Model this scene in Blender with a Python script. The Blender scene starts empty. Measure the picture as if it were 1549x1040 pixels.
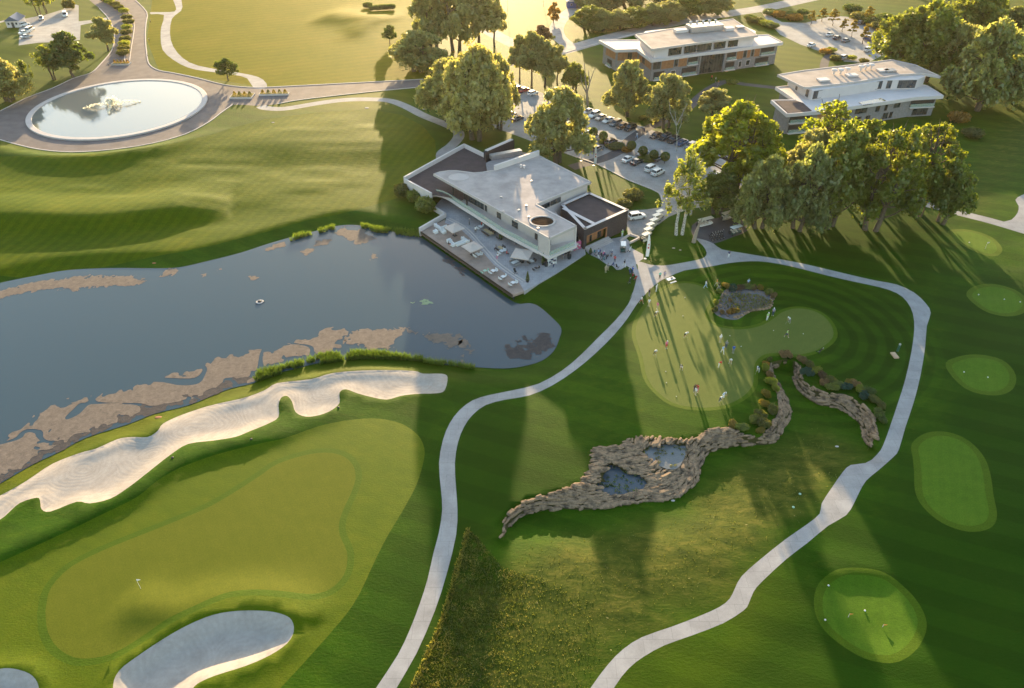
import bpy, bmesh, math, random
import numpy as np
from mathutils import Vector, Matrix, noise
from mathutils.geometry import delaunay_2d_cdt, tessellate_polygon
random.seed(7); rng = np.random.default_rng(7)
sc = bpy.context.scene; COL = sc.collection
R = math.radians
# ------------------------------------------------------------ camera and light
F, PITCH, CH = 1150.0, R(37.5), 90.0
cp, sp = math.cos(PITCH), math.sin(PITCH)
def W(px, py, z=0.0):
    """place on the level z that the photograph shows at (px, py)"""
    dx = (px - 774.5) / F; dy = -(py - 520.0) / F
    t = (CH - z) / (sp - dy * cp)
    return (dx * t, (cp + dy * sp) * t)
def W3(px, py, z=0.0):
    x, y = W(px, py, z); return Vector((x, y, z))
cam = bpy.data.cameras.new('camera'); cam.lens = 36.0 * F / 1549.0; cam.sensor_width = 36.0
cam.clip_start = 1.0; cam.clip_end = 9000.0
co = bpy.data.objects.new('camera', cam); COL.objects.link(co)
co.location = (0, 0, CH); co.rotation_euler = (math.pi / 2 - PITCH, 0, 0); sc.camera = co
SUN_EL, SUN_AZ = R(9.0), R(-1.5)          # azimuth from +Y towards +X
sd = Vector((math.sin(SUN_AZ) * math.cos(SUN_EL), math.cos(SUN_AZ) * math.cos(SUN_EL), math.sin(SUN_EL)))
sl = bpy.data.lights.new('sun', 'SUN'); sl.energy = 4.7; sl.angle = R(0.53); sl.color = (1.0, 0.73, 0.40)
so = bpy.data.objects.new('sun', sl); COL.objects.link(so)
so.rotation_euler = sd.to_track_quat('Z', 'Y').to_euler()
wd = bpy.data.worlds.new('World'); sc.world = wd; wd.use_nodes = True
nt = wd.node_tree; bg = nt.nodes['Background']; sky = nt.nodes.new('ShaderNodeTexSky')
sky.sky_type = 'NISHITA'; sky.sun_disc = False; sky.sun_elevation = SUN_EL; sky.sun_rotation = SUN_AZ
sky.air_density = 1.2; sky.dust_density = 1.2; sky.ozone_density = 1.2
nt.links.new(sky.outputs[0], bg.inputs[0]); bg.inputs[1].default_value = 0.15
sc.view_settings.view_transform = 'Standard'; sc.view_settings.look = 'None'
sc.view_settings.exposure = 1.86; sc.view_settings.gamma = 1.0; sc.view_settings.use_curve_mapping = False
sc.render.engine = 'CYCLES'
cy = sc.cycles; cy.max_bounces = 6; cy.diffuse_bounces = 3; cy.glossy_bounces = 2; cy.transmission_bounces = 4
cy.transparent_max_bounces = 6; cy.volume_bounces = 0; cy.caustics_reflective = False; cy.caustics_refractive = False
cy.use_denoising = True
try: cy.denoiser = 'OPENIMAGEDENOISE'
except Exception: pass
# ------------------------------------------------------------ tagging
def tag(o, label=None, cat=None, group=None, kind=None):
    if label: o['label'] = label
    if cat: o['category'] = cat
    if group: o['group'] = group
    if kind: o['kind'] = kind
    return o
def empty(name, loc, rz=0.0, label=None, cat=None, group=None, scale=None):
    o = bpy.data.objects.new(name, None); COL.objects.link(o); o.location = loc; o.rotation_euler = (0, 0, rz)
    o.empty_display_size = 0.5
    if scale: o.scale = scale
    return tag(o, label, cat, group)
def kids(o): return KID.get(o.name, [])
KID = {}
def link(o, parent=None):
    COL.objects.link(o)
    if parent is not None:
        o.parent = parent; KID.setdefault(parent.name, []).append(o)
    return o
def copy_tree(o, loc=None, rz=None, scale=None, parent=None, mats=None):
    c = o.copy(); link(c, parent)
    if loc is not None: c.location = loc
    if rz is not None: c.rotation_euler = (0, 0, rz)
    if scale is not None: c.scale = scale if hasattr(scale, '__len__') else (scale,) * 3
    for ch in list(kids(o)): copy_tree(ch, parent=c)
    return c
# ------------------------------------------------------------ mesh builder
class MB:
    def __init__(s): s.v = []; s.f = []; s.m = []; s.mi = 0
    def add(s, vs, fs):
        b = len(s.v); s.v.extend([tuple(p) for p in vs]); s.f.extend([tuple(i + b for i in f) for f in fs]); s.m.extend([s.mi] * len(fs)); return s
    def box(s, c, size, rz=0.0, taper=1.0, tilt=None):
        x, y, z = [q / 2 for q in size]; P = []
        for dz, k in ((-z, 1.0), (z, taper)):
            for a, b in ((-x, -y), (x, -y), (x, y), (-x, y)): P.append(Vector((a * k, b * k, dz)))
        M = Matrix.Rotation(rz, 3, 'Z')
        if tilt: M = M @ Matrix.Rotation(tilt[0], 3, 'X') @ Matrix.Rotation(tilt[1], 3, 'Y')
        P = [M @ p + Vector(c) for p in P]
        return s.add(P, [(3, 2, 1, 0), (4, 5, 6, 7), (0, 1, 5, 4), (1, 2, 6, 5), (2, 3, 7, 6), (3, 0, 4, 7)])
    def prism(s, poly, z0, z1, top=True, bottom=True):
        n = len(poly); P = [(p[0], p[1], z0) for p in poly] + [(p[0], p[1], z1) for p in poly]
        if area(poly) < 0: P = [(p[0], p[1], z0) for p in poly[::-1]] + [(p[0], p[1], z1) for p in poly[::-1]]
        fs = [(i, (i + 1) % n, n + (i + 1) % n, n + i) for i in range(n)]
        tris = tessellate_polygon([[Vector((p[0], p[1], 0)) for p in P[:n]]])
        for t in tris:
            a, b, c = [Vector(P[i][:2]) for i in t]
            if (b - a).x * (c - a).y - (b - a).y * (c - a).x < 0: t = t[::-1]
            if top: fs.append(tuple(i + n for i in t))
            if bottom: fs.append(tuple(t[::-1]))
        return s.add(P, fs)
    def cyl(s, p0, p1, r0, r1=None, n=8, cap=True):
        if r1 is None: r1 = r0
        p0 = Vector(p0); p1 = Vector(p1); d = (p1 - p0)
        if d.length < 1e-6: return s
        q = d.to_track_quat('Z', 'Y'); P = []
        for p, r in ((p0, r0), (p1, r1)):
            for i in range(n):
                a = 2 * math.pi * i / n; P.append(p + q @ Vector((math.cos(a) * r, math.sin(a) * r, 0)))
        fs = [(i, (i + 1) % n, n + (i + 1) % n, n + i) for i in range(n)]
        if cap: fs += [tuple(range(n))[::-1], tuple(range(n, 2 * n))]
        return s.add(P, fs)
    def tube(s, pts, rad, n=6):
        for i in range(len(pts) - 1): s.cyl(pts[i], pts[i + 1], rad[i], rad[i + 1], n, cap=(i == 0 or i == len(pts) - 2))
        return s
    def lathe(s, prof, c=(0, 0, 0), n=12, sx=1, sy=1):
        P = []; fs = []
        for r, z in prof:
            for i in range(n):
                a = 2 * math.pi * i / n; P.append((c[0] + r * math.cos(a) * sx, c[1] + r * math.sin(a) * sy, c[2] + z))
        for k in range(len(prof) - 1):
            for i in range(n):
                j = (i + 1) % n; fs.append((k * n + i, k * n + j, (k + 1) * n + j, (k + 1) * n + i))
        fs.append(tuple(range(n))[::-1]); fs.append(tuple(range((len(prof) - 1) * n, len(prof) * n)))
        return s.add(P, fs)
    def mesh(s, name):
        me = bpy.data.meshes.new(name); me.from_pydata(s.v, [], s.f); me.update(); return me
    def build(s, name, mats, parent=None, smooth=False):
        me = s.mesh(name)
        if not isinstance(mats, (list, tuple)): mats = [mats]
        for m in mats: me.materials.append(m)
        if len(mats) > 1: me.polygons.foreach_set('material_index', s.m)
        if smooth: me.polygons.foreach_set('use_smooth', [True] * len(me.polygons))
        o = bpy.data.objects.new(name, me); link(o, parent); return o
def area(p):
    return 0.5 * sum(p[i][0] * p[(i + 1) % len(p)][1] - p[(i + 1) % len(p)][0] * p[i][1] for i in range(len(p)))
def inset(poly, d):
    n = len(poly); s = 1 if area(poly) > 0 else -1; out = []
    for i in range(n):
        a, b, c = Vector(poly[i - 1][:2]), Vector(poly[i][:2]), Vector(poly[(i + 1) % n][:2])
        u = (b - a).normalized(); v = (c - b).normalized()
        n1 = Vector((-u.y, u.x)) * s; n2 = Vector((-v.y, v.x)) * s
        m = (n1 + n2); k = m.length
        m = m.normalized() * (d / max(0.35, k / 2)); out.append((b.x + m.x, b.y + m.y))
    return out
def smooth_poly(pts, closed=True, step=4):
    """Catmull-Rom through the points"""
    n = len(pts); out = []
    rngi = range(n) if closed else range(n - 1)
    for i in rngi:
        if closed: p0, p1, p2, p3 = pts[i - 1], pts[i], pts[(i + 1) % n], pts[(i + 2) % n]
        else: p0, p1, p2, p3 = pts[max(i - 1, 0)], pts[i], pts[i + 1], pts[min(i + 2, n - 1)]
        for k in range(step):
            t = k / step
            out.append(tuple(0.5 * ((2 * p1[j]) + (-p0[j] + p2[j]) * t + (2 * p0[j] - 5 * p1[j] + 4 * p2[j] - p3[j]) * t * t + (-p0[j] + 3 * p1[j] - 3 * p2[j] + p3[j]) * t ** 3) for j in (0, 1)))
    if not closed: out.append(tuple(pts[-1][:2]))
    return out
def wp(pts, z=0.0, step=4, closed=True):
    P = [W(a, b, z) for a, b in pts]
    return smooth_poly(P, closed, step) if step > 1 else P
def ribbon(pts, w, z=0.0, step=4):
    c = wp(pts, z, step, closed=False); L = []; Rr = []
    for i, p in enumerate(c):
        a = Vector(c[max(i - 1, 0)]); b = Vector(c[min(i + 1, len(c) - 1)]); d = (b - a).normalized()
        ww = (w if not hasattr(w, '__len__') else w[0] + (w[1] - w[0]) * i / (len(c) - 1)) / 2
        L.append((p[0] - d.y * ww, p[1] + d.x * ww)); Rr.append((p[0] + d.y * ww, p[1] - d.x * ww))
    return L + Rr[::-1]
def seg_dist(P, poly, closed=True):
    """distance of points (n,2) to polyline, and parameter sign by y"""
    A = np.array(poly, float)[:, :2]; B = np.roll(A, -1, 0)
    if not closed: A, B = A[:-1], B[:-1]
    best = np.full(len(P), 1e9); by = np.zeros(len(P)); bt = np.zeros(len(P))
    for k, (a, b) in enumerate(zip(A, B)):
        d = b - a; L2 = max(d @ d, 1e-9); t = np.clip(((P - a) @ d) / L2, 0, 1); q = a + t[:, None] * d
        dd = np.hypot(P[:, 0] - q[:, 0], P[:, 1] - q[:, 1]); m = dd < best
        best[m] = dd[m]; by[m] = q[m, 1]; bt[m] = (k + t[m]) / len(A)
    return best, by, bt
def inside(P, poly):
    A = np.array(poly, float)[:, :2]; B = np.roll(A, -1, 0); r = np.zeros(len(P), bool)
    x, y = P[:, 0], P[:, 1]
    lo, hi = A.min(0), A.max(0); m = (x >= lo[0]) & (x <= hi[0]) & (y >= lo[1]) & (y <= hi[1])
    if not m.any(): return r
    xs, ys = x[m], y[m]; c = np.zeros(len(xs), bool)
    for a, b in zip(A, B):
        if a[1] == b[1]: continue
        k = ((a[1] > ys) != (b[1] > ys)) & (xs < (b[0] - a[0]) * (ys - a[1]) / (b[1] - a[1]) + a[0]); c ^= k
    r[m] = c; return r
def sst(x, a, b):
    t = np.clip((x - a) / (b - a), 0, 1); return t * t * (3 - 2 * t)
def vnoise(x, y, s, seed=0):
    """smooth value noise, vectorised"""
    X = x / s + seed * 17.3; Y = y / s + seed * 5.1; xi = np.floor(X); yi = np.floor(Y); fx = X - xi; fy = Y - yi
    def h(a, b):
        v = np.sin(a * 127.1 + b * 311.7 + seed * 3.7) * 43758.5453; return v - np.floor(v)
    fx = fx * fx * (3 - 2 * fx); fy = fy * fy * (3 - 2 * fy)
    return (h(xi, yi) * (1 - fx) + h(xi + 1, yi) * fx) * (1 - fy) + (h(xi, yi + 1) * (1 - fx) + h(xi + 1, yi + 1) * fx) * fy
# ------------------------------------------------------------ materials
MATS = {}
class N:
    """tiny node helper"""
    def __init__(s, name):
        s.m = bpy.data.materials.new(name); s.m.use_nodes = True; s.t = s.m.node_tree; s.b = s.t.nodes['Principled BSDF']
        s.out = s.t.nodes['Material Output']; MATS[name] = s.m
    def n(s, ty, **k):
        nd = s.t.nodes.new('ShaderNode' + ty)
        for a, b in k.items():
            if a.startswith('i_'):
                key = a[2:].replace('_', ' '); nd.inputs[int(key) if key.isdigit() else key].default_value = b
            else: setattr(nd, a, b)
        return nd
    def l(s, a, b): s.t.links.new(a, b)
    def pos(s): return s.n('NewGeometry').outputs['Position']
    def obj(s): return s.n('TexCoord').outputs['Object']
    def noise(s, vec, scale, detail=4, rough=0.55, sc3=None, dist=0.0):
        if sc3:
            mp = s.n('Mapping'); mp.inputs['Scale'].default_value = sc3; s.l(vec, mp.inputs[0]); vec = mp.outputs[0]
        t = s.n('TexNoise'); t.inputs['Scale'].default_value = scale; t.inputs['Detail'].default_value = detail
        t.inputs['Roughness'].default_value = rough; t.inputs['Distortion'].default_value = dist; s.l(vec, t.inputs[0]); return t.outputs[0]
    def ramp(s, f, stops):
        r = s.n('ValToRGB'); e = r.color_ramp.elements
        while len(e) < len(stops): e.new(0.5)
        for k, (p, c) in enumerate(stops): e[k].position = p; e[k].color = (*c, 1) if len(c) == 3 else c
        s.l(f, r.inputs[0]); return r.outputs[0]
    def mix(s, f, a, b, mode='MIX'):
        m = s.n('MixRGB', blend_type=mode)
        for k, v in ((0, f), (1, a), (2, b)):
            if hasattr(v, 'links') or hasattr(v, 'is_linked'): s.l(v, m.inputs[k])
            elif k == 0: m.inputs[0].default_value = v
            else: m.inputs[k].default_value = (*v, 1)
        return m.outputs[0]
    def math(s, op, a, b=0.0, clamp=False):
        m = s.n('Math', operation=op, use_clamp=clamp)
        for k, v in ((0, a), (1, b)):
            if hasattr(v, 'is_linked'): s.l(v, m.inputs[k])
            else: m.inputs[k].default_value = v
        return m.outputs[0]
    def bump(s, h, strength=0.5, dist=0.1, nrm=None):
        b = s.n('Bump'); b.inputs['Strength'].default_value = strength; b.inputs['Distance'].default_value = dist
        s.l(h, b.inputs['Height'])
        if nrm is not None: s.l(nrm, b.inputs['Normal'])
        return b.outputs[0]
    def set(s, col=None, rough=None, spec=None, metal=None, nrm=None, **k):
        for v, key in ((col, 'Base Color'), (rough, 'Roughness'), (spec, 'Specular IOR Level'), (metal, 'Metallic'), (nrm, 'Normal')):
            if v is None: continue
            if hasattr(v, 'is_linked'): s.l(v, s.b.inputs[key])
            elif key == 'Base Color': s.b.inputs[key].default_value = (*v, 1)
            else: s.b.inputs[key].default_value = v
        for a, b in k.items(): s.b.inputs[a.replace('_', ' ')].default_value = b
        return s.m
def mat(name, col, rough=0.6, var=0.12, scale=1.5, spec=0.4, metal=0.0, bump=0.0):
    if name in MATS: return MATS[name]
    n = N(name); p = n.obj(); f = n.noise(p, scale, 5, 0.6)
    a = tuple(c * (1 - var) for c in col); b = tuple(min(1, c * (1 + var)) for c in col)
    n.set(n.ramp(f, [(0.3, a), (0.7, b)]), rough, spec, metal)
    if bump: n.set(nrm=n.bump(n.noise(p, scale * 8, 4), bump, 0.02))
    return n.m
# ============================================================ GROUND: outlines read off the photograph, laid out in metres
LAKE_Z = -1.1
lake = wp([(-90,452),(-40,440),(0,427.5),(52,417),(104,408),(168.7,405),(233.6,405.4),(270,404),(311.5,395),(363.4,382),(400,370),(435,359.7),(466,352),(507.7,341.5),(541,340),(575,348),(611.5,352),(637,359),(665,378),(700,402),(735,427),(778,457),(800,458),(815,463),(835,480),(849,496),(846,512),(838,530),(820,545),(790,554),(760,557),(720,555),(690,553),(665,550),(640,546),(600,542),(560,540),(520,543),(480,549),(440,559),(400,568.5),(384,579),(350,587),(324,597),(285,612.7),(233.6,625.7),(194.7,641),(129.8,662),(91,682.8),(52,701),(0,731),(-60,765),(-130,800)], LAKE_Z, 3)
bk1 = wp([(-60,770),(0,745),(39,724),(78,695.7),(117,682.8),(145,677.6),(176.5,662),(197,660),(223,661.5),(239,651.6),(246.6,638.6),(272.5,623),(311.5,610),(363,602),(400,588),(419,577),(471,573),(504.6,563),(561.7,559),(624,558.4),(639.6,563.6),(668,562),(677,569),(673,590),(660,595),(629,596),(606,599),(585,604.4),(561.7,600.5),(541,595),(522.8,588.8),(513.7,594),(513.7,609.6),(502,621),(484,629),(463,631.6),(447.5,624),(442,608),(434.5,599),(425.4,601.8),(421.5,613),(421.5,631.6),(406,643),(380,655),(358,664.6),(324.5,669.8),(285.5,673.7),(259.6,690.6),(228,716.5),(194.7,742.5),(168.7,759),(137.6,765),(117,760.6),(78,775),(63.6,771),(61,758),(56,753),(31,760.6),(13,776),(0,786.6),(-60,825)], 0, 3)
bk2 = wp([(172.6,1040),(181.7,1016.6),(207.7,995.8),(246.6,970),(285.5,949),(324.5,933.5),(363,927.6),(404,928),(430,933.5),(442.8,942.6),(445,957),(435,975),(409,993),(372.7,1009),(326,1024),(300,1036),(285,1050),(235,1080),(180,1075)], 0, 3)
bk3 = wp([(0,1014),(22,1013.5),(46,1021),(58,1034),(60,1050),(50,1075),(0,1085),(-40,1060),(-30,1024)], 0, 3)
green1 = wp([(69,931),(70,915),(78,887),(109,856),(161,830),(233.6,801),(285.5,780),(319,765),(355,744),(395,718),(419,701.7),(458,688.7),(491.6,684),(517.6,688.7),(533,701.7),(538,720),(533,740.6),(520,769),(513,790),(514,809),(524,832),(525,850),(521,867),(511,881),(492,894.6),(466,899.8),(435,897),(391,894),(352,897),(321,907.6),(298.5,918),(254,938.7),(213,964.7),(176.5,985.4),(145,994.5),(114,994.5),(88,980),(73,957)], 0, 3)
fr1 = inset(green1, -1.0)
apron1 = wp([(-80,880),(0,853),(98.6,808.6),(156,781),(208,755.4),(239,731),(272.5,711),(311.5,696),(345,686),(400,672),(432,664),(484,644.6),(536,634),(574.7,633),(608,640.7),(632,657.6),(642,678),(639.6,701.7),(629,735),(608,774),(585.5,811.5),(567,848),(546.6,892),(526,925.7),(481.7,977.6),(424.6,1040),(370,1095),(150,1110),(-80,1110)], 0, 3)
green2 = wp([(1028,428.6),(1051.6,430),(1069.8,437.6),(1076,449),(1072,459.7),(1066,472.7),(1069.8,483),(1085,493.4),(1116.5,498),(1147.7,493.4),(1168,483),(1184,471.4),(1207,466),(1233,470.6),(1251.5,483),(1261,502.5),(1254,516.8),(1233,529.8),(1207,535.8),(1173.6,533.7),(1155.4,536),(1142.5,548),(1139.9,566),(1138.6,581.7),(1126.9,597),(1106,609),(1080,615.4),(1049,615.4),(1017.9,609),(994.5,592),(979,571),(972,540),(962,509),(964.7,485.7),(979,462),(1002,439)], 0, 3)
fr2 = inset(green2, -0.8)
def ell(cx, cy, pts): return wp(pts, 0, 4)
tees = [wp([(1441,353.5),(1451,350),(1470,351),(1495,359),(1508,373),(1503,382),(1487,381),(1462,370)], 0, 4),
        wp([(1471,448),(1480,437),(1503,434),(1530,441),(1546,455),(1542,468),(1520,473),(1492,466)], 0, 4),
        wp([(1440,556),(1452,546),(1479,542),(1510,549),(1526,566),(1522,584),(1500,592),(1465,584)], 0, 4),
        wp([(1390,675),(1408.6,661),(1434.5,659.7),(1460.5,670),(1478.7,691),(1486.5,716.8),(1490,748),(1495,776.5),(1486.5,792),(1460.5,796),(1429,785.6),(1406,766),(1395.6,745),(1394,716.8),(1392,696)], 0, 4),
        wp([(1244.5,915),(1250,889.4),(1271,873.8),(1299.5,870.7),(1336,876.4),(1364.4,894.6),(1382.6,918),(1389,941),(1380,964.7),(1361.9,982.9),(1341,989.9),(1310,984),(1278.8,964.7),(1252.8,941)], 0, 4)]
pathA = wp([(962,396),(965,402),(963,420),(958,440),(950,460),(930,485),(905,510),(880,535),(850,560),(815,580),(775,590),(740,597),(715,605),(695,620),(680,640),(670,665),(664,700),(667,740),(669,770),(664,805),(656,835),(647,875),(635,913),(620,952),(601.5,990.6),(569,1040),(535,1095),(572,1095),(600,1040),(630,988),(658,923),(675.5,868.6),(690,809),(692,770),(690,740),(688,700),(693,668),(702,645),(715,627),(735,612),(765,604),(800,598),(835,583),(870,560),(900,535),(930,505),(950,480),(963,460),(975,446),(988,433),(1000,424),(1012,418.4),(1035,409),(1068.7,404),(1102.5,397.7),(1133.6,395),(1159.6,396),(1198.5,403),(1250,416),(1289,425),(1330.7,434),(1356.7,443),(1372,456),(1381,474.5),(1383,498),(1378.7,531.6),(1369.6,573),(1359,607),(1346,645.8),(1336,673),(1328,685.7),(1310,698.6),(1288,701),(1276,711.6),(1258,737.6),(1243,761),(1240,776.5),(1221.7,792),(1188,815.4),(1149,846.6),(1122,871),(1111.8,889.4),(1104,905),(1088,918),(1057,932),(1016,947.8),(971.6,963.4),(943,981.5),(919.7,1005),(893.7,1040),(860,1095),(900,1095),(929,1040),(951,1011),(974,993),(1005,976),(1047,960.8),(1093.6,942.6),(1124.8,923),(1132.5,912.8),(1140,894.6),(1153,879),(1189.7,845),(1221.7,820.6),(1253,794.7),(1280,779),(1291.8,761),(1299.5,745),(1310,727),(1328,711.6),(1351.5,691),(1360,679),(1369.6,645.8),(1382.6,607),(1393,565),(1399.5,523.8),(1402,492.7),(1408,473),(1400.8,459),(1382.6,442),(1356.7,430),(1330.7,425),(1299.7,418.4),(1211.5,397.7),(1159.6,388.6),(1120.6,382),(1092,377),(1079,368),(1063,362),(1053,361),(1063.5,371.7),(1069,382),(1066,388.6),(1056,392.5),(1030,397.6),(1004,401.5),(983,400),(970,396)], 0, 2)
plaza = wp([(886,379),(925,361),(945,357),(951,364),(953,374),(973,384.6),(973,391),(966,396),(962,400),(965,410),(964,428),(959,440),(952,453),(960,436),(963,420),(955.5,406.5),(948,402),(939,407.5),(932.7,408),(926.5,402),(918,400),(905,391),(892,385)], 0, 1)
cartpad = wp([(1046,346),(1053,335),(1095,327.6),(1113,322),(1122,332),(1131,348),(1107.7,358.7),(1079,368.5),(1066,364),(1053,361),(1047,354)], 0, 2)
parking = wp([(735,188),(735,150),(745,124),(780,124),(830,144),(880,163),(945,185),(975,193),(985,196),(1040,214),(1068,223),(1110,237),(1150,254),(1165,275),(1140,298),(1085,309),(1040,316),(1011.6,327.6),(991,343),(975,356),(964,359),(950,357),(948,335),(950,318),(978,316.5),(1000,313),(1001,303),(996,291),(960,276),(942,268),(905,249),(865,235),(812,216),(760,197)], 0, 1)
rnd = wp([(-60,196),(0,168),(40,148),(80,133),(112,118),(138,110),(152,97),(168,78),(173,62),(172,45),(163,26),(150,12),(128,-12),(190,-12),(205,0),(222,18),(221,35),(220,55),(222,80),(226,97),(240,106),(262,110),(300,118),(340,128),(382,132),(420,131),(480,128),(560,124),(650,119),(700,116),(745,123),(745,133),(700,130),(650,131),(560,139),(460,150),(420,157),(390,160),(352,158),(335,170),(315,185),(280,203),(230,217),(170,226),(110,230),(60,226),(20,217),(0,211),(-60,235)], 0, 2)
# the round basin: circle fitted to its rim
RC = Vector(np.mean([W(174.3 + 137 * math.cos(a) , 166.9 + 46.8 * math.sin(a) - 0.11 * 137 * math.cos(a)) for a in np.linspace(0, 6.283, 37)[:-1]], 0)); 
_e = [W(37, 180), W(311.5, 152), W(223, 120), W(125, 213.6)]
RC = Vector(((_e[0][0] + _e[1][0]) / 2, (_e[2][1] + _e[3][1]) / 2)); RRAD = 27.4
basin = [(RC.x + RRAD * math.cos(a), RC.y + RRAD * math.sin(a)) for a in np.linspace(0, 2 * math.pi, 97)[:-1]]
path1 = wp([(258,-15),(262,0),(266,10),(264,17),(245,18),(228,18),(229,21),(248,22),(244,40),(243,55),(246,75),(262,90),(285,102),(310,107),(350,112),(374,118),(384,133),(404,132),(398,120),(380,113),(345,107),(300,99),(277,88),(262,70),(257,50),(260,28),(270,19),(276,10),(270,-15)], 0, 2)
path2 = ribbon([(395,160),(402,163),(430,164),(480,156),(520,151),(560,150),(590,152),(615,161),(640,174),(672,187),(690,196),(694,206),(684,219),(669,231),(670,244)], 3.4)
path3 = ribbon([(864,253),(890,245.5),(914,239),(938,227),(951,213),(964,203),(983,192),(1001,184.5),(1025,172),(1042,162),(1057,147),(1075,133),(1098,123),(1125,127),(1160,131),(1200,135)], (3.6, 3.0))
path4 = ribbon([(1246,103),(1249,90),(1258,80)], 3)
path5 = ribbon([(1380,303),(1403,309),(1452,322),(1500,334),(1575,355)], 3.2)
pad5 = wp([(1536,302),(1545,295),(1562,291),(1600,300),(1600,345),(1560,352),(1515,338),(1530,332),(1539,322),(1541,311)], 0, 2)
road2 = ribbon([(650,124),(700,112),(745,100),(800,88),(853,76),(905,61),(960,47),(1045,29),(1110,19),(1160,11),(1240,-6),(1300,-16)], (7, 9))
road3 = ribbon([(735,44),(757,56),(790,72),(822,80)], 7)
road4 = ribbon([(885,2),(866,14),(850,28),(842,42),(846,56),(862,70)], 6)
lot2 = wp([(1150,15),(1183,33),(1219,34),(1260,23),(1305,27),(1340,46),(1345,78),(1312,95),(1277,93),(1260,78),(1248,80),(1211,67),(1180,52),(1160,30)], 0, 1)
lot1 = wp([(30,73),(31,56),(28,45),(36,28),(68,22),(95,14),(108,4),(119,8),(119,32),(140,30),(162,26),(163,29),(140,34),(122,38),(121,60),(95,63),(60,68)], 0, 1)
lane1 = ribbon([(-60,45),(0,33),(20,27)], 2.4)
# ------------------------------------------------------------ stone wall lines
bot_px = [(763,817),(767,805),(774,795),(787,783),(813,774),(844,769),(875,771),(909,769),(942,763.5),(974,759),(1012.5,756),(1038.5,743),(1057,725),(1062,701),(1072,686),(1088,680),(1114,675),(1140,672.7),(1157,673),(1172,668),(1181,657),(1187,645),(1194,632),(1195.5,620),(1190,604),(1183,590),(1173,575),(1168,561),(1174,556),(1187,552),(1197,554),(1201,561),(1200.5,573),(1205,584),(1214,595.5),(1225,605),(1240,612.5),(1254,614.6),(1268,618),(1282,625),(1294,635),(1301,644),(1305,655),(1309,668),(1314,676)]
top_px = [(758,813),(763,787),(776,771),(805,753),(839,745),(870,735),(885,722),(896,699),(900,678),(937,675),(950,664),(981,662),(1015,665),(1051.5,663.6),(1067,652),(1088,648),(1108.6,649),(1124,658),(1140,661),(1150,660),(1163,648),(1171,637),(1177,622.5),(1175.6,594),(1167,577),(1163,562),(1166,549),(1175.6,545.5),(1188,543.5),(1200,545),(1210,551),(1212,561),(1214,572.5),(1225,584),(1240,591),(1254,597.5),(1268,597.5),(1282,600),(1294,605.4),(1306.5,614),(1316.5,624),(1321,634),(1326.5,648),(1326.5,656.6),(1319,670),(1314,676)]
WALL_B = -1.5
wbot = wp(bot_px, WALL_B, 3, closed=False); wtop = wp(top_px, 0, 3, closed=False)
wallpoly = wbot + wtop[::-1]
pool_hi = wp([(970,678),(990,674),(1015,672),(1038,671),(1037,683),(1031,697),(1023,707),(1008,707),(993,700),(980,694)], -0.35, 2)
pool_lo = wp([(919,702),(945,711),(974,722),(979,738),(955,745),(930,749),(900,745),(907,725)], -1.0, 2)
lowlawn = wbot + [W(1330,720), W(1150,840), W(900,900), W(750,850)]
rockbed = wp([(1094,440),(1116,434),(1141,436),(1164,444),(1172,450),(1168,457),(1165,466),(1148,469),(1133,472),(1118,482),(1105,483),(1089,479),(1080,472),(1082,464),(1089,456)], 0, 3)
# bands of slope that fall towards the viewer (crest line, height, width beyond, width this side)
RIDGES = [([(-90,236),(0,224),(60,236),(110,240),(170,237),(230,227),(285,211),(330,192)], 1.9, 3.5, 5.5, (0.0, .35)),
          ([(-90,334),(0,333),(80,334),(150,333),(210,328),(270,321),(320,318),(350,315)], 2.5, 13.0, 5.0, (0, .3)),
          ([(-90,856),(0,842),(98,800),(156,773),(208,748),(239,724),(272,704),(311,689),(400,665),(432,657),(484,637),(536,628)], 0.7, 4.0, 1.8, (.1, .3)),
          ([(1250,880),(1270,868),(1300,865),(1336,871),(1368,888)], 0.45, 3.0, 1.6, (.2, .3)),
          ([(480,24),(540,30),(600,34)], 1.5, 14, 9, (.2, .2)), ([(520,46),(570,46)], 1.3, 14, 9, (.2, .2)),
          ([(180,905),(260,925),(330,908),(400,905),(450,918),(462,950)], 0.5, 3, 3, (.1, .1)),
          ([(-20,60),(30,70),(70,72)], 1.2, 20, 12, (.2, .3))]
RIDGES = [(wp(p, 0, 3, closed=False), a, wf, wn, tp) for p, a, wf, wn, tp in RIDGES]
fairway = wp([(-90,250),(60,242),(200,236),(320,205),(400,180),(560,165),(640,190),(660,240),(600,300),(470,330),(330,368),(200,390),(-90,410)], 0, 2)
flatzones = [wp([(640,240),(1180,240),(1180,300),(1000,470),(780,450),(600,300)], 0, 1)]
undul = [fairway, wp([(1400,330),(1620,330),(1700,1100),(950,1100),(1220,830),(1350,720),(1420,470)], 0, 1)]
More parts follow.
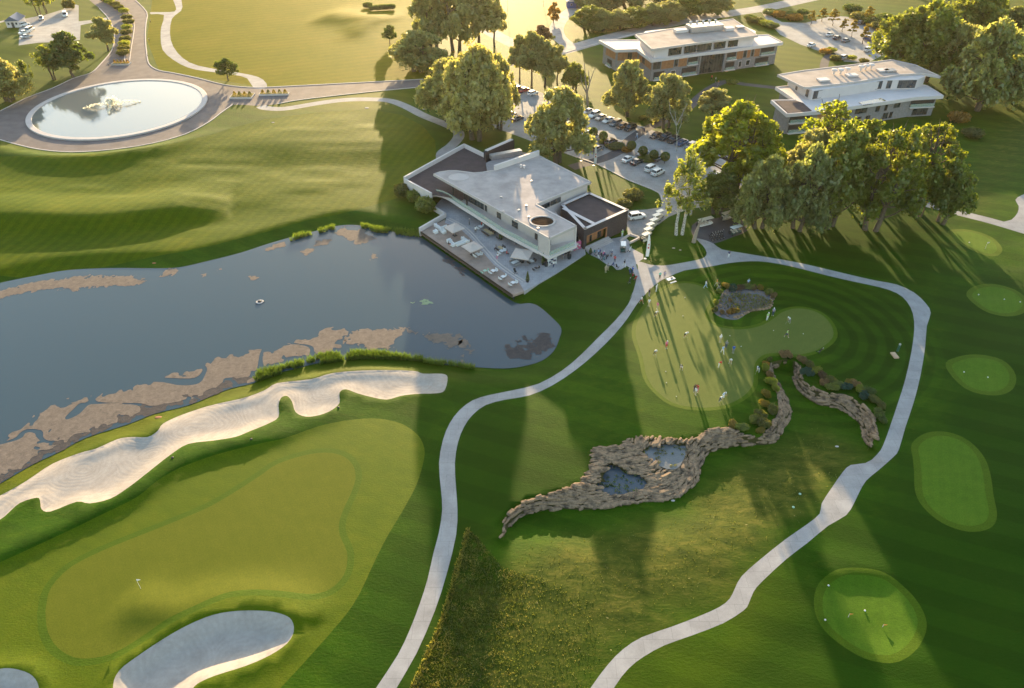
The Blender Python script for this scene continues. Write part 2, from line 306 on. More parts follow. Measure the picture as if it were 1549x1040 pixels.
def heights(X, Y):
    P = np.stack([X, Y], 1); h = np.zeros(len(X))
    near = (Y < 420) & (Y > 20)
    h += near * 0.10 * (vnoise(X, Y, 22, 1) - 0.5)
    for poly, a, wf, wn, tp in RIDGES:
        d, qy, t = seg_dist(P, poly, closed=False); far = Y > qy
        w = np.where(far, wf, wn); g = a * np.exp(-(d / w) ** 2)
        e = np.minimum(1, np.minimum(t / max(tp[0], .04), (1 - t) / max(tp[1], .04))); h += g * np.clip(e, 0, 1)
    for k, u in enumerate(undul):
        d, _, _ = seg_dist(P, u); m = np.where(inside(P, u), sst(d, 0, 15), 0)
        h += m * (1.3 * (vnoise(X * 0.5, Y, 17, 3 + k) - 0.5) + 0.35 * (vnoise(X * 0.35, Y * 1.1, 4.2, 5 + k) - 0.5))
    # the low lawn behind the stone wall
    d, _, _ = seg_dist(P, wbot, closed=False); low = inside(P, lowlawn); inw = inside(P, wallpoly)
    dt, _, _ = seg_dist(P, wtop, closed=False)
    dl, _, _ = seg_dist(P, lowlawn); fade = sst(dl, 0, 14) 
    d2, _, _ = seg_dist(P, [W(1330,720), W(1150,840), W(900,900), W(750,850)], closed=False)
    h = np.where(low & ~inw, h + WALL_B * np.exp(-(d / 13.0) ** 2) * sst(d2, 0, 12), h)
    h = np.where(inw, WALL_B * dt / np.maximum(d + dt, 1e-3), h)
    for pool, z in ((pool_hi, -0.75), (pool_lo, -1.5)):
        d, _, _ = seg_dist(P, pool); i = inside(P, pool); h = np.where(i, np.minimum(h, z), h)
    for b, dep, lip in ((bk1, 0.30, .10), (bk2, 1.0, .35), (bk3, 0.9, .35)):
        d, qy, _ = seg_dist(P, b); i = inside(P, b)
        hb = -dep * sst(d, 0, 3.2) - np.where(d > 0.02, 0.16, 0)
        h = np.where(i, h + hb + lip, h + lip * np.exp(-(d / 1.6) ** 2))
    # banks of the lake
    d, _, _ = seg_dist(P, lake); i = inside(P, lake)
    k = np.where(i, 1.0, 1 - sst(d, 0.0, 6.5)); edge = LAKE_Z - 0.05
    h = np.where(i, edge - np.minimum(d * 0.35, 1.8), h * (1 - k) + edge * k + 0.0)
    # flat ground under roads, buildings and the round basin
    dr = np.hypot(X - RC.x, Y - RC.y); k = 1 - sst(dr, 34, 44); h = h * (1 - k)
    return h
def H(x, y): return float(heights(np.array([float(x)]), np.array([float(y)]))[0])
def G(px, py, dz=0.0):
    """point on the real ground seen at (px,py)"""
    z = 0.0
    for _ in range(3): x, y = W(px, py, z); z = H(x, y)
    return Vector((x, y, z + dz))
# ------------------------------------------------------------ ground materials
def grass_mat(name, stops, rough=0.75, bump=0.6, bscale=1.6, spec=0.22, zone=False, stripes=None, rings=None, sheen=0.12, blot=0.30):
    n = N(name); p = n.pos()
    big = n.noise(p, 0.055, 4, 0.6); mid = n.noise(p, 0.45, 5, 0.65, sc3=(0.8, 1.3, 1)); fine = n.noise(p, 5.0, 3, 0.7)
    f = n.math('ADD', n.math('MULTIPLY', big, 0.5), n.math('MULTIPLY', mid, 0.5))
    c = n.ramp(f, stops)
    c = n.mix(0.55, c, n.ramp(fine, [(0.3, (0.5, 0.55, 0.5)), (0.75, (1.5, 1.42, 1.25))]), 'MULTIPLY'); dry = n.noise(p, 0.9, 6, 0.75, sc3=(0.5, 1.6, 1), dist=1.0); c = n.mix(n.math('MULTIPLY', n.ramp(dry, [(0.56, (0,) * 3), (0.74, (1,) * 3)]), blot), c, (0.120, 0.125, 0.008))
    if zone:
        at = n.n('Attribute', attribute_name='zone'); sep = n.n('SeparateColor'); n.l(at.outputs['Color'], sep.inputs[0])
        patch = n.ramp(n.noise(p, 0.5, 6, 0.7, sc3=(0.6, 1.4, 1), dist=0.6), [(0.30, (0.020, 0.035, 0.006)), (0.5, (0.058, 0.070, 0.010)), (0.72, (0.145, 0.125, 0.026))])
        c = n.mix(sep.outputs[0], c, patch)                                 # brownish meadow
        c = n.mix(sep.outputs[1], c, (0.078, 0.092, 0.004))                 # light, dry, mown
        c = n.mix(sep.outputs[2], c, (0.011, 0.042, 0.002))                 # darker, deeper green
    if stripes:
        ang, per, amt = stripes; mp = n.n('Mapping'); mp.inputs['Rotation'].default_value = (0, 0, ang); n.l(p, mp.inputs[0])
        w = n.n('TexWave', wave_type='BANDS'); w.inputs['Scale'].default_value = 0.314 / per; w.inputs['Distortion'].default_value = 0.6; w.inputs['Detail'].default_value = 1
        n.l(mp.outputs[0], w.inputs[0]); c = n.mix(amt, c, n.ramp(w.outputs[0], [(0.42, (0.72, 0.78, 0.7)), (0.58, (1.22, 1.18, 1.2))]), 'MULTIPLY')
    if rings:
        (cx, cyy), per, r0, r1, amt = rings; mp = n.n('Mapping'); mp.inputs['Location'].default_value = (-cx, -cyy, 0); n.l(p, mp.inputs[0])
        ln = n.n('VectorMath', operation='LENGTH'); n.l(mp.outputs[0], ln.inputs[0])
        s = n.math('SINE', n.math('ADD', n.math('MULTIPLY', ln.outputs['Value'], 6.283 / per), n.math('MULTIPLY', big, 3.0)))
        band = n.n('MapRange', clamp=True); band.inputs[1].default_value = r1; band.inputs[2].default_value = r1 - 6; n.l(ln.outputs['Value'], band.inputs[0])
        c = n.mix(n.math('MULTIPLY', band.outputs[0], amt), c, n.ramp(n.math('ADD', n.math('MULTIPLY', s, 0.5), 0.5), [(0.3, (0.62, 0.68, 0.6)), (0.7, (1.35, 1.28, 1.3))]), 'MULTIPLY')
    b = n.bump(n.noise(p, bscale, 5, 0.7, sc3=(0.7, 1.5, 1)), bump, 0.16); b = n.bump(fine, 0.35, 0.03, b)
    n.set(c, rough, spec, nrm=b); n.b.inputs['Specular Tint'].default_value = (0.55, 0.75, 0.06, 1)
    n.b.inputs['Sheen Weight'].default_value = sheen; n.b.inputs['Sheen Roughness'].default_value = 0.5; n.b.inputs['Sheen Tint'].default_value = (0.62, 0.66, 0.03, 1)
    return n.m
C2 = W(1195, 500)
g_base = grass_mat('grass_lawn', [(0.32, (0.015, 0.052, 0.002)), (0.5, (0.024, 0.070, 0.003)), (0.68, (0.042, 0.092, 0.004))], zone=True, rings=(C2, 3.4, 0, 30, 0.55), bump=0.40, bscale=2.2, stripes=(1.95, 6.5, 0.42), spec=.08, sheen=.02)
g_apron = grass_mat('grass_apron', [(0.3, (0.042, 0.080, 0.002)), (0.5, (0.064, 0.098, 0.003)), (0.7, (0.094, 0.114, 0.005))], bump=0.25, bscale=3, stripes=(2.1, 2.2, 0.10))
g_green = grass_mat('grass_green', [(0.3, (0.080, 0.098, 0.008)), (0.5, (0.094, 0.109, 0.010)), (0.7, (0.110, 0.120, 0.013))], blot=0.06, bump=0.06, rough=0.8, bscale=4, stripes=(2.6, 1.8, 0.05), spec=.2)
g_green2 = grass_mat('grass_green_putting', [(0.3, (0.078, 0.108, 0.028)), (0.5, (0.092, 0.120, 0.032)), (0.7, (0.104, 0.132, 0.036))], blot=0.06, bump=0.05, rough=0.8, bscale=4, stripes=(0.9, 1.8, 0.06), spec=.2)
g_fringe = grass_mat('grass_fringe', [(0.3, (0.030, 0.072, 0.003)), (0.5, (0.044, 0.090, 0.004)), (0.7, (0.058, 0.104, 0.006))], blot=0.06, bump=0.3, bscale=3)
g_tee = grass_mat('grass_tee', [(0.3, (0.040, 0.100, 0.006)), (0.5, (0.056, 0.125, 0.008)), (0.7, (0.075, 0.142, 0.010))], blot=0.06, bump=0.2, bscale=3, stripes=(0.4, 1.6, 0.10))
g_fair = grass_mat('grass_fairway', [(0.3, (0.036, 0.074, 0.001)), (0.5, (0.060, 0.094, 0.001)), (0.7, (0.096, 0.114, 0.002))], bump=0.5, bscale=0.8, stripes=(0.25, 2.6, 0.34), spec=.05, sheen=.0)
g_far = grass_mat('grass_far_field', [(0.3, (0.105, 0.122, 0.003)), (0.5, (0.150, 0.145, 0.006)), (0.7, (0.195, 0.160, 0.014))], bump=0.6, bscale=0.9, stripes=(1.2, 4.0, 0.22), spec=.02, sheen=0.0)
def hard(name, col, var=0.10, joint=None, stain=0.25):
    n = N(name); p = n.pos(); a = n.noise(p, 0.25, 5, 0.6); b = n.noise(p, 3.0, 4, 0.7)
    c = n.ramp(a, [(0.3, tuple(q * (1 - stain) for q in col)), (0.65, tuple(q * (1 + var) for q in col))])
    c = n.mix(0.5, c, n.ramp(b, [(0.3, (0.85,) * 3), (0.7, (1.1,) * 3)]), 'MULTIPLY')
    if joint:
        br = n.n('TexBrick'); br.inputs['Scale'].default_value = 1.0; br.inputs['Brick Width'].default_value = joint; br.inputs['Row Height'].default_value = joint
        br.inputs['Mortar Size'].default_value = 0.03; br.inputs['Color1'].default_value = (1, 1, 1, 1); br.inputs['Color2'].default_value = (.9, .9, .9, 1); br.inputs['Mortar'].default_value = (.6, .6, .6, 1)
        n.l(p, br.inputs[0]); c = n.mix(0.6, c, br.outputs[0], 'MULTIPLY')
    n.set(c, 0.85, 0.25, nrm=n.bump(n.noise(p, 9, 3), 0.25, 0.02)); return n.m
m_path = hard('concrete_path', (0.355, 0.34, 0.335), stain=0.24, joint=2.6)
m_asph = hard('asphalt_warm', (0.17, 0.145, 0.14))
m_dark = hard('asphalt_dark', (0.085, 0.082, 0.088))
m_lot = hard('paving_lot', (0.34, 0.33, 0.32), joint=1.2)
m_plz = hard('paving_plaza', (0.40, 0.385, 0.395), joint=1.0)
def sand():
    n = N('bunker_sand'); p = n.pos()
    a = n.noise(p, 0.10, 3, 0.5)
    warp = n.n('VectorMath', operation='ADD'); nv = n.n('TexNoise'); nv.inputs['Scale'].default_value = 0.12; n.l(p, nv.inputs[0]); sc_ = n.n('VectorMath', operation='SCALE'); sc_.inputs['Scale'].default_value = 6.0; n.l(nv.outputs['Color'], sc_.inputs[0]); n.l(p, warp.inputs[0]); n.l(sc_.outputs[0], warp.inputs[1])
    vo = n.n('TexVoronoi', feature='F1'); vo.inputs['Scale'].default_value = 0.085; vo.voronoi_dimensions = '2D'; n.l(warp.outputs[0], vo.inputs['Vector'])
    s_ = n.math('SINE', n.math('ADD', n.math('MULTIPLY', vo.outputs['Distance'], 88.0), n.math('MULTIPLY', n.noise(p, .35, 3), 5.0))); w = n.math('ADD', n.math('MULTIPLY', s_, .5), .5)
    fade = n.noise(p, .22, 3)
    c = n.ramp(n.noise(p, 0.5, 5, .7), [(0.3, (0.34, 0.30, 0.265)), (0.7, (0.43, 0.385, 0.345))])
    c = n.mix(n.math('MULTIPLY', fade, .18), c, n.ramp(w, [(0.1, (0.62,) * 3), (0.9, (1.12,) * 3)]), 'MULTIPLY')
    c = n.mix(.5, c, n.ramp(n.noise(p, 2.5, 6, .75), [(.3, (.86,) * 3), (.7, (1.08,) * 3)]), 'MULTIPLY')
    b = n.bump(w, 0.22, 0.03); n.set(c, 0.95, 0.1, nrm=n.bump(n.noise(p, 3, 6, .75), 0.45, 0.05, b)); return n.m
m_sand = sand()
m_bed = grass_mat('planting_soil', [(0.3, (0.035, 0.03, 0.018)), (0.6, (0.07, 0.06, 0.03))], blot=0.06, bump=0.8)
m_gravel = hard('gravel_bed', (0.17, 0.16, 0.16))
n = N('lake_bed'); n.set((0.03, 0.035, 0.025), 0.9)
# ------------------------------------------------------------ one planar map cut into regions
farfield = wp([(235,-40),(228,18),(222,60),(240,105),(300,116),(395,131),(640,119),(660,70),(640,-10),(620,-60)], 0, 1)
REG = [('fairway', fairway, g_fair), ('meadow_field', farfield, g_far),
       ('apron', apron1, g_apron), ('green_collar', fr1, g_fringe), ('golf_green', green1, g_green),
       ('green_collar', fr2, g_fringe), ('putting_green', green2, g_green2)]
for t in tees: REG += [('tee_collar', inset(t, -1.1), g_fringe), ('tee_ground', t, g_tee)]
REG += [('bunker_sand', b, m_sand) for b in (bk1, bk2, bk3)]
REG += [('gravel_bed', rockbed, m_gravel), ('wall_footing', wallpoly, m_bed)]
REG += [('road', road2, m_lot), ('road', road3, m_lot), ('road', road4, m_lot), ('road', rnd, m_asph), ('car_park', lot2, m_lot), ('car_park', lot1, m_lot),
        ('path', lane1, m_path), ('path', path1, m_path), ('path', path2, m_path), ('path', path4, m_dark), ('path', path5, m_path), ('car_park', parking, m_lot), ('path', path3, m_dark),
        ('paved_pad', pad5, m_path), ('cart_parking', cartpad, m_dark), ('plaza', plaza, m_plz), ('cart_path', pathA, m_path)]
REG += [('lake_bed', lake, MATS['lake_bed'])]
def build_ground():
    pts = []; edges = []
    def addpoly(poly):
        out = []; n = len(poly)
        for i in range(n):
            a = Vector(poly[i][:2]); b = Vector(poly[(i + 1) % n][:2]); s = 2.0 if a.y < 200 else 5.0; k = max(1, int((b - a).length / s))
            for j in range(k): out.append(a.lerp(b, j / k))
        b0 = len(pts); pts.extend(out); m = len(out); edges.extend([(b0 + i, b0 + (i + 1) % m) for i in range(m)])
    for nm, poly, m in REG: addpoly(poly)
    addpoly(wallpoly); addpoly(pool_hi); addpoly(pool_lo)
    for poly, d in ((bk1, 0.45), (bk2, 0.45), (bk3, 0.45), (bk1, 1.6)): addpoly(inset(poly, d)) if d < 1 else None
    def grid(x0, x1, y0, y1, s):
        xs = np.arange(x0, x1, s); ys = np.arange(y0, y1, s * 0.87)
        for j, y in enumerate(ys):
            for x in xs: pts.append(Vector((x + (s / 2 if j % 2 else 0) + random.uniform(-.15, .15) * s, y + random.uniform(-.12, .12) * s)))
    grid(-110, 130, 35, 190, 1.7); grid(-210, -110, 90, 190, 3.0); grid(130, 210, 60, 190, 3.2)
    grid(-290, 290, 190, 300, 3.4); grid(-380, 380, 300, 460, 7.5)
    grid(-700, 700, 460, 900, 45); grid(-700, -380, 0, 460, 40); grid(380, 700, 0, 460, 40); grid(-700, 700, -300, 35, 40)
    grid(-3500, 3500, -1500, 5000, 330)
    # denser in the bunkers
    for b in (bk1, bk2, bk3):
        A = np.array(b); lo, hi = A.min(0), A.max(0); gx, gy = np.meshgrid(np.arange(lo[0], hi[0], 0.8), np.arange(lo[1], hi[1], 0.8)); Q = np.stack([gx.ravel(), gy.ravel()], 1)
        for q in Q[inside(Q, b)]: pts.append(Vector((q[0] + random.uniform(-.2, .2), q[1] + random.uniform(-.2, .2))))
    V, E, Fc, *_ = delaunay_2d_cdt(pts, edges, [], 0, 1e-4, False)
    V = np.array([tuple(v) for v in V]); T = np.array([tuple(f) for f in Fc])
    z = heights(V[:, 0], V[:, 1]); eps = 0.5
    nx = (heights(V[:, 0] - eps, V[:, 1]) - heights(V[:, 0] + eps, V[:, 1])) / (2 * eps); ny = (heights(V[:, 0], V[:, 1] - eps) - heights(V[:, 0], V[:, 1] + eps)) / (2 * eps)
    Nn = np.stack([nx, ny, np.ones(len(V))], 1); Nn /= np.linalg.norm(Nn, axis=1)[:, None]
    cen = V[T].mean(1); reg = np.full(len(T), -1)
    for k, (nm, poly, m) in enumerate(REG): reg[inside(cen, poly)] = k
    # zones of different turf (soft edges)
    zone = np.zeros((len(V), 4)); zone[:, 3] = 1
    def soft(poly, w): 
        d, _, _ = seg_dist(V, poly); i = inside(V, poly); d = np.where(i, d, -d) + (vnoise(V[:, 0], V[:, 1], 6, 9) - .5) * w; return sst(d, -w, w)
    mead = wp([(775,840),(800,830),(1000,790),(1130,700),(1225,640),(1300,690),(1235,770),(1120,860),(1100,905),(1000,945),(900,1020),(870,1100),(600,1120),(640,1010),(700,830),(712,800),(740,860)], 0, 1)
    zone[:, 0] = 0.85 * soft(mead, 4)
    for pl, a in (([(1480,330),(1549,230),(1640,180),(1640,60),(1530,90),(1500,190),(1440,280)], .55), ([(700,640),(960,620),(950,660),(860,740),(720,790),(700,700)], .10), ([(1150,60),(1250,75),(1250,110),(1180,120)], 0), ([(1290,0),(1549,-30),(1549,40),(1380,10)], .5)):
        zone[:, 0] = np.maximum(zone[:, 0], a * soft(wp(pl, 0, 1), 8))
    for pl, a in (([(0,0),(-80,30),(-80,240),(50,225),(60,150),(160,110),(170,20),(150,-40)], .45), ([(215,-20),(640,-20),(640,160),(400,170),(240,110)], .7), ([(-60,560),(380,545),(700,545),(650,570),(560,555),(480,560),(360,600),(240,640),(0,742),(-60,790)], 1.0),
                  ([(640,-60),(900,-60),(860,80),(900,180),(760,140),(650,130)], .45), ([(1130,60),(1260,70),(1260,110),(1180,120)], .55), ([(860,80),(1180,120),(1180,160),(1000,190),(900,180)], .35), ([(930,1040),(1160,880),(1240,900),(1250,1100),(900,1100)], .35)):
        zone[:, 1] = np.maximum(zone[:, 1], a * soft(wp(pl, 0, 1), 7))
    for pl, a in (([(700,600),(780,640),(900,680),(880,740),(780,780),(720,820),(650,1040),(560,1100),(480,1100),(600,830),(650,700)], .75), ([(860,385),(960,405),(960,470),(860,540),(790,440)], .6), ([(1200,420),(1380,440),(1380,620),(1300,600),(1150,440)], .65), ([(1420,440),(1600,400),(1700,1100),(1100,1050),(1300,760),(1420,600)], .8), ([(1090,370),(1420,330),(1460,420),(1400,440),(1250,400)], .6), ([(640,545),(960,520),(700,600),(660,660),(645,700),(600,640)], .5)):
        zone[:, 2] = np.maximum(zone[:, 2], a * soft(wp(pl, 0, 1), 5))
    def piece(name, mask, m):
        t = T[mask]; u, inv = np.unique(t, return_inverse=True); t = inv.reshape(-1, 3)
        me = bpy.data.meshes.new(name); vv = np.column_stack([V[u], z[u]])
        me.vertices.add(len(u)); me.vertices.foreach_set('co', vv.ravel()); me.loops.add(len(t) * 3); me.loops.foreach_set('vertex_index', t.ravel().astype(np.int32))
        me.polygons.add(len(t)); me.polygons.foreach_set('loop_start', np.arange(0, len(t) * 3, 3, dtype=np.int32)); me.update(calc_edges=True)
        me.polygons.foreach_set('use_smooth', [True] * len(t)); me.validate()
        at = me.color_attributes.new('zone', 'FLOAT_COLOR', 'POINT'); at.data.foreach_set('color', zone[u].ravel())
        me.normals_split_custom_set_from_vertices([tuple(q) for q in Nn[u]])
        me.materials.append(m); o = bpy.data.objects.new(name, me); link(o); tag(o, kind='structure'); return o
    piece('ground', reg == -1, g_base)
    for k, (nm, poly, m) in enumerate(REG):
        if (reg == k).any(): piece(nm, reg == k, m)
build_ground()
# ------------------------------------------------------------ water
def water_mat(name, col, rough=0.03, rip=0.05, rs=1.2, spec=0.5):
    n = N(name); p = n.pos(); b = n.bump(n.noise(p, rs, 4, 0.6), rip, 0.05)
    n.set(col, rough, spec, nrm=b); n.b.inputs['IOR'].default_value = 1.33; return n.m
m_water = water_mat('lake_water', (0.046, 0.074, 0.092), 0.07, 0.10)
m_pool = water_mat('pool_water', (0.075, 0.095, 0.115), 0.2, 0.4, 3); m_pool2 = water_mat('pool_shallow', (0.15, 0.16, 0.165), 0.25, 0.8, 3)
def sheet(name, poly, z, m, grow=0.3):
    b = MB(); P = inset(poly, -grow) if grow else poly; b.prism(P, z - 0.02, z, bottom=False); o = b.build(name, m); return tag(o, kind='structure')
sheet('lake_water', lake, LAKE_Z, m_water, 0.0)
sheet('pool_water', pool_hi, -0.45, m_pool2, 0.15); sheet('pool_water', pool_lo, -1.1, m_pool, 0.15)
# ============================================================ TREES
def leafmat(name, c, tr, mixf=0.45, var=0.35):
    n = N(name); n.t.nodes.remove(n.b)
    oi = n.n('ObjectInfo'); p = n.obj()
    f = n.noise(p, 0.9, 3, 0.7); g = n.noise(p, 14.0, 1, 0.5)
    k = n.ramp(f, [(0.3, (1 - var,) * 3), (0.7, (1 + var,) * 3)]); k2 = n.ramp(g, [(0.3, (0.7,) * 3), (0.7, (1.3,) * 3)])
    rnd = n.ramp(oi.outputs['Random'], [(0, (0.84, 0.88, 0.8)), (1, (1.16, 1.1, 1.0))])
    def tint(col):
        a = n.mix(1.0, col, k, 'MULTIPLY'); a = n.mix(1.0, a, k2, 'MULTIPLY'); return n.mix(1.0, a, rnd, 'MULTIPLY')
    d = n.n('BsdfDiffuse'); n.l(tint(c), d.inputs[0]); t = n.n('BsdfTranslucent'); n.l(tint(tr), t.inputs[0])
    m = n.n('MixShader'); m.inputs[0].default_value = mixf; n.l(d.outputs[0], m.inputs[1]); n.l(t.outputs[0], m.inputs[2])
    gl = n.n('BsdfGlossy'); gl.inputs['Roughness'].default_value = 0.45; gl.inputs[0].default_value = (1, 1, .85, 1)
    m2 = n.n('MixShader'); m2.inputs[0].default_value = 0.045; n.l(m.outputs[0], m2.inputs[1]); n.l(gl.outputs[0], m2.inputs[2]); n.l(m2.outputs[0], n.out.inputs[0]); return n.m
L_wil = leafmat('leaf_willow', (0.26, 0.265, 0.115), (0.62, 0.60, 0.15), 0.5)
L_map = leafmat('leaf_maple', (0.13, 0.175, 0.016), (0.46, 0.52, 0.02), 0.55)
L_oak = leafmat('leaf_oak', (0.06, 0.105, 0.020), (0.22, 0.30, 0.02), 0.4)
L_grn = leafmat('leaf_green', (0.125, 0.165, 0.030), (0.40, 0.46, 0.04), 0.45)
L_mix = leafmat('leaf_mixed', (0.095, 0.135, 0.018), (0.38, 0.42, 0.02), 0.45)
L_dkw = leafmat('leaf_dark_willow', (0.165, 0.195, 0.08), (0.50, 0.54, 0.12), 0.48)
L_yel = leafmat('leaf_yellow', (0.16, 0.13, 0.012), (0.50, 0.38, 0.02), 0.5)
L_org = leafmat('leaf_orange', (0.26, 0.15, 0.02), (0.55, 0.32, 0.02), 0.5)
L_hdg = leafmat('leaf_hedge', (0.085, 0.105, 0.022), (0.28, 0.28, 0.03), 0.45)
L_prp = leafmat('leaf_copper', (0.08, 0.055, 0.03), (0.20, 0.11, 0.03), 0.4)
L_blu = leafmat('leaf_blue_green', (0.030, 0.085, 0.065), (0.05, 0.14, 0.08), 0.3)
L_rst = leafmat('leaf_rust', (0.22, 0.15, 0.07), (0.34, 0.22, 0.08), 0.4)
m_bark = mat('bark_grey', (0.13, 0.105, 0.08), 0.9, 0.3, 3, 0.1, bump=0.5)
n = N('bark_birch'); p = n.obj(); n.set(n.ramp(n.noise(p, 3.0, 5, 0.7, sc3=(1, 1, 3.0)), [(0.42, (0.10, 0.09, 0.08)), (0.50, (0.55, 0.52, 0.47)), (0.8, (0.68, 0.65, 0.60))]), 0.8, 0.2)
m_birch = n.m
m_dead = mat('bark_dead', (0.30, 0.25, 0.20), 0.9, 0.2, 3, 0.1, bump=0.4)
def cards_mesh(name, P, size, rs, droop=0.0, out=None, aspect=1.0):
    """leaf clumps: one small four-cornered spray per point"""
    n = len(P); d = rs.normal(size=(n, 3))
    if out is not None: d = d * 0.8 + out * 0.9
    d /= np.linalg.norm(d, axis=1)[:, None]
    up = np.tile([0, 0, 1.0], (n, 1)) if droop > 0 else rs.normal(size=(n, 3))
    if droop > 0: up = up + rs.normal(size=(n, 3)) * (1 - droop)
    u = np.cross(d, up); u /= np.maximum(np.linalg.norm(u, axis=1)[:, None], 1e-6); v = np.cross(u, d)
    s = size * rs.uniform(0.55, 1.3, n)[:, None]; a = u * s * 0.5; b = v * s * 0.5 * aspect
    j = lambda: rs.uniform(0.7, 1.15, n)[:, None]
    bend = d * s * 0.22
    co = np.stack([P - a * j() - b * j() * 0.4, P + bend - b * j(), P + a * j() + b * 0.3 * j(), P + bend + b * j()], 1).reshape(-1, 3)
    me = bpy.data.meshes.new(name); me.vertices.add(n * 4); me.vertices.foreach_set('co', co.ravel())
    me.loops.add(n * 4); me.loops.foreach_set('vertex_index', np.arange(n * 4, dtype=np.int32)); me.polygons.add(n)
    me.polygons.foreach_set('loop_start', np.arange(0, n * 4, 4, dtype=np.int32)); me.update(calc_edges=True); return me
def crown_pts(rs, n, lobes, inner=0.55):
    w = np.array([l[3] * l[3] for l in lobes]); idx = rs.choice(len(lobes), n, p=w / w.sum())
    d = rs.normal(size=(n, 3)); d /= np.linalg.norm(d, axis=1)[:, None]; L = np.array(lobes)[idx]
    # clumps within a lobe: push the radius in and out with a bumpy function of direction
    r = inner + (1.04 - inner) * rs.random(n) ** 0.45
    bump = 0.86 + 0.16 * np.sin(d[:, 0] * 7 + idx * 1.7) * np.sin(d[:, 1] * 6 + idx) + 0.12 * np.sin(d[:, 2] * 8 + idx * 2.1)
    P = L[:, :3] + d * (r * bump)[:, None] * L[:, 3:4] * np.array([1, 1, 0.9]); return P, d
TREEK = {}
def proto_tree(key, Ht, Wd, base, nl, nc, size, leaf, bark, tr=0.35, stems=1, droop=0.0, aspect=1.0, lobe=0.33, top=0.55, seed=1, gap=0.0, spread=1.0, inner=0.55):
    rs = np.random.default_rng(seed); lobes = []; cb = Ht * base; ch = Ht - cb; nl = int(nl * 1.9); lobe *= .76
    for i in range(nl):
        t = (i + 0.5) / nl; zz = cb + ch * (0.12 + 0.76 * t); prof = math.sin(math.pi * min(1, (0.18 + 0.82 * t) ** top)) ** 0.6
        a = i * 2.399 + rs.uniform(-.4, .4); rr = Wd * 0.5 * prof * (0.62 if i % 4 else 0.15) * rs.uniform(0.8, 1.1) * spread
        lr = Wd * lobe * (0.62 + 0.38 * prof) * rs.uniform(0.72, 1.1); lr *= (.7, 1.15, .9, 1.0)[i % 4]; lobes.append((rr * math.cos(a), rr * math.sin(a), min(zz + rs.uniform(-.06, .08) * Ht, Ht - lr * (0.85 if i % 3 else .55)), lr))
    subl = []
    for l in lobes:
        for q in range(7):
            dd = rs.normal(size=3); dd[2] = abs(dd[2]) * .9 - .25; dd /= np.linalg.norm(dd); k = rs.uniform(.62, .95); subl.append((l[0] + dd[0] * l[3] * k, l[1] + dd[1] * l[3] * k, l[2] + dd[2] * l[3] * k, l[3] * rs.uniform(.30, .50)))
    P, d = crown_pts(rs, int(nc * 1.15), subl, .25); P2_, d2_ = crown_pts(rs, int(nc * .25), lobes, .3); P = np.concatenate([P, P2_]); d = np.concatenate([d, d2_])
    if gap: k = vnoise(P[:, 0] + P[:, 2] * 0.7, P[:, 1] + P[:, 2] * 0.4, Wd * 0.13, seed) > gap; P, d = P[k], d[k]
    if droop: P[:, 2] -= rs.random(len(P)) ** 2 * size * 2.0
    P[:, 2] = np.maximum(P[:, 2], 0.15 + rs.random(len(P)) * 0.4)
    cm = cards_mesh('crown', P, size * .82, rs, droop, d, aspect); cm.materials.append(leaf)
    b = MB(); sroots = [(0, 0)] if stems == 1 else [(math.cos(i * 2.2) * tr * 2.2, math.sin(i * 2.2) * tr * 2.2) for i in range(stems)]
    for k, (sx, sy) in enumerate(sroots):
        lean = (sx * 1.4, sy * 1.4); hz = cb + ch * 0.55; q = []
        for i in range(6):
            t = i / 5; q.append((sx + lean[0] * t + rs.normal() * 0.12 * (i > 0), sy + lean[1] * t + rs.normal() * 0.12 * (i > 0), hz * t - (0.4 if i == 0 else 0)))
        rr = [tr * 1.25, tr * 0.95, tr * 0.8, tr * 0.62, tr * 0.42, tr * 0.2]; b.tube(q, rr, 7)
        for i, l in enumerate(lobes):
            if i % stems != k: continue
            t = min(0.9, max(0.25, (l[2] - l[3] * 0.7) / hz)); s = Vector(q[int(t * 5)]); e = Vector(l[:3]); m = s.lerp(e, 0.5) + Vector((0, 0, -0.08 * (e - s).length))
            b.tube([s, m, e, e + (e - m) * 0.5], [tr * 0.42, tr * 0.3, tr * 0.18, 0.03], 5)
            for _ in range(2):
                w = e + Vector(rs.normal(size=3)) * l[3] * 0.6; b.tube([m.lerp(e, .5), w], [tr * .16, 0.02], 4)
    tm = b.mesh('trunk'); tm.materials.append(bark); TREEK[key] = (cm, tm, Ht, Wd)
proto_tree('willow_a', 20, 17, 0.12, 16, 14000, 0.80, L_wil, m_bark, 0.5, 3, 0.55, 1.5, 0.26, seed=3, gap=0.14, spread=1.06)
proto_tree('willow_b', 20, 14, 0.18, 14, 11500, 0.80, L_wil, m_bark, 0.45, 2, 0.55, 1.5, 0.25, seed=5, gap=0.24, spread=1.12)
proto_tree('willow_tall', 20, 9, 0.30, 12, 8000, 0.75, L_wil, m_bark, 0.3, 1, 0.5, 1.5, 0.27, seed=6, gap=0.18)
proto_tree('willow_dark', 20, 16, 0.08, 15, 12500, 0.85, L_dkw, m_bark, 0.5, 2, 0.6, 1.6, 0.25, seed=8, gap=0.26, spread=1.1)
proto_tree('willow_green', 18, 14, 0.20, 15, 11000, 0.80, L_grn, m_bark, 0.45, 2, 0.3, 1.2, 0.25, seed=11, gap=0.30, spread=1.15)
proto_tree('maple', 20, 15, 0.22, 22, 11000, 0.85, L_map, m_bark, 0.4, 2, 0.0, 1.0, 0.20, seed=13, gap=0.30, spread=1.25)
proto_tree('oak', 9, 8, 0.18, 18, 8000, 0.50, L_oak, m_bark, 0.22, 1, 0.0, 1.0, 0.22, seed=15, gap=0.2)
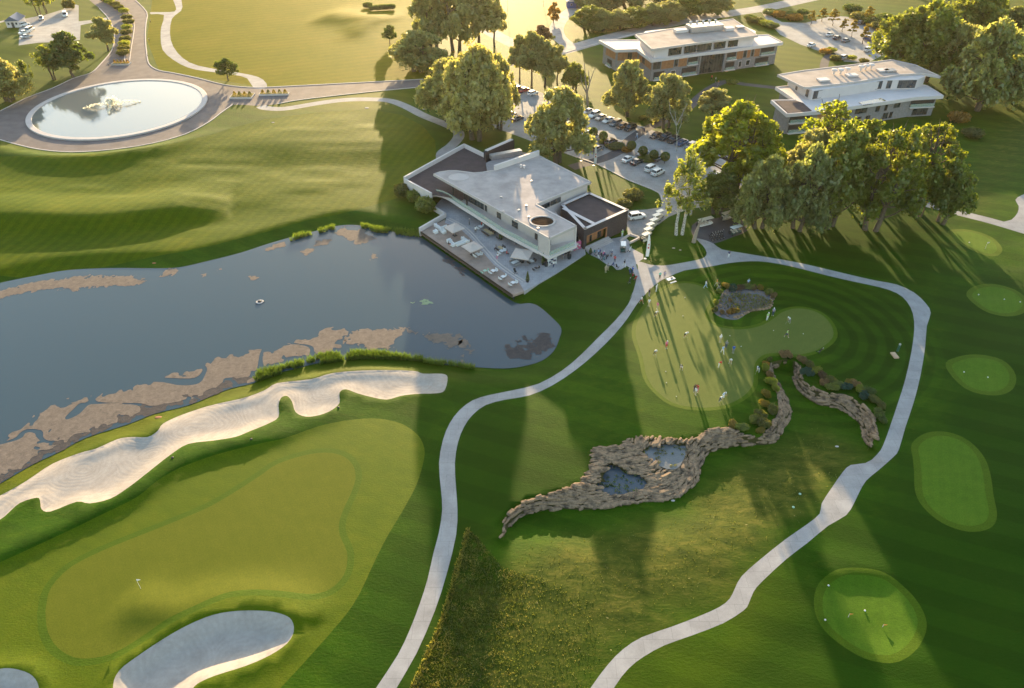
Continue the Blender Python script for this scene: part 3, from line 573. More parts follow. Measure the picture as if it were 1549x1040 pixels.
proto_tree('oak_big', 20, 17, 0.20, 22, 14000, 0.80, L_mix, m_bark, 0.5, 2, 0.0, 1.0, 0.21, seed=17, gap=0.34, spread=1.22)
proto_tree('birch', 20, 9, 0.28, 16, 4200, 0.60, L_grn, m_birch, 0.28, 2, 0.3, 1.2, 0.22, seed=21, gap=0.42, spread=1.2)
proto_tree('sparse', 12, 8, 0.25, 16, 3000, 0.50, L_map, m_bark, 0.16, 2, 0.0, 1.0, 0.20, seed=23, gap=0.35, spread=1.2)
proto_tree('airy', 8, 6, 0.30, 12, 2600, 0.40, L_grn, m_bark, 0.12, 3, 0.2, 1.0, 0.22, seed=25, gap=0.35)
proto_tree('young', 7, 3, 0.25, 8, 1500, 0.32, L_yel, m_bark, 0.08, 1, 0.0, 1.0, 0.26, seed=27)
proto_tree('round', 5, 5, 0.28, 12, 3500, 0.34, L_oak, m_bark, 0.12, 1, 0.0, 1.0, 0.25, seed=29, gap=0.1)
proto_tree('copper', 7, 5, 0.2, 10, 2200, 0.45, L_prp, m_bark, 0.12, 1, 0.0, 1.0, 0.25, seed=31)
proto_tree('orange', 6, 5, 0.1, 10, 2400, 0.42, L_org, m_bark, 0.12, 1, 0.0, 1.0, 0.25, seed=33)
def depth_at(y, z): return y * cp + (CH - z) * sp
def z_at(py, Y): return CH - Y * math.tan(PITCH + math.atan((py - 520.0) / F))
def tree(px, pb, pt, wpx, key, label, group=None, cat='tree', name='tree', k=1.0):
    o = G(px, pb); h = max(1.0, z_at(pt, o.y + 0.0) - o.z); w = 1.24 * wpx / F * depth_at(o.y, h * 0.55)
    cm, tm, H0, W0 = TREEK[key]; r = empty(name, o, random.uniform(0, 6.28), label, cat, group, (w / W0 * k, w / W0 * k, h / H0))
    link(bpy.data.objects.new('trunk', tm), r); link(bpy.data.objects.new('crown', cm), r); return r
T = [
 (16,152,88,66,'willow_a','silvery rounded tree at the left edge below the small roadside hut'),
 (45,132,88,22,'airy','thin nearly bare young tree just right of the silvery edge tree'),
 (82,120,66,44,'airy','slender multi-stemmed olive tree against the dark broad tree by the roundabout'),
 (113,117,48,62,'oak','broad dark green tree beside the road above the round fountain basin'),
 (164,77,24,34,'willow_tall','grey-green leaning tree between the hut car park and the entrance road'),
 (60,22,-30,34,'sparse','left of two leafy trees above the small roadside hut'),
 (72,20,-26,30,'sparse','right of two leafy trees above the small roadside hut'),
 (346,121,88,33,'round','small lone round tree on the lawn beside the winding footpath'),
 (590,67,38,22,'round','dark small tree at the left foot of the big grey-brown willow'),
 (632,107,44,74,'willow_a','dense dome-shaped grey willow touching the grass by the driveway'),
 (655,72,-38,62,'willow_b','tall willow at the left of the far grove in the sun glow'),
 (690,76,-45,64,'willow_b','tall willow in the middle of the far grove in the sun glow'),
 (724,72,-40,56,'willow_tall','tall thin willow at the right of the far grove in the sun glow'),
 (748,70,-10,36,'willow_tall','slim hazy tree at the right end of the far grove'),
 (682,182,84,84,'willow_a','left one of three huge willows behind the clubhouse'),
 (722,210,66,98,'willow_a','middle and tallest of three huge willows behind the clubhouse'),
 (754,196,76,50,'willow_b','right one of three huge willows behind the clubhouse'),
 (786,124,50,30,'willow_tall','thin-stemmed tree at the left of the row above the car park'),
 (804,131,44,36,'willow_tall','second thin-stemmed tree in the row above the car park'),
 (824,131,58,38,'willow_tall','third thin-stemmed tree in the row above the car park'),
 (843,127,66,28,'willow_tall','fourth thin-stemmed tree in the row above the car park'),
 (868,136,95,34,'willow_green','short rounded tree beside the dead forked trunk'),
 (846,248,126,84,'willow_b','large loose willow between the clubhouse roof and the parked cars'),
 (946,174,88,60,'willow_b','vase-shaped willow on the lawn above the row of parked cars'),
 (1008,194,108,56,'willow_b','tousled willow right of the vase-shaped one, before the long building'),
 (1076,180,132,44,'willow_tall','small pale willow in front of the long building entrance path'),
 (1104,292,150,112,'maple','tall glowing yellow-green tree at the right end of the car park'),
 (1028,356,222,62,'birch','birch with white trunks beside the line of golf carts'),
 (1042,326,238,42,'birch','second birch close behind the white-trunked one'),
 (1084,322,258,62,'willow_green','green tree between the birches and the golf cart parking'),
 (1148,346,232,76,'willow_dark','dusky willow hanging over the golf cart parking'),
 (1140,300,180,56,'maple','yellow-green tree behind the dusky willow'),
 (1206,346,216,80,'willow_dark','feathery willow right of the golf cart parking'),
 (1252,342,188,86,'willow_green','olive tree in the middle of the big grove'),
 (1215,300,190,70,'willow_b','pale willow behind the grove below the right building'),
 (1316,346,186,106,'oak_big','largest dark green tree in the big grove'),
 (1378,316,184,96,'oak_big','broad tree at the right shoulder of the big grove'),
 (1392,328,252,44,'sparse','small yellowing tree with a bent trunk at the grove edge'),
 (1420,337,240,66,'willow_green','olive tree with twin leaning trunks at the right end of the grove'),
 (1244,262,146,84,'sparse','open-crowned yellow-green tree before the right building'),
 (1290,282,178,76,'maple','yellow-green tree below the middle of the right building'),
 (1350,112,8,84,'willow_green','light green willow behind the right building roof'),
 (1394,122,0,84,'willow_green','tall green willow beside the far end of the right building'),
 (1430,130,30,56,'willow_b','pale willow stem group between the tall willows'),
 (1474,164,26,98,'willow_dark','huge dark willow at the right of the right building'),
 (1530,152,48,80,'willow_dark','dark spreading tree against the right edge beyond the lawn'),
 (1465,60,-30,76,'willow_green','green tree beyond the huge dark willow'),
 (1525,56,8,60,'willow_dark','distant dark tree near the upper right corner'),
 (1560,110,20,60,'willow_dark','tree cut off by the right edge beside the far field'),
 (820,68,36,24,'copper','copper-leaved small tree on the far lawn'),
 (837,34,2,20,'orange','small flame-orange tree on the far lawn'),
 (828,66,48,22,'round','round green bush-like tree below the copper one'),
 (1226,37,14,15,'young','leftmost young yellow tree at the far car park'),
 (1243,32,11,15,'young','second young yellow tree at the far car park'),
 (1259,38,12,16,'young','third young yellow tree at the far car park'),
 (1274,48,27,13,'young','young yellow tree on the near strip, above the silver car'),
 (1288,56,28,13,'young','young yellow tree on the strip in the middle of the far car park'),
 (1305,66,34,16,'young','young yellow tree on the strip beside the parked van'),
 (1312,34,8,14,'young','young tree at the top of the far car park by the dark car'),
 (1329,60,34,16,'young','rightmost young yellow tree at the far car park'),
]
for t in T: tree(*t)
random.seed(11)
for k in range(7):
    x = 892 + k * 0; 
HEDGE = [(888,44,8,42),(908,46,12,40),(934,43,14,40),(958,40,10,42),(984,37,4,42),(1010,32,0,42),(1036,27,-6,42),(1062,22,-12,42),(1084,18,-14,36)]
for i, (a, b, c, w) in enumerate(HEDGE):
    nm = ['leftmost','second','third','fourth','fifth','sixth','seventh','eighth','rightmost'][i]
    tree(a, b, c, w, ['willow_green', 'willow_dark', 'willow_b'][i % 3], nm + ' leafy tree of the tall screen along the far road', 'tree screen along the far road', k=1.1)
for i, (a, b, c, w) in enumerate([(905,14,-26,60),(950,10,-34,64),(1000,4,-36,60)]):
    tree(a, b, c, w, 'willow_dark', ['left', 'middle', 'right'][i] + ' dark tree behind the leafy screen at the top edge', 'dark trees behind the screen')
# trees just outside the frame that throw the long shadows coming in from the top
for i, (x, y, w, h) in enumerate([(-40,430,16,20),(40,440,18,22),(120,420,16,20),(200,400,18,22),(255,380,16,18)]):
    cm, tm, H0, W0 = TREEK['willow_green']; r = empty('tree', (x, y + 20, 0), i * 1.3, 'tall tree beyond the upper edge of the far field', 'tree', 'trees beyond the far field', (w / W0, w / W0, h / H0))
    link(bpy.data.objects.new('trunk', tm), r); link(bpy.data.objects.new('crown', cm), r)
# dead trees
def dead(px, pb, branches, name_label, rad=0.35, m=m_dead):
    o = G(px, pb); r = empty('dead_tree', o, 0, name_label, 'dead tree'); t = MB(); 
    for k, br in enumerate(branches):
        q = [Vector((0, 0, -0.3))] if k == 0 else []
        for (a, b, dy) in br:
            Y = o.y + dy; z = z_at(b, Y); X = (a - 774.5) / F * depth_at(Y, z); q.append(Vector((X - o.x, dy, z - o.z)))
        rr = [max(0.05, rad * (1.0 if k == 0 else .6) * (1 - 0.8 * i / (len(q) - 1))) for i in range(len(q))]; t.tube(q, rr, 7)
    t.build('trunk', m, r); return r
dead(889,160, [[(888,140,0),(886,125,0),(884,95,0)],[(888,140,0),(893,122,.5),(900,102,1)],[(888,142,0),(881,128,-.6),(878,112,-1)],[(892,124,.5),(890,106,1)]], 'bare dead forked tree beside the lawn above the car park', .45)
dead(1049,366, [[(1053,352,0),(1058,338,0),(1062,330,-.5)],[(1058,338,0),(1066,336,0)]], 'bent dead trunk standing by the golf cart parking', .55)
dead(1024,228, [[(1024,205,0),(1023,190,0)],[(1023,190,0),(1014,170,.5),(1012,152,.5)],[(1023,190,0),(1032,172,0),(1040,156,.5)],[(1024,205,0),(1030,188,0),(1034,164,.5)],[(1023,190,0),(1021,168,.5)]], 'bare white-stemmed tree over the dark row of parked cars', .18, m_birch)
# ------------------------------------------------------------ shrubs
def shrub_mesh(key, w, h, n, size, leaf, seed, droop=0.0, aspect=1.0, flat=False):
    rs = np.random.default_rng(seed); lobes = []
    for i in range(5): a = i * 2.4; lobes.append((math.cos(a) * w * .22, math.sin(a) * w * .22, h * .48, h * 0.42 if not flat else h * .5))
    P, d = crown_pts(rs, n, lobes, 0.6); P[:, 0] *= w / (w * .44 + h * .84); P[:, 1] *= w / (w * .44 + h * .84); P[:, 2] = np.clip(P[:, 2], 0.02, h)
    me = cards_mesh('shrub', P, size, rs, droop, d, aspect); me.materials.append(leaf); TREEK[key] = (me, None, h, w)
shrub_mesh('s_green', 3, 2.2, 2600, .26, L_grn, 41); shrub_mesh('s_hedge', 3, 2.0, 2600, .24, L_hdg, 42); shrub_mesh('s_org', 3, 1.8, 2200, .24, L_org, 43)
shrub_mesh('s_yel', 2, 1.4, 1500, .16, L_yel, 44); shrub_mesh('s_oak', 3, 2.2, 2600, .24, L_oak, 45); shrub_mesh('s_blue', 2, 1.0, 1500, .14, L_blu, 46, .7, 2)
shrub_mesh('s_grass', 2, 1.3, 1800, .14, L_hdg, 47, .9, 4.0); shrub_mesh('s_rust', 2, 1.0, 1500, .12, L_rst, 48, .8, 2.5); shrub_mesh('s_prp', 2, 1.2, 1300, .16, L_prp, 49); shrub_mesh('s_map', 2, 1.4, 1500, .16, L_map, 50)
def shrub(px, pb, w, h, key, label, name='shrub', cat='shrub', group=None, dz=0.0, d=None):
    me, _, H0, W0 = TREEK[key]; o = bpy.data.objects.new(name, me); link(o); o.location = G(px, pb, dz); o.rotation_euler = (0, 0, random.uniform(0, 6.28)); o.scale = (w / W0, (d or w) / W0, h / H0)
    return tag(o, label, cat, group)
shrub(628,305,4.6,3.6,'s_green','left of two rounded bushes against the low white wall'); shrub(644,320,5.6,4.2,'s_green','right and larger of two rounded bushes against the low white wall')
shrub(609,297,5.0,4.0,'s_hedge','bush at the outer left corner of the clubhouse')
shrub(958,299,5.5,2.2,'s_grass','tuft of tall ornamental grass on the lawn beside the car park'); shrub(944,312,4.5,2.0,'s_hedge','low clipped bush at the back corner of the dark clubhouse wing')
shrub(1449,184,7,3.4,'s_org','orange autumn bush beside the right building'); shrub(1470,206,7,2.6,'s_hedge','straggly bush on the lawn below the orange one')
shrub(106,14,6,5,'s_hedge','clipped round bush at the corner of the hut car park')
for i, (a, b, w, k) in enumerate([(1165,22,8,'s_oak'),(1178,25,7,'s_org'),(1196,26,7,'s_oak'),(1202,30,8,'s_org'),(1214,22,6,'s_oak')]): shrub(a, b, w, 2.6, k, ['leftmost dark', 'second, orange', 'third, dark', 'fourth, orange', 'rightmost dark'][i] + ' shrub of the bed across the road junction', group='shrubs of the junction bed')
for i, (a, b, w, k) in enumerate([(1134,30,6,'s_oak'),(1144,34,7,'s_hedge'),(1158,38,7,'s_map'),(1168,42,6,'s_oak')]): shrub(a, b, w, 2.4, k, ['first', 'second', 'third, yellowish', 'fourth'][i] + ' shrub from the left in the bed behind the long building', group='shrubs behind the long building')
for i, (a, b, w, k) in enumerate([(1288,18,9,'s_oak'),(1300,30,10,'s_hedge'),(1318,36,11,'s_oak'),(1330,44,9,'s_hedge'),(1338,32,8,'s_oak')]): shrub(a, b, w, 3.6, k, ['uppermost', 'second', 'third and widest', 'lowest', 'rightmost'][i] + ' dark shrub along the top of the far car park', group='shrubs at the far car park')
for i, (a, b, w, k) in enumerate([(1248,80,5,'s_org'),(1257,78,5,'s_map'),(1264,90,5,'s_hedge'),(1288,90,4,'s_map'),(1306,95,4,'s_hedge')]): shrub(a, b, w, 1.8, k, ['leftmost orange', 'yellow', 'green', 'spiky yellow', 'rightmost green'][i] + ' bush at the path behind the right building', group='bushes behind the right building')
# far field hedge row
for i in range(9): shrub(554 + i * 4.6 + (3 if i > 2 else 0), 12 + (5 if i > 1 else 0) - i * 0.35, 3.4, 2.8, 's_oak', ('%s bush of the short dark row on the far fairway' % ['first', 'second', 'third', 'fourth', 'fifth', 'sixth', 'seventh', 'eighth', 'ninth'][i]), group='dark bushes on the far fairway')
# median in the entrance road: clipped bushes
MED = [(160,2),(167,5),(174,9),(181,14),(188,19),(193,29),(195,36),(193,44),(192,52),(190,62),(189,69),(188,76),(187,83)]
for i, (a, b) in enumerate(MED): shrub(a, b, 5.2, 2.3, 's_map' if i % 3 == 1 else 's_hedge', 'clipped bush number %s of the planted strip dividing the entrance road' % ['one','two','three','four','five','six','seven','eight','nine','ten','eleven','twelve','thirteen'][i], group='clipped bushes of the road median')
# clipped balls on stems in the car park
topi = MB()
rs = np.random.default_rng(60); P = rs.normal(size=(2600, 3)); P /= np.linalg.norm(P, axis=1)[:, None]; P *= (1.15 + rs.random(2600)[:, None] * .15); P[:, 2] += 2.1
_cm = cards_mesh('crown', P, 0.22, rs, 0, P - np.array([0, 0, 2.1])); _cm.materials.append(L_oak); topi.cyl((0, 0, -.2), (0, 0, 1.6), .09, .07, 6); _tm = topi.mesh('trunk'); _tm.materials.append(m_bark)
for i, (a, b) in enumerate([(897,209),(912,215),(954.6,230),(971.6,238),(988,244),(1005,247)]):
    r = empty('topiary_tree', G(a, b), i, '%s clipped ball tree from the left among the parked cars' % ['first', 'second', 'third', 'fourth', 'fifth', 'sixth'][i], 'topiary', 'ball trees in the car park')
    link(bpy.data.objects.new('trunk', _tm), r); link(bpy.data.objects.new('crown', _cm), r)
# ============================================================ BUILDINGS
m_white = mat('render_white', (0.63, 0.57, 0.555), 0.7, 0.05, 0.4)
m_conc = mat('concrete_pale', (0.50, 0.45, 0.43), 0.8, 0.08, 0.6)
m_roofg = mat('roof_gravel', (0.42, 0.37, 0.35), 0.95, 0.20, 0.35, 0.15, bump=0.5)
m_roofb = mat('roof_beige', (0.40, 0.34, 0.30), 0.95, 0.22, 0.25, 0.15, bump=0.4)
m_roofd = mat('roof_dark', (0.085, 0.068, 0.070), 0.95, 0.18, 0.5, 0.15, bump=0.4)
m_wood = mat('timber_cladding', (0.36, 0.165, 0.075), 0.6, 0.25, 1.2)
m_brick = mat('dark_brick', (0.060, 0.052, 0.056), 0.85, 0.3, 2.5, 0.2, bump=0.5)
m_stone = mat('grey_stone', (0.25, 0.24, 0.245), 0.85, 0.16, 1.5, 0.2, bump=0.4)
m_frame = mat('window_frame', (0.07, 0.07, 0.075), 0.4, 0.1)
m_deck = mat('timber_deck', (0.24, 0.155, 0.11), 0.7, 0.22, 0.8)
m_metal = mat('grey_metal', (0.45, 0.45, 0.46), 0.35, 0.1, metal=0.7)
m_black = mat('matte_black', (0.03, 0.03, 0.033), 0.6, 0.2)
n = N('glass_dark'); p = n.pos(); n.set(n.ramp(n.noise(p, 0.6, 2), [(0.4, (0.020, 0.028, 0.032)), (0.6, (0.07, 0.075, 0.07))]), 0.05, 0.9); m_glass = n.m
n = N('glass_rail'); n.set((0.50, 0.62, 0.52), 0.04, 0.7); n.b.inputs['Alpha'].default_value = 0.38; m_rail = n.m
def P2(pts, z): return [W(a, b, z) for a, b in pts]
def wall(b, A, B, z0, z1, t=0.3, u0=0.0, u1=1.0, off=0.0):
    """upright slab on the line A-B, from fraction u0 to u1, pushed out by off"""
    A = Vector(A[:2]); B = Vector(B[:2]); d = B - A; nrm = Vector((d.y, -d.x)).normalized()
    a = A + d * u0 + nrm * off; c = A + d * u1 + nrm * off; m = (a + c) / 2 - nrm * t / 2
    b.box((m.x, m.y, (z0 + z1) / 2), ((c - a).length, t, z1 - z0), math.atan2(d.y, d.x))
def window(parent, A, B, u0, u1, z0, z1, off=0.02, fm=None, div=1, pane=None, name='window'):
    fm = fm or m_frame; f = MB(); A_ = Vector(A[:2]); B_ = Vector(B[:2]); L = (B_ - A_).length; fw = 0.12 / L
    wall(f, A, B, z0, z0 + 0.12, 0.16, u0, u1, off + .05); wall(f, A, B, z1 - 0.12, z1, 0.16, u0, u1, off + .05)
    for k in range(div + 1):
        c = u0 + (u1 - u0 - fw) * k / div; wall(f, A, B, z0 + .12, z1 - .12, 0.16, c, c + fw, off + .05)
    o = f.build(name, fm, parent); g = MB(); wall(g, A, B, z0 + .12, z1 - .12, 0.04, u0 + fw * .5, u1 - fw * .5, off + .012); g.build('pane', pane or m_glass, o); return o
# ---------------------------------------------------------------- clubhouse
ch = empty('clubhouse', G(790, 330), 0, 'white two-storey clubhouse with a big flat grey roof and balcony above the pond terrace', 'clubhouse')
bpy.context.view_layer.update()
class Rel:      # parts are modelled in world metres and hung under the building
    def __init__(s, root): s.r = root
    def __call__(s, b, name, m, smooth=False, parent=None):
        o = b.build(name, m, parent or s.r, smooth)
        if parent is None: o.matrix_parent_inverse = Matrix.Translation(s.r.location).inverted()
        return o
def fixwin(o, root): o.matrix_parent_inverse = Matrix.Translation(root.location).inverted(); return o
C = Rel(ch)
RZ, SZ, LZ, DZ = 7.6, 3.1, 4.2, 5.4
curve = [(655.2,262.3),(664.9,259),(677.9,257.1),(690.9,257.1),(703.8,258.7),(716.8,260.4),(729.8,259.4),(740,257.4),(748,257)]
roof = P2(curve + [(815,234),(894.6,274.4),(811.5,308),(872.5,340.5),(831,360)], RZ)
b = MB(); b.prism(inset(roof, .25), RZ - .55, RZ - .12); C(b, 'roof', m_roofg)
b = MB(); n_ = len(roof)
holeC = Vector(W(820.5, 334, RZ))
for i in range(n_):
    if 8 <= i < 9: continue
    A, B = roof[i], roof[(i + 1) % n_]; wall(b, A, B, RZ - .62, RZ, .32, off=0.0 if area(roof) > 0 else .32)
C(b, 'roof_edge', m_conc)
# oval roof opening with raised collar
b = MB(); b.lathe([(3.0, -.1), (3.0, .12), (2.7, .12), (2.7, -.02), (2.5, -.05)], (holeC.x, holeC.y, RZ), 28, 1, .85); b.f = b.f[:-2]; b.m = b.m[:-2]; hr = C(b, 'roof_opening', m_conc)
b = MB(); b.lathe([(2.5, 0), (2.5, .02)], (holeC.x, holeC.y, RZ - .10), 28, 1, .85); _m = mat('void_brown', (.05, .035, .025), 1.0, .3, 1, 0.0); C(b, 'opening_shade', _m, parent=None)  # dark brown disc: shade of the void put into its colour, roof stays closed
b = MB(); q = W(694, 267, RZ); b.lathe([(2.6, -.14), (2.6, -.04), (2.3, -.04), (2.3, -.1)], (q[0], q[1], RZ), 24, 1, .8); C(b, 'skylight', m_conc)
# tall parapet wall at the back of the roof
A, B = W(748, 257, RZ), W(815, 234, RZ); b = MB(); wall(b, A, B, 0.2, RZ + 1.3, .5, 0, 1, .25); C(b, 'rear_wall', m_white)
# roof plant
for i, (a, c) in enumerate([(783,246)]):
    q = W3(a, c, RZ); b = MB()
    for k in range(4): b.box(q + Vector((-2.2 + k * 1.1, k * .45, .25)), (.95, .8, .5), .4); b.lathe([(.3, .5), (.3, .56), (.2, .57)], q + Vector((-2.2 + k * 1.1, k * .45, 0)), 10)
    C(b, 'air_unit', m_white)
for a, c in ((788,253),(793,254)):
    q = W3(a, c, RZ); b = MB(); b.lathe([(.22, 0), (.22, .5), (.34, .55), (.34, .72), (.1, .8)], q, 10); C(b, 'vent', m_white)
for a, c in ((804,274),(758,298),(796,311),(761,320),(814,345),(785,318),(780,333),(800,328)):
    q = W3(a, c, RZ); b = MB(); b.box(q + Vector((0, 0, .05)), (.5, .4, .3)); b.cyl(q, q + Vector((0, 0, .5)), .05); C(b, 'roof_vent', m_metal)
# floor slab with its white sweeping edge
slab_px = [(652,293),(660,292.6),(669,294.5),(679,299),(687,304),(695,309.5),(721,325.7),(760,351),(814,379.6),(831,389.5),(873,371)]
sl_w = P2(slab_px, SZ); core = P2([(869,352),(842,322),(815,250),(748,272),(700,285)], SZ); b = MB(); b.prism(sl_w + core, SZ - .55, SZ + .02); C(b, 'floor_slab', m_white)
b = MB(); edge = sl_w[:9]
for i in range(len(edge) - 1): wall(b, edge[i], edge[i + 1], SZ - .7, SZ + .06, .35, off=.12)
C(b, 'slab_band', m_white)
# glass balustrade
b = MB()
for i in range(1, len(edge) - 1): wall(b, edge[i], edge[i + 1], SZ + .12, SZ + 1.2, .05, off=-.02)
wall(b, sl_w[9], sl_w[10], SZ + .1, SZ + 1.2, .05, .05, .95, -.35)
C(b, 'balustrade', m_rail)
# upper storey walls set back under the roof
U = inset(roof, 2.4); back0 = P2([(748,257),(815,234),(894.6,274.4),(811.5,308)], RZ)
fA = Vector(W(672, 272, RZ)); FT = Vector(W(831, 360, RZ)); TL = Vector(W(655.2, 262.3, RZ)); dirv = (FT - TL).normalized(); nn = Vector((-dirv.y, dirv.x))
if nn.y < 0: nn = -nn
s0 = TL + dirv * 9 + nn * 2.6; s1 = FT - dirv * 3.2 + nn * 2.6
b = MB(); wall(b, s0, s1, SZ, RZ - .5, .3); C(b, 'balcony_wall', m_conc)
for u0, u1 in ((.0, .035), (.27, .30), (.42, .47), (.60, .67), (.86, .89)): fixwin(window(ch, s0, s1, u0, u1, SZ + .15, RZ - .75, .02), ch)
fixwin(window(ch, s0, s1, .05, .26, SZ + .15, RZ - .75, .02, div=5), ch)
for u in (.02, .2):     # columns under the roof tip
    q = TL + dirv * (6 + u * 30) + nn * 1.2; b = MB(); b.cyl((q.x, q.y, SZ), (q.x, q.y, RZ - .5), .22, n=10); C(b, 'column', m_black)
# main upper block behind
blk = [tuple(s0 + nn * 2), tuple(s1 + nn * .3), tuple(Vector(W(868, 338, RZ)) + nn * .2), W(815, 306.5, RZ), W(889, 274, RZ), W(815, 239, RZ), W(752, 261, RZ), W(725, 263, RZ), W(695, 262, RZ)]
b = MB(); b.prism([blk[0], tuple(s1 + nn * .4), tuple(Vector(W(867, 337, RZ)) + nn * .6)] + blk[3:], .2, RZ - .5); C(b, 'upper_wall', m_white)
A, B = W(889, 274, RZ), W(815, 306.5, RZ)
# white panel and glazed end of the projecting box
b = MB(); q1 = FT - dirv * 3.4; wall(b, q1, FT, SZ - .9, RZ - .5, .5, 0, 1, .1); C(b, 'end_panel', m_conc)
E1 = Vector(W(872.5, 340.5, RZ)); b = MB(); wall(b, FT, E1, SZ - .9, SZ + .12, .4, 0, 1, .06); wall(b, FT, E1, SZ + .12, RZ - .5, .4, 0, .035, .06); wall(b, FT, E1, SZ + .12, RZ - .5, .4, .965, 1, .06); C(b, 'end_frame', m_white)
eu = (E1 - FT).normalized(); en = Vector((-eu.y, eu.x)); en = en if en.dot(dirv) < 0 else -en
iA, iB = FT + en * 3, E1 + en * 3; b = MB(); wall(b, iA, iB, SZ, RZ - .5, .2); C(b, 'end_wall', m_conc); fixwin(window(ch, iA, iB, .35, .62, SZ + .2, RZ - .9, .02, div=2), ch)
# glazing in the notch of the roof
for k, (u0, u1) in enumerate(((.58, .78), (.80, .97))): fixwin(window(ch, B, A, 1 - u1, 1 - u0, DZ + .2, RZ - .8, .35, div=3), ch)
# ground floor under the slab: timber wall and glass, set back
g0 = Vector(W(668, 300, .2)); g1 = Vector(W(835, 396, .3)) - dirv * 2 + nn * 3.0; g0 = TL + dirv * 1.5 + nn * 3.5
b = MB(); wall(b, g0, g1, 0, SZ - .5, .3); C(b, 'ground_wall', m_wood)
for i in range(11):
    u = .18 + i * .072; fixwin(window(ch, g0, g1, u, u + .062, .35, SZ - .7, .03, div=2), ch)
g2 = g1 + (E1 - FT) * .95; b = MB(); wall(b, g1, g2, 0, SZ - .5, .3); C(b, 'ground_side_wall', m_brick)
for u in (.1, .4, .7): fixwin(window(ch, g1, g2, u, u + .2, .35, SZ - .7, .03, div=2), ch)
b = MB(); q = FT - dirv * 1.2 + nn * .8; b.box((q.x, q.y, 1.25), (1.2, .8, 2.5), math.atan2(dirv.y, dirv.x)); C(b, 'corner_pier', m_brick)
# low west wing with dark roof
lw = P2([(611,271),(652,293),(660,292.6),(700,300),(745,262),(734,236),(702,220.5)], LZ)
b = MB(); b.prism(inset(lw, .3), LZ - .6, LZ - .35); C(b, 'west_roof', m_roofd)
b = MB()
for i in (0, 5, 6): wall(b, lw[i], lw[(i + 1) % 7], -.6 if i else -1.2, LZ + (0.25 if i == 0 else .75), .45, off=.1 if area(lw) > 0 else .35)
C(b, 'west_wall', m_white)
A, B = W(735, 241, LZ), W(778, 222, LZ); b = MB(); wall(b, A, B, 0, LZ + 2.2, .8, 0, 1, 0); C(b, 'service_wall', m_brick)
b = MB(); wall(b, A, B, LZ + 2.2, LZ + 2.4, 1.0, .05, .95, .1); C(b, 'service_coping', m_white)
b = MB(); b.prism(P2([(735,246),(778,227),(812,234),(748,257),(738,262)], LZ + .5), 0, LZ + .5); C(b, 'service_roof', m_stone)
q = W3(765, 236, LZ + .5); b = MB(); b.box(q + Vector((0, 0, .6)), (9, 1.6, 1.2), .42); C(b, 'duct', m_metal)
# east wing, dark brick
ew = P2([(884.5,346.7),(950.5,317),(891,290.5),(849,309)], DZ)
b = MB(); b.prism(inset(ew, .35), DZ - .8, DZ - .45); C(b, 'east_roof', m_roofd)
b = MB(); ar = area(ew) > 0
# front with timber recess
EA, EB = Vector(ew[0]), Vector(ew[1]); L = (EB - EA).length
for i in (1, 2, 3): wall(b, ew[i], ew[(i + 1) % 4], 0, DZ - .02, .4, off=0 if ar else .4)
wall(b, EA, EB, 0, DZ - .02, .4, 0, .06); wall(b, EA, EB, 0, DZ - .02, .4, .52, 1); wall(b, EA, EB, 3.3, DZ - .02, .4, .06, .52); C(b, 'east_wall', m_brick)
b = MB()
for i in range(4): wall(b, ew[i], ew[(i + 1) % 4], DZ - .02, DZ + .06, .75, off=.12 if ar else .6)
A2, B2 = Vector(W(850, 315, DZ)), Vector(W(897, 339, DZ)); wall(b, A2, B2, DZ - .1, DZ + .04, .9); C(b, 'coping', m_white)
en2 = Vector((-(EB - EA).y, (EB - EA).x)).normalized(); en2 = en2 if en2.y > 0 else -en2
ra, rb = EA + en2 * 1.6, EB + en2 * 1.6; b = MB(); wall(b, ra, rb, 0, 3.3, .3, .1, .56); C(b, 'timber_recess', m_wood)
b = MB(); wall(b, EA, EB, 3.18, 3.42, .3, .06, .52, .03); wall(b, EA, EB, .1, 3.3, .3, .51, .525, .03); C(b, 'recess_frame', m_wood)
fixwin(window(ch, ra, rb, .24, .29, .2, 2.6, .03, name='door'), ch); fixwin(window(ch, ra, rb, .42, .50, .2, 2.7, .03, div=2, name='door'), ch)
fixwin(window(ch, ra, rb, .11, .17, .2, 2.6, .03), ch)
b = MB()
for k in range(4):
    st = EA.lerp(EB, .03) - en2 * (.4 + k * .5); en_ = EA.lerp(EB, .56) - en2 * (.4 + k * .5); wall(b, st, en_, 0, .62 - k * .15, .5)
C(b, 'entrance_steps', m_conc)
# ---------------------------------------------------------------- terrace and deck
tz = 0.22
terr = P2([(656,314),(675.5,325),(673,337),(697.5,347),(710.5,359),(721,370.5),(732.5,383.5),(747,400),(766,414.6),(786,428),(793,440),(812,430),(840,414),(886,384),(884,372),(840,372),(700,310),(668,300)], tz)
b = MB(); b.prism(terr, -.8, tz); tag(b.build('terrace', m_plz), kind='structure')
dk = P2([(637,350),(673,331),(673,337),(697.5,347),(710.5,359),(721,370.5),(732.5,383.5),(747,400),(766,414.6),(786,428),(793,440),(776,446)], tz + .04)
def deckmat():
    n = N('deck_boards'); p = n.pos(); mp = n.n('Mapping'); mp.inputs['Rotation'].default_value = (0, 0, 1.0); n.l(p, mp.inputs[0])
    w = n.n('TexWave'); w.inputs['Scale'].default_value = 1.1; w.inputs['Distortion'].default_value = .2; n.l(mp.outputs[0], w.inputs[0])
    c = n.ramp(n.noise(p, .5, 4), [(.3, (.27, .205, .17)), (.7, (.38, .29, .24))]); n.set(n.mix(.5, c, n.ramp(w.outputs[0], [(.05, (.5,) * 3), (.25, (1,) * 3)]), 'MULTIPLY'), .75, .3); return n.m
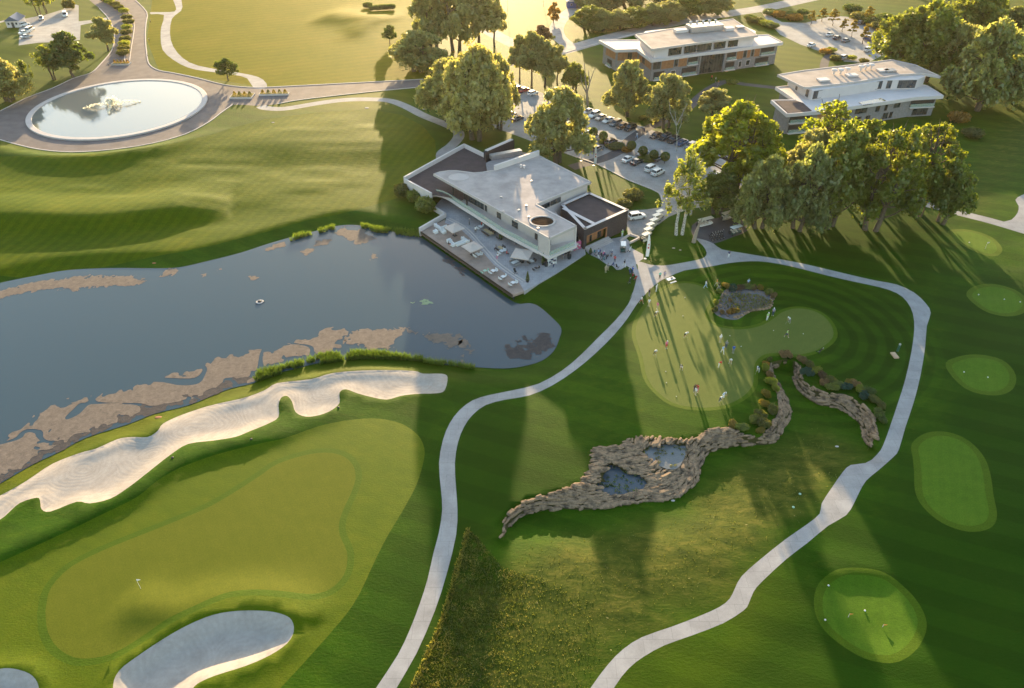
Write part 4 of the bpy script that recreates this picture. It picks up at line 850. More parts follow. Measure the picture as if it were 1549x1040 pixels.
b = MB(); b.prism(dk, -.25, tz + .04); deck = b.build('waterside_deck', deckmat()); tag(deck, 'brown timber deck running along the water edge of the terrace', 'deck')
b = MB()
a0, a1 = Vector(dk[0]), Vector(dk[-1]); dd = (a1 - a0)
for k in range(22): q = a0 + dd * (k / 21) + Vector((-dd.y, dd.x)).normalized() * (-.6 if True else .6); b.box((q.x + .6, q.y + .8, -1.2), (.3, .3, 2.2))
b.build('piles', m_black, deck)
b = MB(); wall(b, dk[-1], dk[0], -.35, tz + .1, .25, off=.0); wall(b, dk[0], dk[-1], -.35, tz + .1, .25, off=.25); b.build('edge_beam', mat('deck_edge', (.10, .075, .06), .8), deck)
# white steps between terrace and deck
st = smooth_poly([Vector(p) for p in P2([(675,331),(697.5,343),(712,356),(722,368),(734,381),(749,398),(768,412.5),(790,427)], tz)], False, 3)
for k in range(2):
    b = MB()
    for i in range(len(st) - 1): wall(b, (st[i][0] + k * .55, st[i][1] + k * .4), (st[i + 1][0] + k * .55, st[i + 1][1] + k * .4), tz, tz + .07 + .06 * k, .28)
    tag(b.build('terrace_step', m_conc), ['lower', 'upper'][k] + ' pale curved step between the deck and the terrace', 'step', 'curved terrace steps')
b = MB(); 
for A, B in (((636,351),(675.4,328)), ((675.4,328),(656,316)), ((656,316),(654,308))): wall(b, W(*A, .1), W(*B, .1), -1.0, 1.25, .45)
tag(b.build('terrace_wall', m_white), 'low white angular wall closing the left end of the deck', 'wall')
# low planter wall by the service yard
b = MB()
for A, B in (((939,366),(953,356.5)), ((953,356.5),(966,361)), ((966,361),(951,368.5))): wall(b, W(*A), W(*B), 0, .55, .35)
tag(b.build('low_wall', m_conc), 'low pale angled wall beside the drive at the dark wing', 'wall')
# ---------------------------------------------------------------- the two far buildings
def pavilion(name_label, RZ, SZ, roofpx, slabpx, frontbase, thirdwall, low, bays, z0=0.0, tag2='building', lights=()):
    r = empty('pavilion', G(*frontbase), 0, name_label, tag2); Q = Rel(r)
    rf = P2(roofpx, RZ); ccw = area(rf) > 0
    b = MB(); b.prism(inset(rf, .3), RZ - .7, RZ - .14); Q(b, 'roof', m_roofb)
    b = MB(); nR = len(rf)
    for i in range(nR): wall(b, rf[i], rf[(i + 1) % nR], RZ - .75, RZ, .4, off=0 if ccw else .4)
    Q(b, 'roof_edge', m_conc)
    s = P2(slabpx, SZ); ccs = area(s) > 0; b = MB(); b.prism(inset(s, .3), SZ - .9, SZ - .12); Q(b, 'balcony_slab', m_white)
    b = MB()
    for i in range(len(s)): wall(b, s[i], s[(i + 1) % len(s)], SZ - .95, SZ + .1, .35, off=0 if ccs else .35)
    Q(b, 'slab_band', m_white)
    # top storey
    tw = P2(thirdwall, SZ); b = MB(); b.prism(tw, SZ - .2, RZ - .6); Q(b, 'top_wall', m_white)
    # lower body
    body = inset(s, 1.3); b = MB(); b.prism(body, z0 - 1.5, SZ - .9); Q(b, 'lower_wall', m_stone)
    return r, Q, rf, s, tw, body
b1roof = [(960.4,51.5),(985.7,73.6),(1061,63.2),(1100,58.4),(1146.8,52.8),(1109,27.5),(1078,32)]
b1slab = [(905.2,60.4),(931,75),(963.6,74.2),(985,90.5),(1061,80),(1102,75.5),(1185,63.8),(1162,52),(1100,54),(1000,60),(950,60)]
b1third = [(989,87),(1008,86),(1060,77),(1115,70.5),(1138,68.5),(1141,60),(1108,45),(975,60),(968,68)]
r1, Q1, rf1, s1_, tw1, bd1 = pavilion('long three-storey building with orange timber bays, further and left of the two pavilions', 11.6, 7.9, b1roof, b1slab, (1040,118), b1third, None, None)
def face(r, A, B, items, z):      # items: (u0,u1,z0,z1,kind)
    Q = Rel(r)
    for it in items:
        u0, u1, a, c, k = it[:5]
        if k == 'win': fixwin(window(r, A, B, u0, u1, a + z, c + z, .05, div=it[5] if len(it) > 5 else 2), r)
        elif k == 'wwin': fixwin(window(r, A, B, u0, u1, a + z, c + z, .07, fm=m_white, div=it[5] if len(it) > 5 else 1), r)
        elif k == 'wood': b = MB(); wall(b, A, B, a + z, c + z, .2, u0, u1, .03); Q(b, 'timber_panel', m_wood)
        elif k == 'loggia': b = MB(); wall(b, A, B, a + z, c + z, .2, u0, u1, .02); Q(b, 'loggia', m_black); b = MB(); wall(b, A, B, a + z, a + z + 1.0, .05, u0, u1, .5); Q(b, 'balustrade', m_rail); b = MB(); wall(b, A, B, a + z - .25, a + z, 1.1, u0 - .01, u1 + .01, .9); Q(b, 'balcony', m_white)
        elif k == 'pier': b = MB(); wall(b, A, B, a + z, c + z, .6, u0, u1, .6); Q(b, 'pier', m_stone)
        elif k == 'curtain': fixwin(window(r, A, B, u0, u1, a + z, c + z, .08, div=8, name='glass_wall'), r)
def edge_of(poly, pa, pb, z):     # world edge nearest to the photographed line
    A, B = Vector(W(*pa, z)), Vector(W(*pb, z)); n = len(poly); best = None
    for i in range(n):
        a, c = Vector(poly[i][:2]), Vector(poly[(i + 1) % n][:2])
        for x, y in ((a, c), (c, a)):
            e = (x - A).length + (y - B).length
            if best is None or e < best[0]: best = (e, x, y)
    return best[1], best[2]
A = Vector(bd1[3]); B = Vector(bd1[6]); A, B = (A, B) if A.x < B.x else (B, A)
mid = Vector(bd1[4]); mid2 = Vector(bd1[5])
face(r1, A, mid, [(.05,.28,.4,3.0,'loggia'),(.42,.52,.8,2.8,'wwin'),(.66,.98,.4,3.0,'loggia'),(.02,.18,4.0,6.6,'win'),(.20,.46,3.7,6.9,'wood'),(.48,.55,4.0,6.6,'win'),(.57,.75,3.7,6.9,'wood'),(.77,.98,4.0,6.7,'loggia')], 0)
face(r1, mid, mid2, [(.02,.07,0,7,'pier'),(.08,.92,.2,6.8,'curtain'),(.93,.98,0,7,'pier')], 0)
face(r1, mid2, B, [(.03,.2,.4,3.0,'loggia'),(.28,.34,.7,2.9,'wwin'),(.42,.50,.9,2.9,'wwin'),(.60,.86,.4,3.0,'loggia'),(.03,.2,4.0,6.7,'loggia'),(.22,.34,3.7,6.9,'wood'),(.35,.40,4.0,6.6,'win'),(.42,.48,3.7,6.9,'wood'),(.50,.54,4,6.6,'win'),(.56,.66,3.7,6.9,'wood'),(.68,.94,4.0,6.7,'loggia')], 0)
Aw, Bw = Vector(tw1[1]), Vector(tw1[3]); face(r1, Aw, Bw, [(.02,.2,.3,3.0,'win',3),(.24,.40,.3,3.0,'win',4),(.42,.62,.3,3.0,'win',5),(.66,.82,.3,3.0,'win',3),(.86,1.0,.3,3.0,'win',3)], 7.9)
Al, Bl = Vector(bd1[2]), Vector(bd1[3]); face(r1, Al, Bl, [(.05,.95,3.7,6.9,'wood'),(.3,.5,4,6.5,'win')], 0)
Al, Bl = Vector(bd1[1]), Vector(bd1[2]); face(r1, Al, Bl, [(.05,.95,3.7,6.9,'wood'),(.5,.7,4,6.5,'win')], 0)
Al, Bl = Vector(bd1[0]), Vector(bd1[1]); face(r1, Al, Bl, [(.2,.9,3.7,6.9,'wood'),(.35,.7,.5,2.8,'loggia')], 0)
q = W3(1065, 45, 11.6); b = MB(); b.box(q + Vector((0, 0, 1.0)), (13, 5, 2.0), .3); Q1(b, 'roof_plant', m_metal)
for k in range(5): b = MB(); b.lathe([(.4, 0), (.4, .6), (.6, .7), (.1, .9)], q + Vector((-5 + k * 2.4, 1 + k * .6, 2.0)), 8); Q1(b, 'vent', m_white)
b = MB(); b.box(q + Vector((-9, -2.5, .5)), (5, 2.5, 1.0), .3); Q1(b, 'skylight', m_white); b = MB(); b.box(q + Vector((9, 0, .5)), (3.5, 2.5, 1.0), .3); Q1(b, 'skylight', m_white)
b = MB(); b.box(W3(1119, 42, 11.6) + Vector((0, 0, .3)), (3, 2, .7), .3); Q1(b, 'skylight', m_metal)
b2roof = [(1176,112),(1216.6,131.6),(1290,124),(1363,112),(1394,110.2),(1423.4,114.8),(1385,97),(1348.8,89.2),(1280,98),(1215,105.5)]
b2slab = [(1173,131),(1202,150.5),(1166,151),(1190.6,172.5),(1236,168.6),(1300,159.5),(1345,153),(1384,147),(1428,144.6),(1403,129),(1350,118),(1250,124)]
b2third = [(1191,128),(1226,151),(1290,142),(1333,134.5),(1384,133.5),(1396,128),(1352,112),(1250,120)]
r2, Q2, rf2, s2_, tw2, bd2 = pavilion('long three-storey building with a wide grey roof terrace, nearer and right of the two pavilions', 10.2, 6.7, b2roof, b2slab, (1300,190), b2third, None, None)
pts = [Vector(bd2[k]) for k in (3, 4, 5, 6, 7, 8)]
Z2 = [(.05,.45,.6,2.6,'win',2),(.55,.95,.6,2.6,'win',2)]
face(r2, pts[0], pts[1], [(.1,.9,.3,2.6,'loggia'),(.08,.95,3.4,5.6,'loggia')], 0)
face(r2, pts[1], pts[2], [(.1,.3,.6,2.5,'win'),(.5,.8,.6,2.5,'win'),(.1,.35,3.5,5.4,'wood'),(.4,.9,3.4,5.5,'loggia')], 0)
face(r2, pts[2], pts[3], [(.05,.3,.5,2.5,'win'),(.45,.6,.5,2.5,'win'),(.02,.42,3.5,5.4,'win',2),(.72,.86,3.3,5.5,'win',1)], 0)
face(r2, pts[3], pts[4], [(.05,.25,.5,2.5,'win'),(.3,.42,.5,2.5,'win'),(.03,.14,3.2,5.6,'win',1),(.38,.62,3.6,5.6,'win',2)], 0)
face(r2, pts[4], pts[5], [(.02,.95,3.2,5.7,'loggia'),(.2,.8,.4,2.6,'win',3)], 0)
A, B = Vector(tw2[1]), Vector(tw2[3]); face(r2, A, B, [(.02,.2,.2,2.7,'win',3),(.24,.34,.2,2.7,'win',2),(.38,.60,.2,2.7,'win',4),(.66,.72,.2,2.7,'win',1),(.75,.99,.2,2.7,'win',5)], 6.7)
A, B = Vector(tw2[3]), Vector(tw2[4]); face(r2, A, B, [(.12,.26,.2,2.7,'win',1),(.45,.98,.2,2.7,'win',4)], 6.7)
A, B = Vector(tw2[0]), Vector(tw2[1]); face(r2, A, B, [(.35,.42,.2,2.4,'win',1),(.78,.88,.2,2.4,'win',1)], 6.7)
dr = P2([(1172,151.5),(1193,170.5),(1228,166.5),(1215,155),(1204,151.3)], 6.9); b = MB(); b.prism(dr, 6.7, 6.84); Q2(b, 'dark_roof', m_roofd)
tg = P2([(1299,154),(1306,158.5),(1342,152.5),(1333,147.5)], 6.8); b = MB(); b.prism(tg, 6.6, 6.75); Q2(b, 'skylight', m_glass)
for k, (a, c) in enumerate([(1261,112),(1271,111.5),(1281,110),(1301.5,106.5),(1309,105),(1317,104)]):
    q = W3(a, c, 10.2); b = MB(); b.lathe([(.35, 0), (.35, 1.0), (.95, 1.15), (.95, 1.6), (.3, 1.75)], q, 10); Q2(b, 'roof_cowl', m_white)
for a, c in ((1335,106.5),(1346,107),(1288,114),(1245,121)):
    q = W3(a, c, 10.2); b = MB(); b.box(q + Vector((0, 0, .2)), (3.6, 2.4, .5), .2); Q2(b, 'skylight', m_metal if a > 1340 else m_white)
# ---------------------------------------------------------------- small hut and far huts
def hut(px, py, w, d, h, rz, roofm, wallm, label, gable=True):
    r = empty('hut', G(px, py), rz, label, 'hut'); b = MB(); b.box((0, 0, h / 2), (w, d, h)); b.build('wall', wallm, r)
    b = MB(); e = .5
    b.add([(-w/2-e, -d/2-e, h-.1), (0, -d/2-e, h+w*.32), (w/2+e, -d/2-e, h-.1), (-w/2-e, d/2+e, h-.1), (0, d/2+e, h+w*.32), (w/2+e, d/2+e, h-.1)], [(0,1,4,3), (1,2,5,4), (0,2,1), (3,4,5), (0,3,5,2)]); b.build('roof', roofm, r)
    b = MB(); b.box((0, -d/2-.03, 1.05), (1.0, .08, 2.1)); b.build('door', m_frame, r)
    for s in (-1, 1): f = MB(); f.box((s * w * .3, -d/2-.03, 1.6), (.9, .08, 1.0)); fo = f.build('window', m_white, r); g = MB(); g.box((s * w * .3, -d/2-.08, 1.6), (.74, .04, .84)); g.build('pane', m_glass, fo)
    return r
m_solar = mat('blue_grey_roof', (0.10, 0.13, 0.20), 0.3, 0.1, 1, .6); m_blue = mat('blue_paint', (0.04, 0.09, 0.28), .5, .1)
hut(26, 38, 5.2, 7, 2.8, .12, m_solar, m_white, 'small white hut with a blue-grey pitched roof at the roadside car park')
hut(872, 10, 9, 5, 3.0, .05, m_conc, m_blue, 'blue site cabin at the top of the side road', )
hut(1094, 4, 5, 4, 2.8, .1, m_blue, m_white, 'small blue and white cabin at the upper edge by the far road')
# ---------------------------------------------------------------- round fountain basin
fb = empty('fountain_basin', (RC.x, RC.y, 0), 0, 'large round basin with a pale stone rim on the roundabout', 'fountain basin')
b = MB(); b.lathe([(RRAD - .1, -.3), (RRAD, .42), (RRAD - .15, .48), (RRAD - 1.6, .48), (RRAD - 1.75, .35), (RRAD - 1.8, -.1)], (0, 0, 0), 120); b.f = b.f[:-2]; b.m = b.m[:-2]; b.build('rim', m_conc, fb, False)
def pool_water():
    n = N('basin_water'); p = n.pos(); n.set((0.16, 0.18, 0.18), 0.06, 1.0, nrm=n.bump(n.noise(p, .8, 5, .6), .22, .06)); n.b.inputs['IOR'].default_value = 1.45; return n.m
b = MB(); b.lathe([(RRAD - 1.7, 0), (RRAD - 1.7, .24)], (0, 0, 0), 96); b.build('basin_water', pool_water(), fb)
n = N('spray'); n.set((0.9, 0.9, 0.9), 0.35, 0.5); n.b.inputs['Alpha'].default_value = 0.8; m_spray = n.m; _t = leafmat('spray_white', (.85, .85, .85), (.95, .93, .88), .5, .1); m_spray = _t
fc = Vector(W(170, 160)) - RC; jet = empty('fountain_jet', (RC.x + fc.x, RC.y + fc.y, .24), 0, 'white fountain spray with four arms in the middle of the round basin', 'fountain')
rs = np.random.default_rng(5); Pj = []
for k in range(26):
    a = rs.random() * 6.28; v = rs.uniform(.4, 1.3); 
    for t in np.linspace(0, 1, 26): Pj.append((math.cos(a) * v * t * 2.2, math.sin(a) * v * t * 2.2, 4.4 * t * (1 - t) * 1.9))
for a in (.35, 1.9, 3.5, 5.0):
    for t in np.linspace(0, 1, 110): Pj.append((math.cos(a) * t * 8.5, math.sin(a) * t * 8.5, 3.4 * t * (1 - t)))
Pj = np.array(Pj) + rs.normal(size=(len(Pj), 3)) * .16; Pj[:, 2] = np.maximum(Pj[:, 2], .02); me = cards_mesh('water_jets', Pj, .5, rs); me.materials.append(m_spray); link(bpy.data.objects.new('water_jets', me), jet)
b = MB(); b.lathe([(.5, -.3), (.5, .1), (.2, .3)], (0, 0, 0), 12); b.build('nozzle', m_metal, jet)
# kerbs along the roads
def kerb(pts, label, w=.35, h=.14, m=None, z=0):
    c = wp(pts, 0, 3, closed=False); zz = heights(np.array([p[0] for p in c]), np.array([p[1] for p in c])); b = MB(); V = []; Fc = []
    for i, p in enumerate(c):
        a = Vector(c[max(i - 1, 0)]); e = Vector(c[min(i + 1, len(c) - 1)]); d = (e - a).normalized(); nx, ny = -d.y * w / 2, d.x * w / 2
        V += [(p[0] + nx, p[1] + ny, zz[i] - .2), (p[0] + nx, p[1] + ny, zz[i] + h), (p[0] - nx, p[1] - ny, zz[i] + h), (p[0] - nx, p[1] - ny, zz[i] - .2)]
    for i in range(len(c) - 1):
        for k in range(3): Fc.append((i * 4 + k, (i + 1) * 4 + k, (i + 1) * 4 + k + 1, i * 4 + k + 1))
    b.add(V, Fc); o = b.build('kerb', m or m_conc); return tag(o, kind='structure')
kerb([(0,211),(20,217),(60,226),(110,230),(170,226),(230,217),(280,203),(315,185),(335,170),(352,158)], '')
kerb([(205,0),(222,18),(221,35),(220,55),(222,80),(226,97),(240,106),(262,110),(300,118),(340,128),(382,132),(420,131),(480,128),(560,124),(640,119.5)], '')
kerb([(0,168),(40,148),(80,133),(112,118),(138,110),(152,97),(168,78),(173,62),(172,45),(163,26),(150,12)], '')
kerb([(812,216),(865,235),(905,249),(942,268),(960,276),(996,291),(1001,303)], ''); kerb([(830,144),(880,163),(945,185),(975,193)], ''); kerb([(1040,214),(1068,223),(1110,237)], '')
kerb([(630,132),(560,139),(460,150),(420,157)], ''); kerb([(853,80),(905,65),(960,51)], '')
kerb([(158,0),(180,14),(192,27),(196,44),(193,60),(190,75),(188,92)], '',.3,.14); kerb([(172,0),(196,20),(203,36),(202,52),(199,70),(196,92)], '',.3,.14)
# ============================================================ VEHICLES
m_tyre = mat('tyre', (0.025, 0.025, 0.027), .85, .1); m_rim = mat('rim', (0.45, 0.45, 0.47), .3, .05, metal=.8)
m_lamp = mat('lamp_glass', (0.75, 0.75, 0.72), .15, .03, spec=.8); m_tail = mat('tail_lamp', (0.45, 0.02, 0.015), .2, .03, spec=.8)
n = N('car_glass'); n.set((0.015, 0.018, 0.022), .04, 1.0); m_cg = n.m
PAINT = {}
def paint(c):
    if c not in PAINT:
        col = dict(white=(.72, .72, .70), silver=(.42, .43, .44), grey=(.14, .145, .15), black=(.022, .022, .025), brown=(.09, .055, .04), red=(.30, .03, .025), blue=(.04, .07, .16), green=(.02, .06, .045), cream=(.62, .57, .45), beige=(.38, .33, .26))[c]
        n = N('paint_' + c); n.set(col, .28, .6); n.b.inputs['Coat Weight'].default_value = .8; n.b.inputs['Coat Roughness'].default_value = .06; PAINT[c] = n.m
    return PAINT[c]
def loft(b, st, closed=True):
    """st: list of rings (same count)"""
    k = len(st[0]); V = [p for r in st for p in r]; Fc = []
    for i in range(len(st) - 1):
        for j in range(k): Fc.append((i * k + j, i * k + (j + 1) % k, (i + 1) * k + (j + 1) % k, (i + 1) * k + j))
    Fc.append(tuple(range(k))[::-1]); Fc.append(tuple(range((len(st) - 1) * k, len(st) * k))); b.add(V, Fc)
def ring(x, w, z0, z1, r=.12):
    return [(x, -w + r, z0), (x, w - r, z0), (x, w, z0 + r), (x, w, z1 - r * 1.3), (x, w - r * 1.2, z1), (x, -w + r * 1.2, z1), (x, -w, z1 - r * 1.3), (x, -w, z0 + r)]
CARS = {}
def car_meshes(kind, colr):
    key = (kind, colr)
    if key in CARS: return CARS[key]
    L, Wd, Hh, hood = dict(sedan=(4.7, 1.84, 1.46, .93), suv=(4.75, 1.92, 1.74, 1.08), hatch=(4.2, 1.78, 1.52, .96), van=(4.9, 1.95, 1.95, 1.15))[kind]
    h = L / 2; w = Wd / 2; b = MB()
    xs = [(-h, .80, .35, hood * .82), (-h + .12, .93, .26, hood * (1.0 if kind != 'sedan' else .98)), (-h + .9, 1.0, .20, hood), (-.2, 1.0, .19, hood + .02), (h - 1.5, 1.0, .20, hood), (h - .55, .97, .22, hood * .86), (h - .12, .88, .27, hood * .72), (h, .74, .36, hood * .62)]
    loft(b, [ring(x, w * k, z0, z1) for x, k, z0, z1 in xs])
    # roof skin
    back = dict(sedan=-h + 1.25, suv=-h + .45, hatch=-h + .45, van=-h + .25)[kind]; ft = h - dict(sedan=1.95, suv=1.85, hatch=1.7, van=1.3)[kind]
    rz = Hh; loft(b, [ring(back - .02 + .10, w * .70, rz - .09, rz - .01, .05), ring(back + .35, w * .76, rz - .09, rz + .02, .05), ring(ft - .25, w * .76, rz - .09, rz + .01, .05), ring(ft + .02, w * .70, rz - .12, rz - .03, .05)])
    for s in (-1, 1):
        for x, lx in ((back - (.35 if kind == 'sedan' else .15), back + .10), (ft + .62, ft)): b.cyl((x, s * w * .90, hood - .02), (lx, s * w * .73, rz - .06), .05, .04, 5)
        b.cyl((-.1, s * w * .92, hood), (-.1, s * w * .755, rz - .05), .045, .04, 5)
        b.box((ft + .45, s * (w + .09), hood + .08), (.16, .18, .12))
    body = b.mesh('body'); body.materials.append(paint(colr)); body.polygons.foreach_set('use_smooth', [False] * len(body.polygons))
    g = MB(); rb, rf = back - (.45 if kind == 'sedan' else .18), ft + .72
    lo = [(rb, -w * .86, hood - .06), (rf, -w * .86, hood - .06), (rf, w * .86, hood - .06), (rb, w * .86, hood - .06)]; hi = [(back + .12, -w * .69, rz - .07), (ft - .02, -w * .69, rz - .07), (ft - .02, w * .69, rz - .07), (back + .12, w * .69, rz - .07)]
    g.add(lo + hi, [(3, 2, 1, 0), (4, 5, 6, 7), (0, 1, 5, 4), (1, 2, 6, 5), (2, 3, 7, 6), (3, 0, 4, 7)]); glass = g.mesh('windows'); glass.materials.append(m_cg)
    t = MB(); t.cyl((0, -.11, 0), (0, .11, 0), .335, n=14); ty = t.mesh('tyre'); ty.materials.append(m_tyre)
    r = MB(); r.cyl((0, -.12, 0), (0, .12, 0), .21, n=10); ri = r.mesh('rim'); ri.materials.append(m_rim)
    l = MB(); l.box((0, 0, 0), (.16, .38, .13)); lm = l.mesh('headlight'); lm.materials.append(m_lamp); l2 = MB(); l2.box((0, 0, 0), (.14, .36, .16)); l3 = l2.mesh('tail_light'); l3.materials.append(m_tail)
    CARS[key] = (body, glass, ty, ri, lm, l3, h, w, hood); return CARS[key]
def ang(p0, p1):
    a, b = Vector(W(*p0)), Vector(W(*p1)); return math.atan2(b.y - a.y, b.x - a.x)
def car(px, py, rz, kind, colr, label, group=None, name='parked_car', cat='car'):
    body, glass, ty, ri, lm, l3, h, w, hood = car_meshes(kind, colr); r = empty(name, G(px, py, .02), rz, label, cat, group)
    link(bpy.data.objects.new('body', body), r); link(bpy.data.objects.new('windows', glass), r)
    for x in (-h * .60, h * .62):
        for y in (-w + .1, w - .1):
            wh = bpy.data.objects.new('wheel', ty); link(wh, r); wh.location = (x, y, .335); q = bpy.data.objects.new('rim', ri); link(q, wh)
    for y in (-w * .62, w * .62):
        a = bpy.data.objects.new('headlight', lm); link(a, r); a.location = (h - .10, y, hood * .62 - .08); a = bpy.data.objects.new('tail_light', l3); link(a, r); a.location = (-h + .06, y, hood * .74)
    return r
aU = ang((873, 221), (894, 212)); aU2 = ang((985, 208), (1003, 200)); PK = 'cars in the row along the lawn'
for i, (x, y, k, c, l) in enumerate([(889,171,'sedan','silver','silver sedan half hidden by the loose willow, first in the upper row'),(899,176,'suv','white','white off-roader at the left end of the visible upper row'),(909,180,'sedan','beige','pale beige sedan between two white cars in the upper row'),(920,184,'sedan','white','white sedan, right of the beige one in the upper row'),(931,189,'suv','grey','grey off-roader in the middle of the upper row'),(941,193,'sedan','brown','brown sedan second from the right of the upper left row'),(953,196,'suv','black','black off-roader at the right end of the upper left row')]): car(x, y, aU + math.pi, k, c, l, PK)
for i, (x, y, k, c, l) in enumerate([(992,207,'sedan','brown','dark brown sedan first right of the dark footpath'),(1006,210,'suv','black','tall black off-roader second right of the dark footpath'),(1018,214,'suv','black','black off-roader left of the bare white-stemmed tree'),(1031,218,'sedan','blue','navy sedan right of the bare white-stemmed tree'),(1044,224,'suv','grey','dark grey off-roader beside the glowing maple'),(1056,228,'hatch','white','white hatchback at the right end, beside the glowing maple')]): car(x, y, aU2 + math.pi, k, c, l, PK)
PM = 'cars in the middle of the car park'
for x, y, k, c, l in [(887,204,'sedan','silver','silver sedan behind the first clipped ball tree'),(899,209,'hatch','silver','silver hatchback between the first two clipped ball trees'),(883,218,'sedan','white','white sedan left of the three near the feather flags'),(893,222,'sedan','silver','silver sedan in the middle of three near the feather flags'),(904,227,'hatch','grey','grey hatchback right of the three near the feather flags'),(924,217,'suv','brown','dark brown off-roader by itself right of the ball trees'),
    (950,243,'sedan','white','white saloon beside the black one near the orange bush'),(963,247,'sedan','black','black sedan right beside the white saloon'),(972,233,'hatch','white','white hatchback behind the third clipped ball tree'),(996,241,'sedan','grey','dark grey sedan between the two right ball trees'),(985,257,'suv','white','white off-roader left of the pair at the grass edge'),(995,263,'suv','white','white off-roader right of the pair, beside the birch')]: car(x, y, aU, k, c, l, PM)
PL = 'cars under the trees left of the car park'
for x, y, k, c, l in [(784,137,'suv','brown','dark brown off-roader under the thin-stemmed trees'),(793,138,'sedan','red','dark red sedan beside the brown off-roader under the trees'),(806,143,'hatch','white','small white hatchback under the thin-stemmed trees'),(783,181,'sedan','brown','dark brown sedan at the right foot of the huge willows'),(772,176,'suv','grey','grey off-roader tucked behind the huge willows')]: car(x, y, aU, k, c, l, PL)
for x, y, k, c, l in [(1086,268,'hatch','white','white hatchback glimpsed below the glowing maple'),(1120,262,'sedan','silver','silver sedan glimpsed right of the glowing maple'),(1150,262,'suv','white','white off-roader behind the dusky willow')]: car(x, y, aU, k, c, l, 'cars glimpsed beyond the grove')
car(963, 330, ang((952, 330), (975, 326)), 'suv', 'white', 'white off-roader standing alone on the drive beside the dark wing')
A2_ = ang((1250, 54), (1262, 50)); F2 = 'cars in the far car park'
for x, y, k, c, l in [(1255,54,'sedan','white','white sedan left of the three in the far car park'),(1266,59,'sedan','black','black sedan in the middle of the three in the far car park'),(1279,63,'sedan','grey','dark grey sedan right of the three in the far car park'),(1227,70,'sedan','white','white sedan alone at the grass edge of the far car park'),(1302,36,'hatch','grey','dark car parked at the top of the far car park'),(1314,61,'van','blue','dark blue van under the young trees'),(1313,77,'suv','white','white off-roader near the big willow of the far car park'),(1276,89,'suv','silver','silver off-roader behind the right building roof')]: car(x, y, (A2_ + math.pi / 2 if 'van' in k else A2_), k, c, l, F2)
for x, y, k, c, l, a in [(99,24,'van','white','white van facing the viewer at the hut car park',ang((99,20),(99,27))),(63,29,'hatch','silver','small silver car seen from behind near the hut car park verge',ang((63,22),(63,30))),(37,39,'suv','white','white car parked right behind the small hut',ang((30,42),(44,38))),(46,47,'van','white','white van in the middle of the group beside the hut',ang((38,50),(52,42))),(38,51,'sedan','white','white car left of the white van beside the hut',ang((32,52),(44,49))),(41,57,'sedan','silver','silver car nearest the viewer beside the hut',ang((33,58),(50,54)))]: car(x, y, a, k, c, l, 'vehicles by the small hut')
# golf carts
def cart_meshes(colr, rows=1):
    L = 2.4 + (rows - 1) * .95; h = L / 2; out = {}
    b = MB(); loft(b, [ring(-h, .50, .35, .72, .08), ring(-h + .3, .60, .28, .80, .08), ring(-h + .7, .60, .25, .42, .06), ring(h - .75, .60, .25, .40, .06), ring(h - .55, .58, .26, .82, .08), ring(h - .15, .50, .30, .72, .08), ring(h, .38, .38, .58, .06)]); me = b.mesh('body'); me.materials.append(paint(colr)); out['body'] = [(me, (0, 0, 0))]
    b = MB()
    for k in range(rows): x = -h + .75 + k * .95; b.box((x, 0, .72), (.52, 1.1, .16)); b.box((x - .27, 0, 1.02), (.12, 1.1, .5))
    me = b.mesh('seat'); me.materials.append(mat('cart_seat', (.5, .47, .40), .6)); out['seat'] = [(me, (0, 0, 0))]
    b = MB(); b.box((0, 0, 1.92), (L - .15, 1.25, .07), taper=.93); me = b.mesh('roof'); me.materials.append(paint('cream' if colr != 'green' else 'white')); out['roof'] = [(me, (0, 0, 0))]
    b = MB()
    for s in (-1, 1): b.cyl((h - .55, s * .52, .7), (h - .72, s * .52, 1.9), .025, n=5); b.cyl((-h + .35, s * .52, .7), (-h + .22, s * .52, 1.9), .025, n=5)
    b.cyl((h - .7, -.25, .7), (h - .95, -.25, 1.05), .02, n=5); b.lathe([(.17, 0), (.17, .03)], (h - .97, -.25, 1.05), 10); me = b.mesh('frame'); me.materials.append(m_frame); out['frame'] = [(me, (0, 0, 0))]
    b = MB(); b.cyl((0, -.08, 0), (0, .08, 0), .23, n=12); me = b.mesh('wheel'); me.materials.append(m_tyre); out['wheel'] = [(me, (x, y, .23)) for x in (-h + .4, h - .45) for y in (-.5, .5)]
    b = MB(); b.box((-h - .12, 0, .85), (.35, .7, .65)); me = b.mesh('bag_rack'); me.materials.append(m_black); out['bag_rack'] = [(me, (0, 0, 0))]
    return out
CM = {}
def cart(px, py, rz, colr, label, group=None, rows=1):
    key = (colr, rows)
    if key not in CM: CM[key] = cart_meshes(colr, rows)
    r = empty('golf_cart', G(px, py, .03), rz, label, 'golf cart', group)
    for nm, L_ in CM[key].items():
        for me, p in L_: o = bpy.data.objects.new(nm, me); link(o, r); o.location = p
    return r
ca = ang((985, 346), (996, 341))
for i, (x, y) in enumerate([(997,329),(992,335),(988,342),(982.5,349),(979,356),(976,364)]): cart(x, y, ca, 'cream', 'cream-roofed golf cart, %s from the top of the line beside the birch' % ['first', 'second', 'third', 'fourth', 'fifth', 'sixth and last'][i], 'golf carts in line beside the birch')
cart(1066, 341, ang((1056, 343), (1076, 338)), 'white', 'long white golf cart left behind the bent dead trunk', rows=3)
cart(1101, 331, ang((1092, 334), (1112, 328)), 'beige', 'long beige golf cart at the top of the cart parking', rows=3)
cart(1112, 353, ang((1100, 356), (1122, 349)), 'green', 'dark green golf cart with a white roof at the right of the cart parking', rows=2)
cart(942, 379, ang((942, 372), (943, 384)), 'green', 'dark green golf cart with a white roof on the plaza by the dark wing')
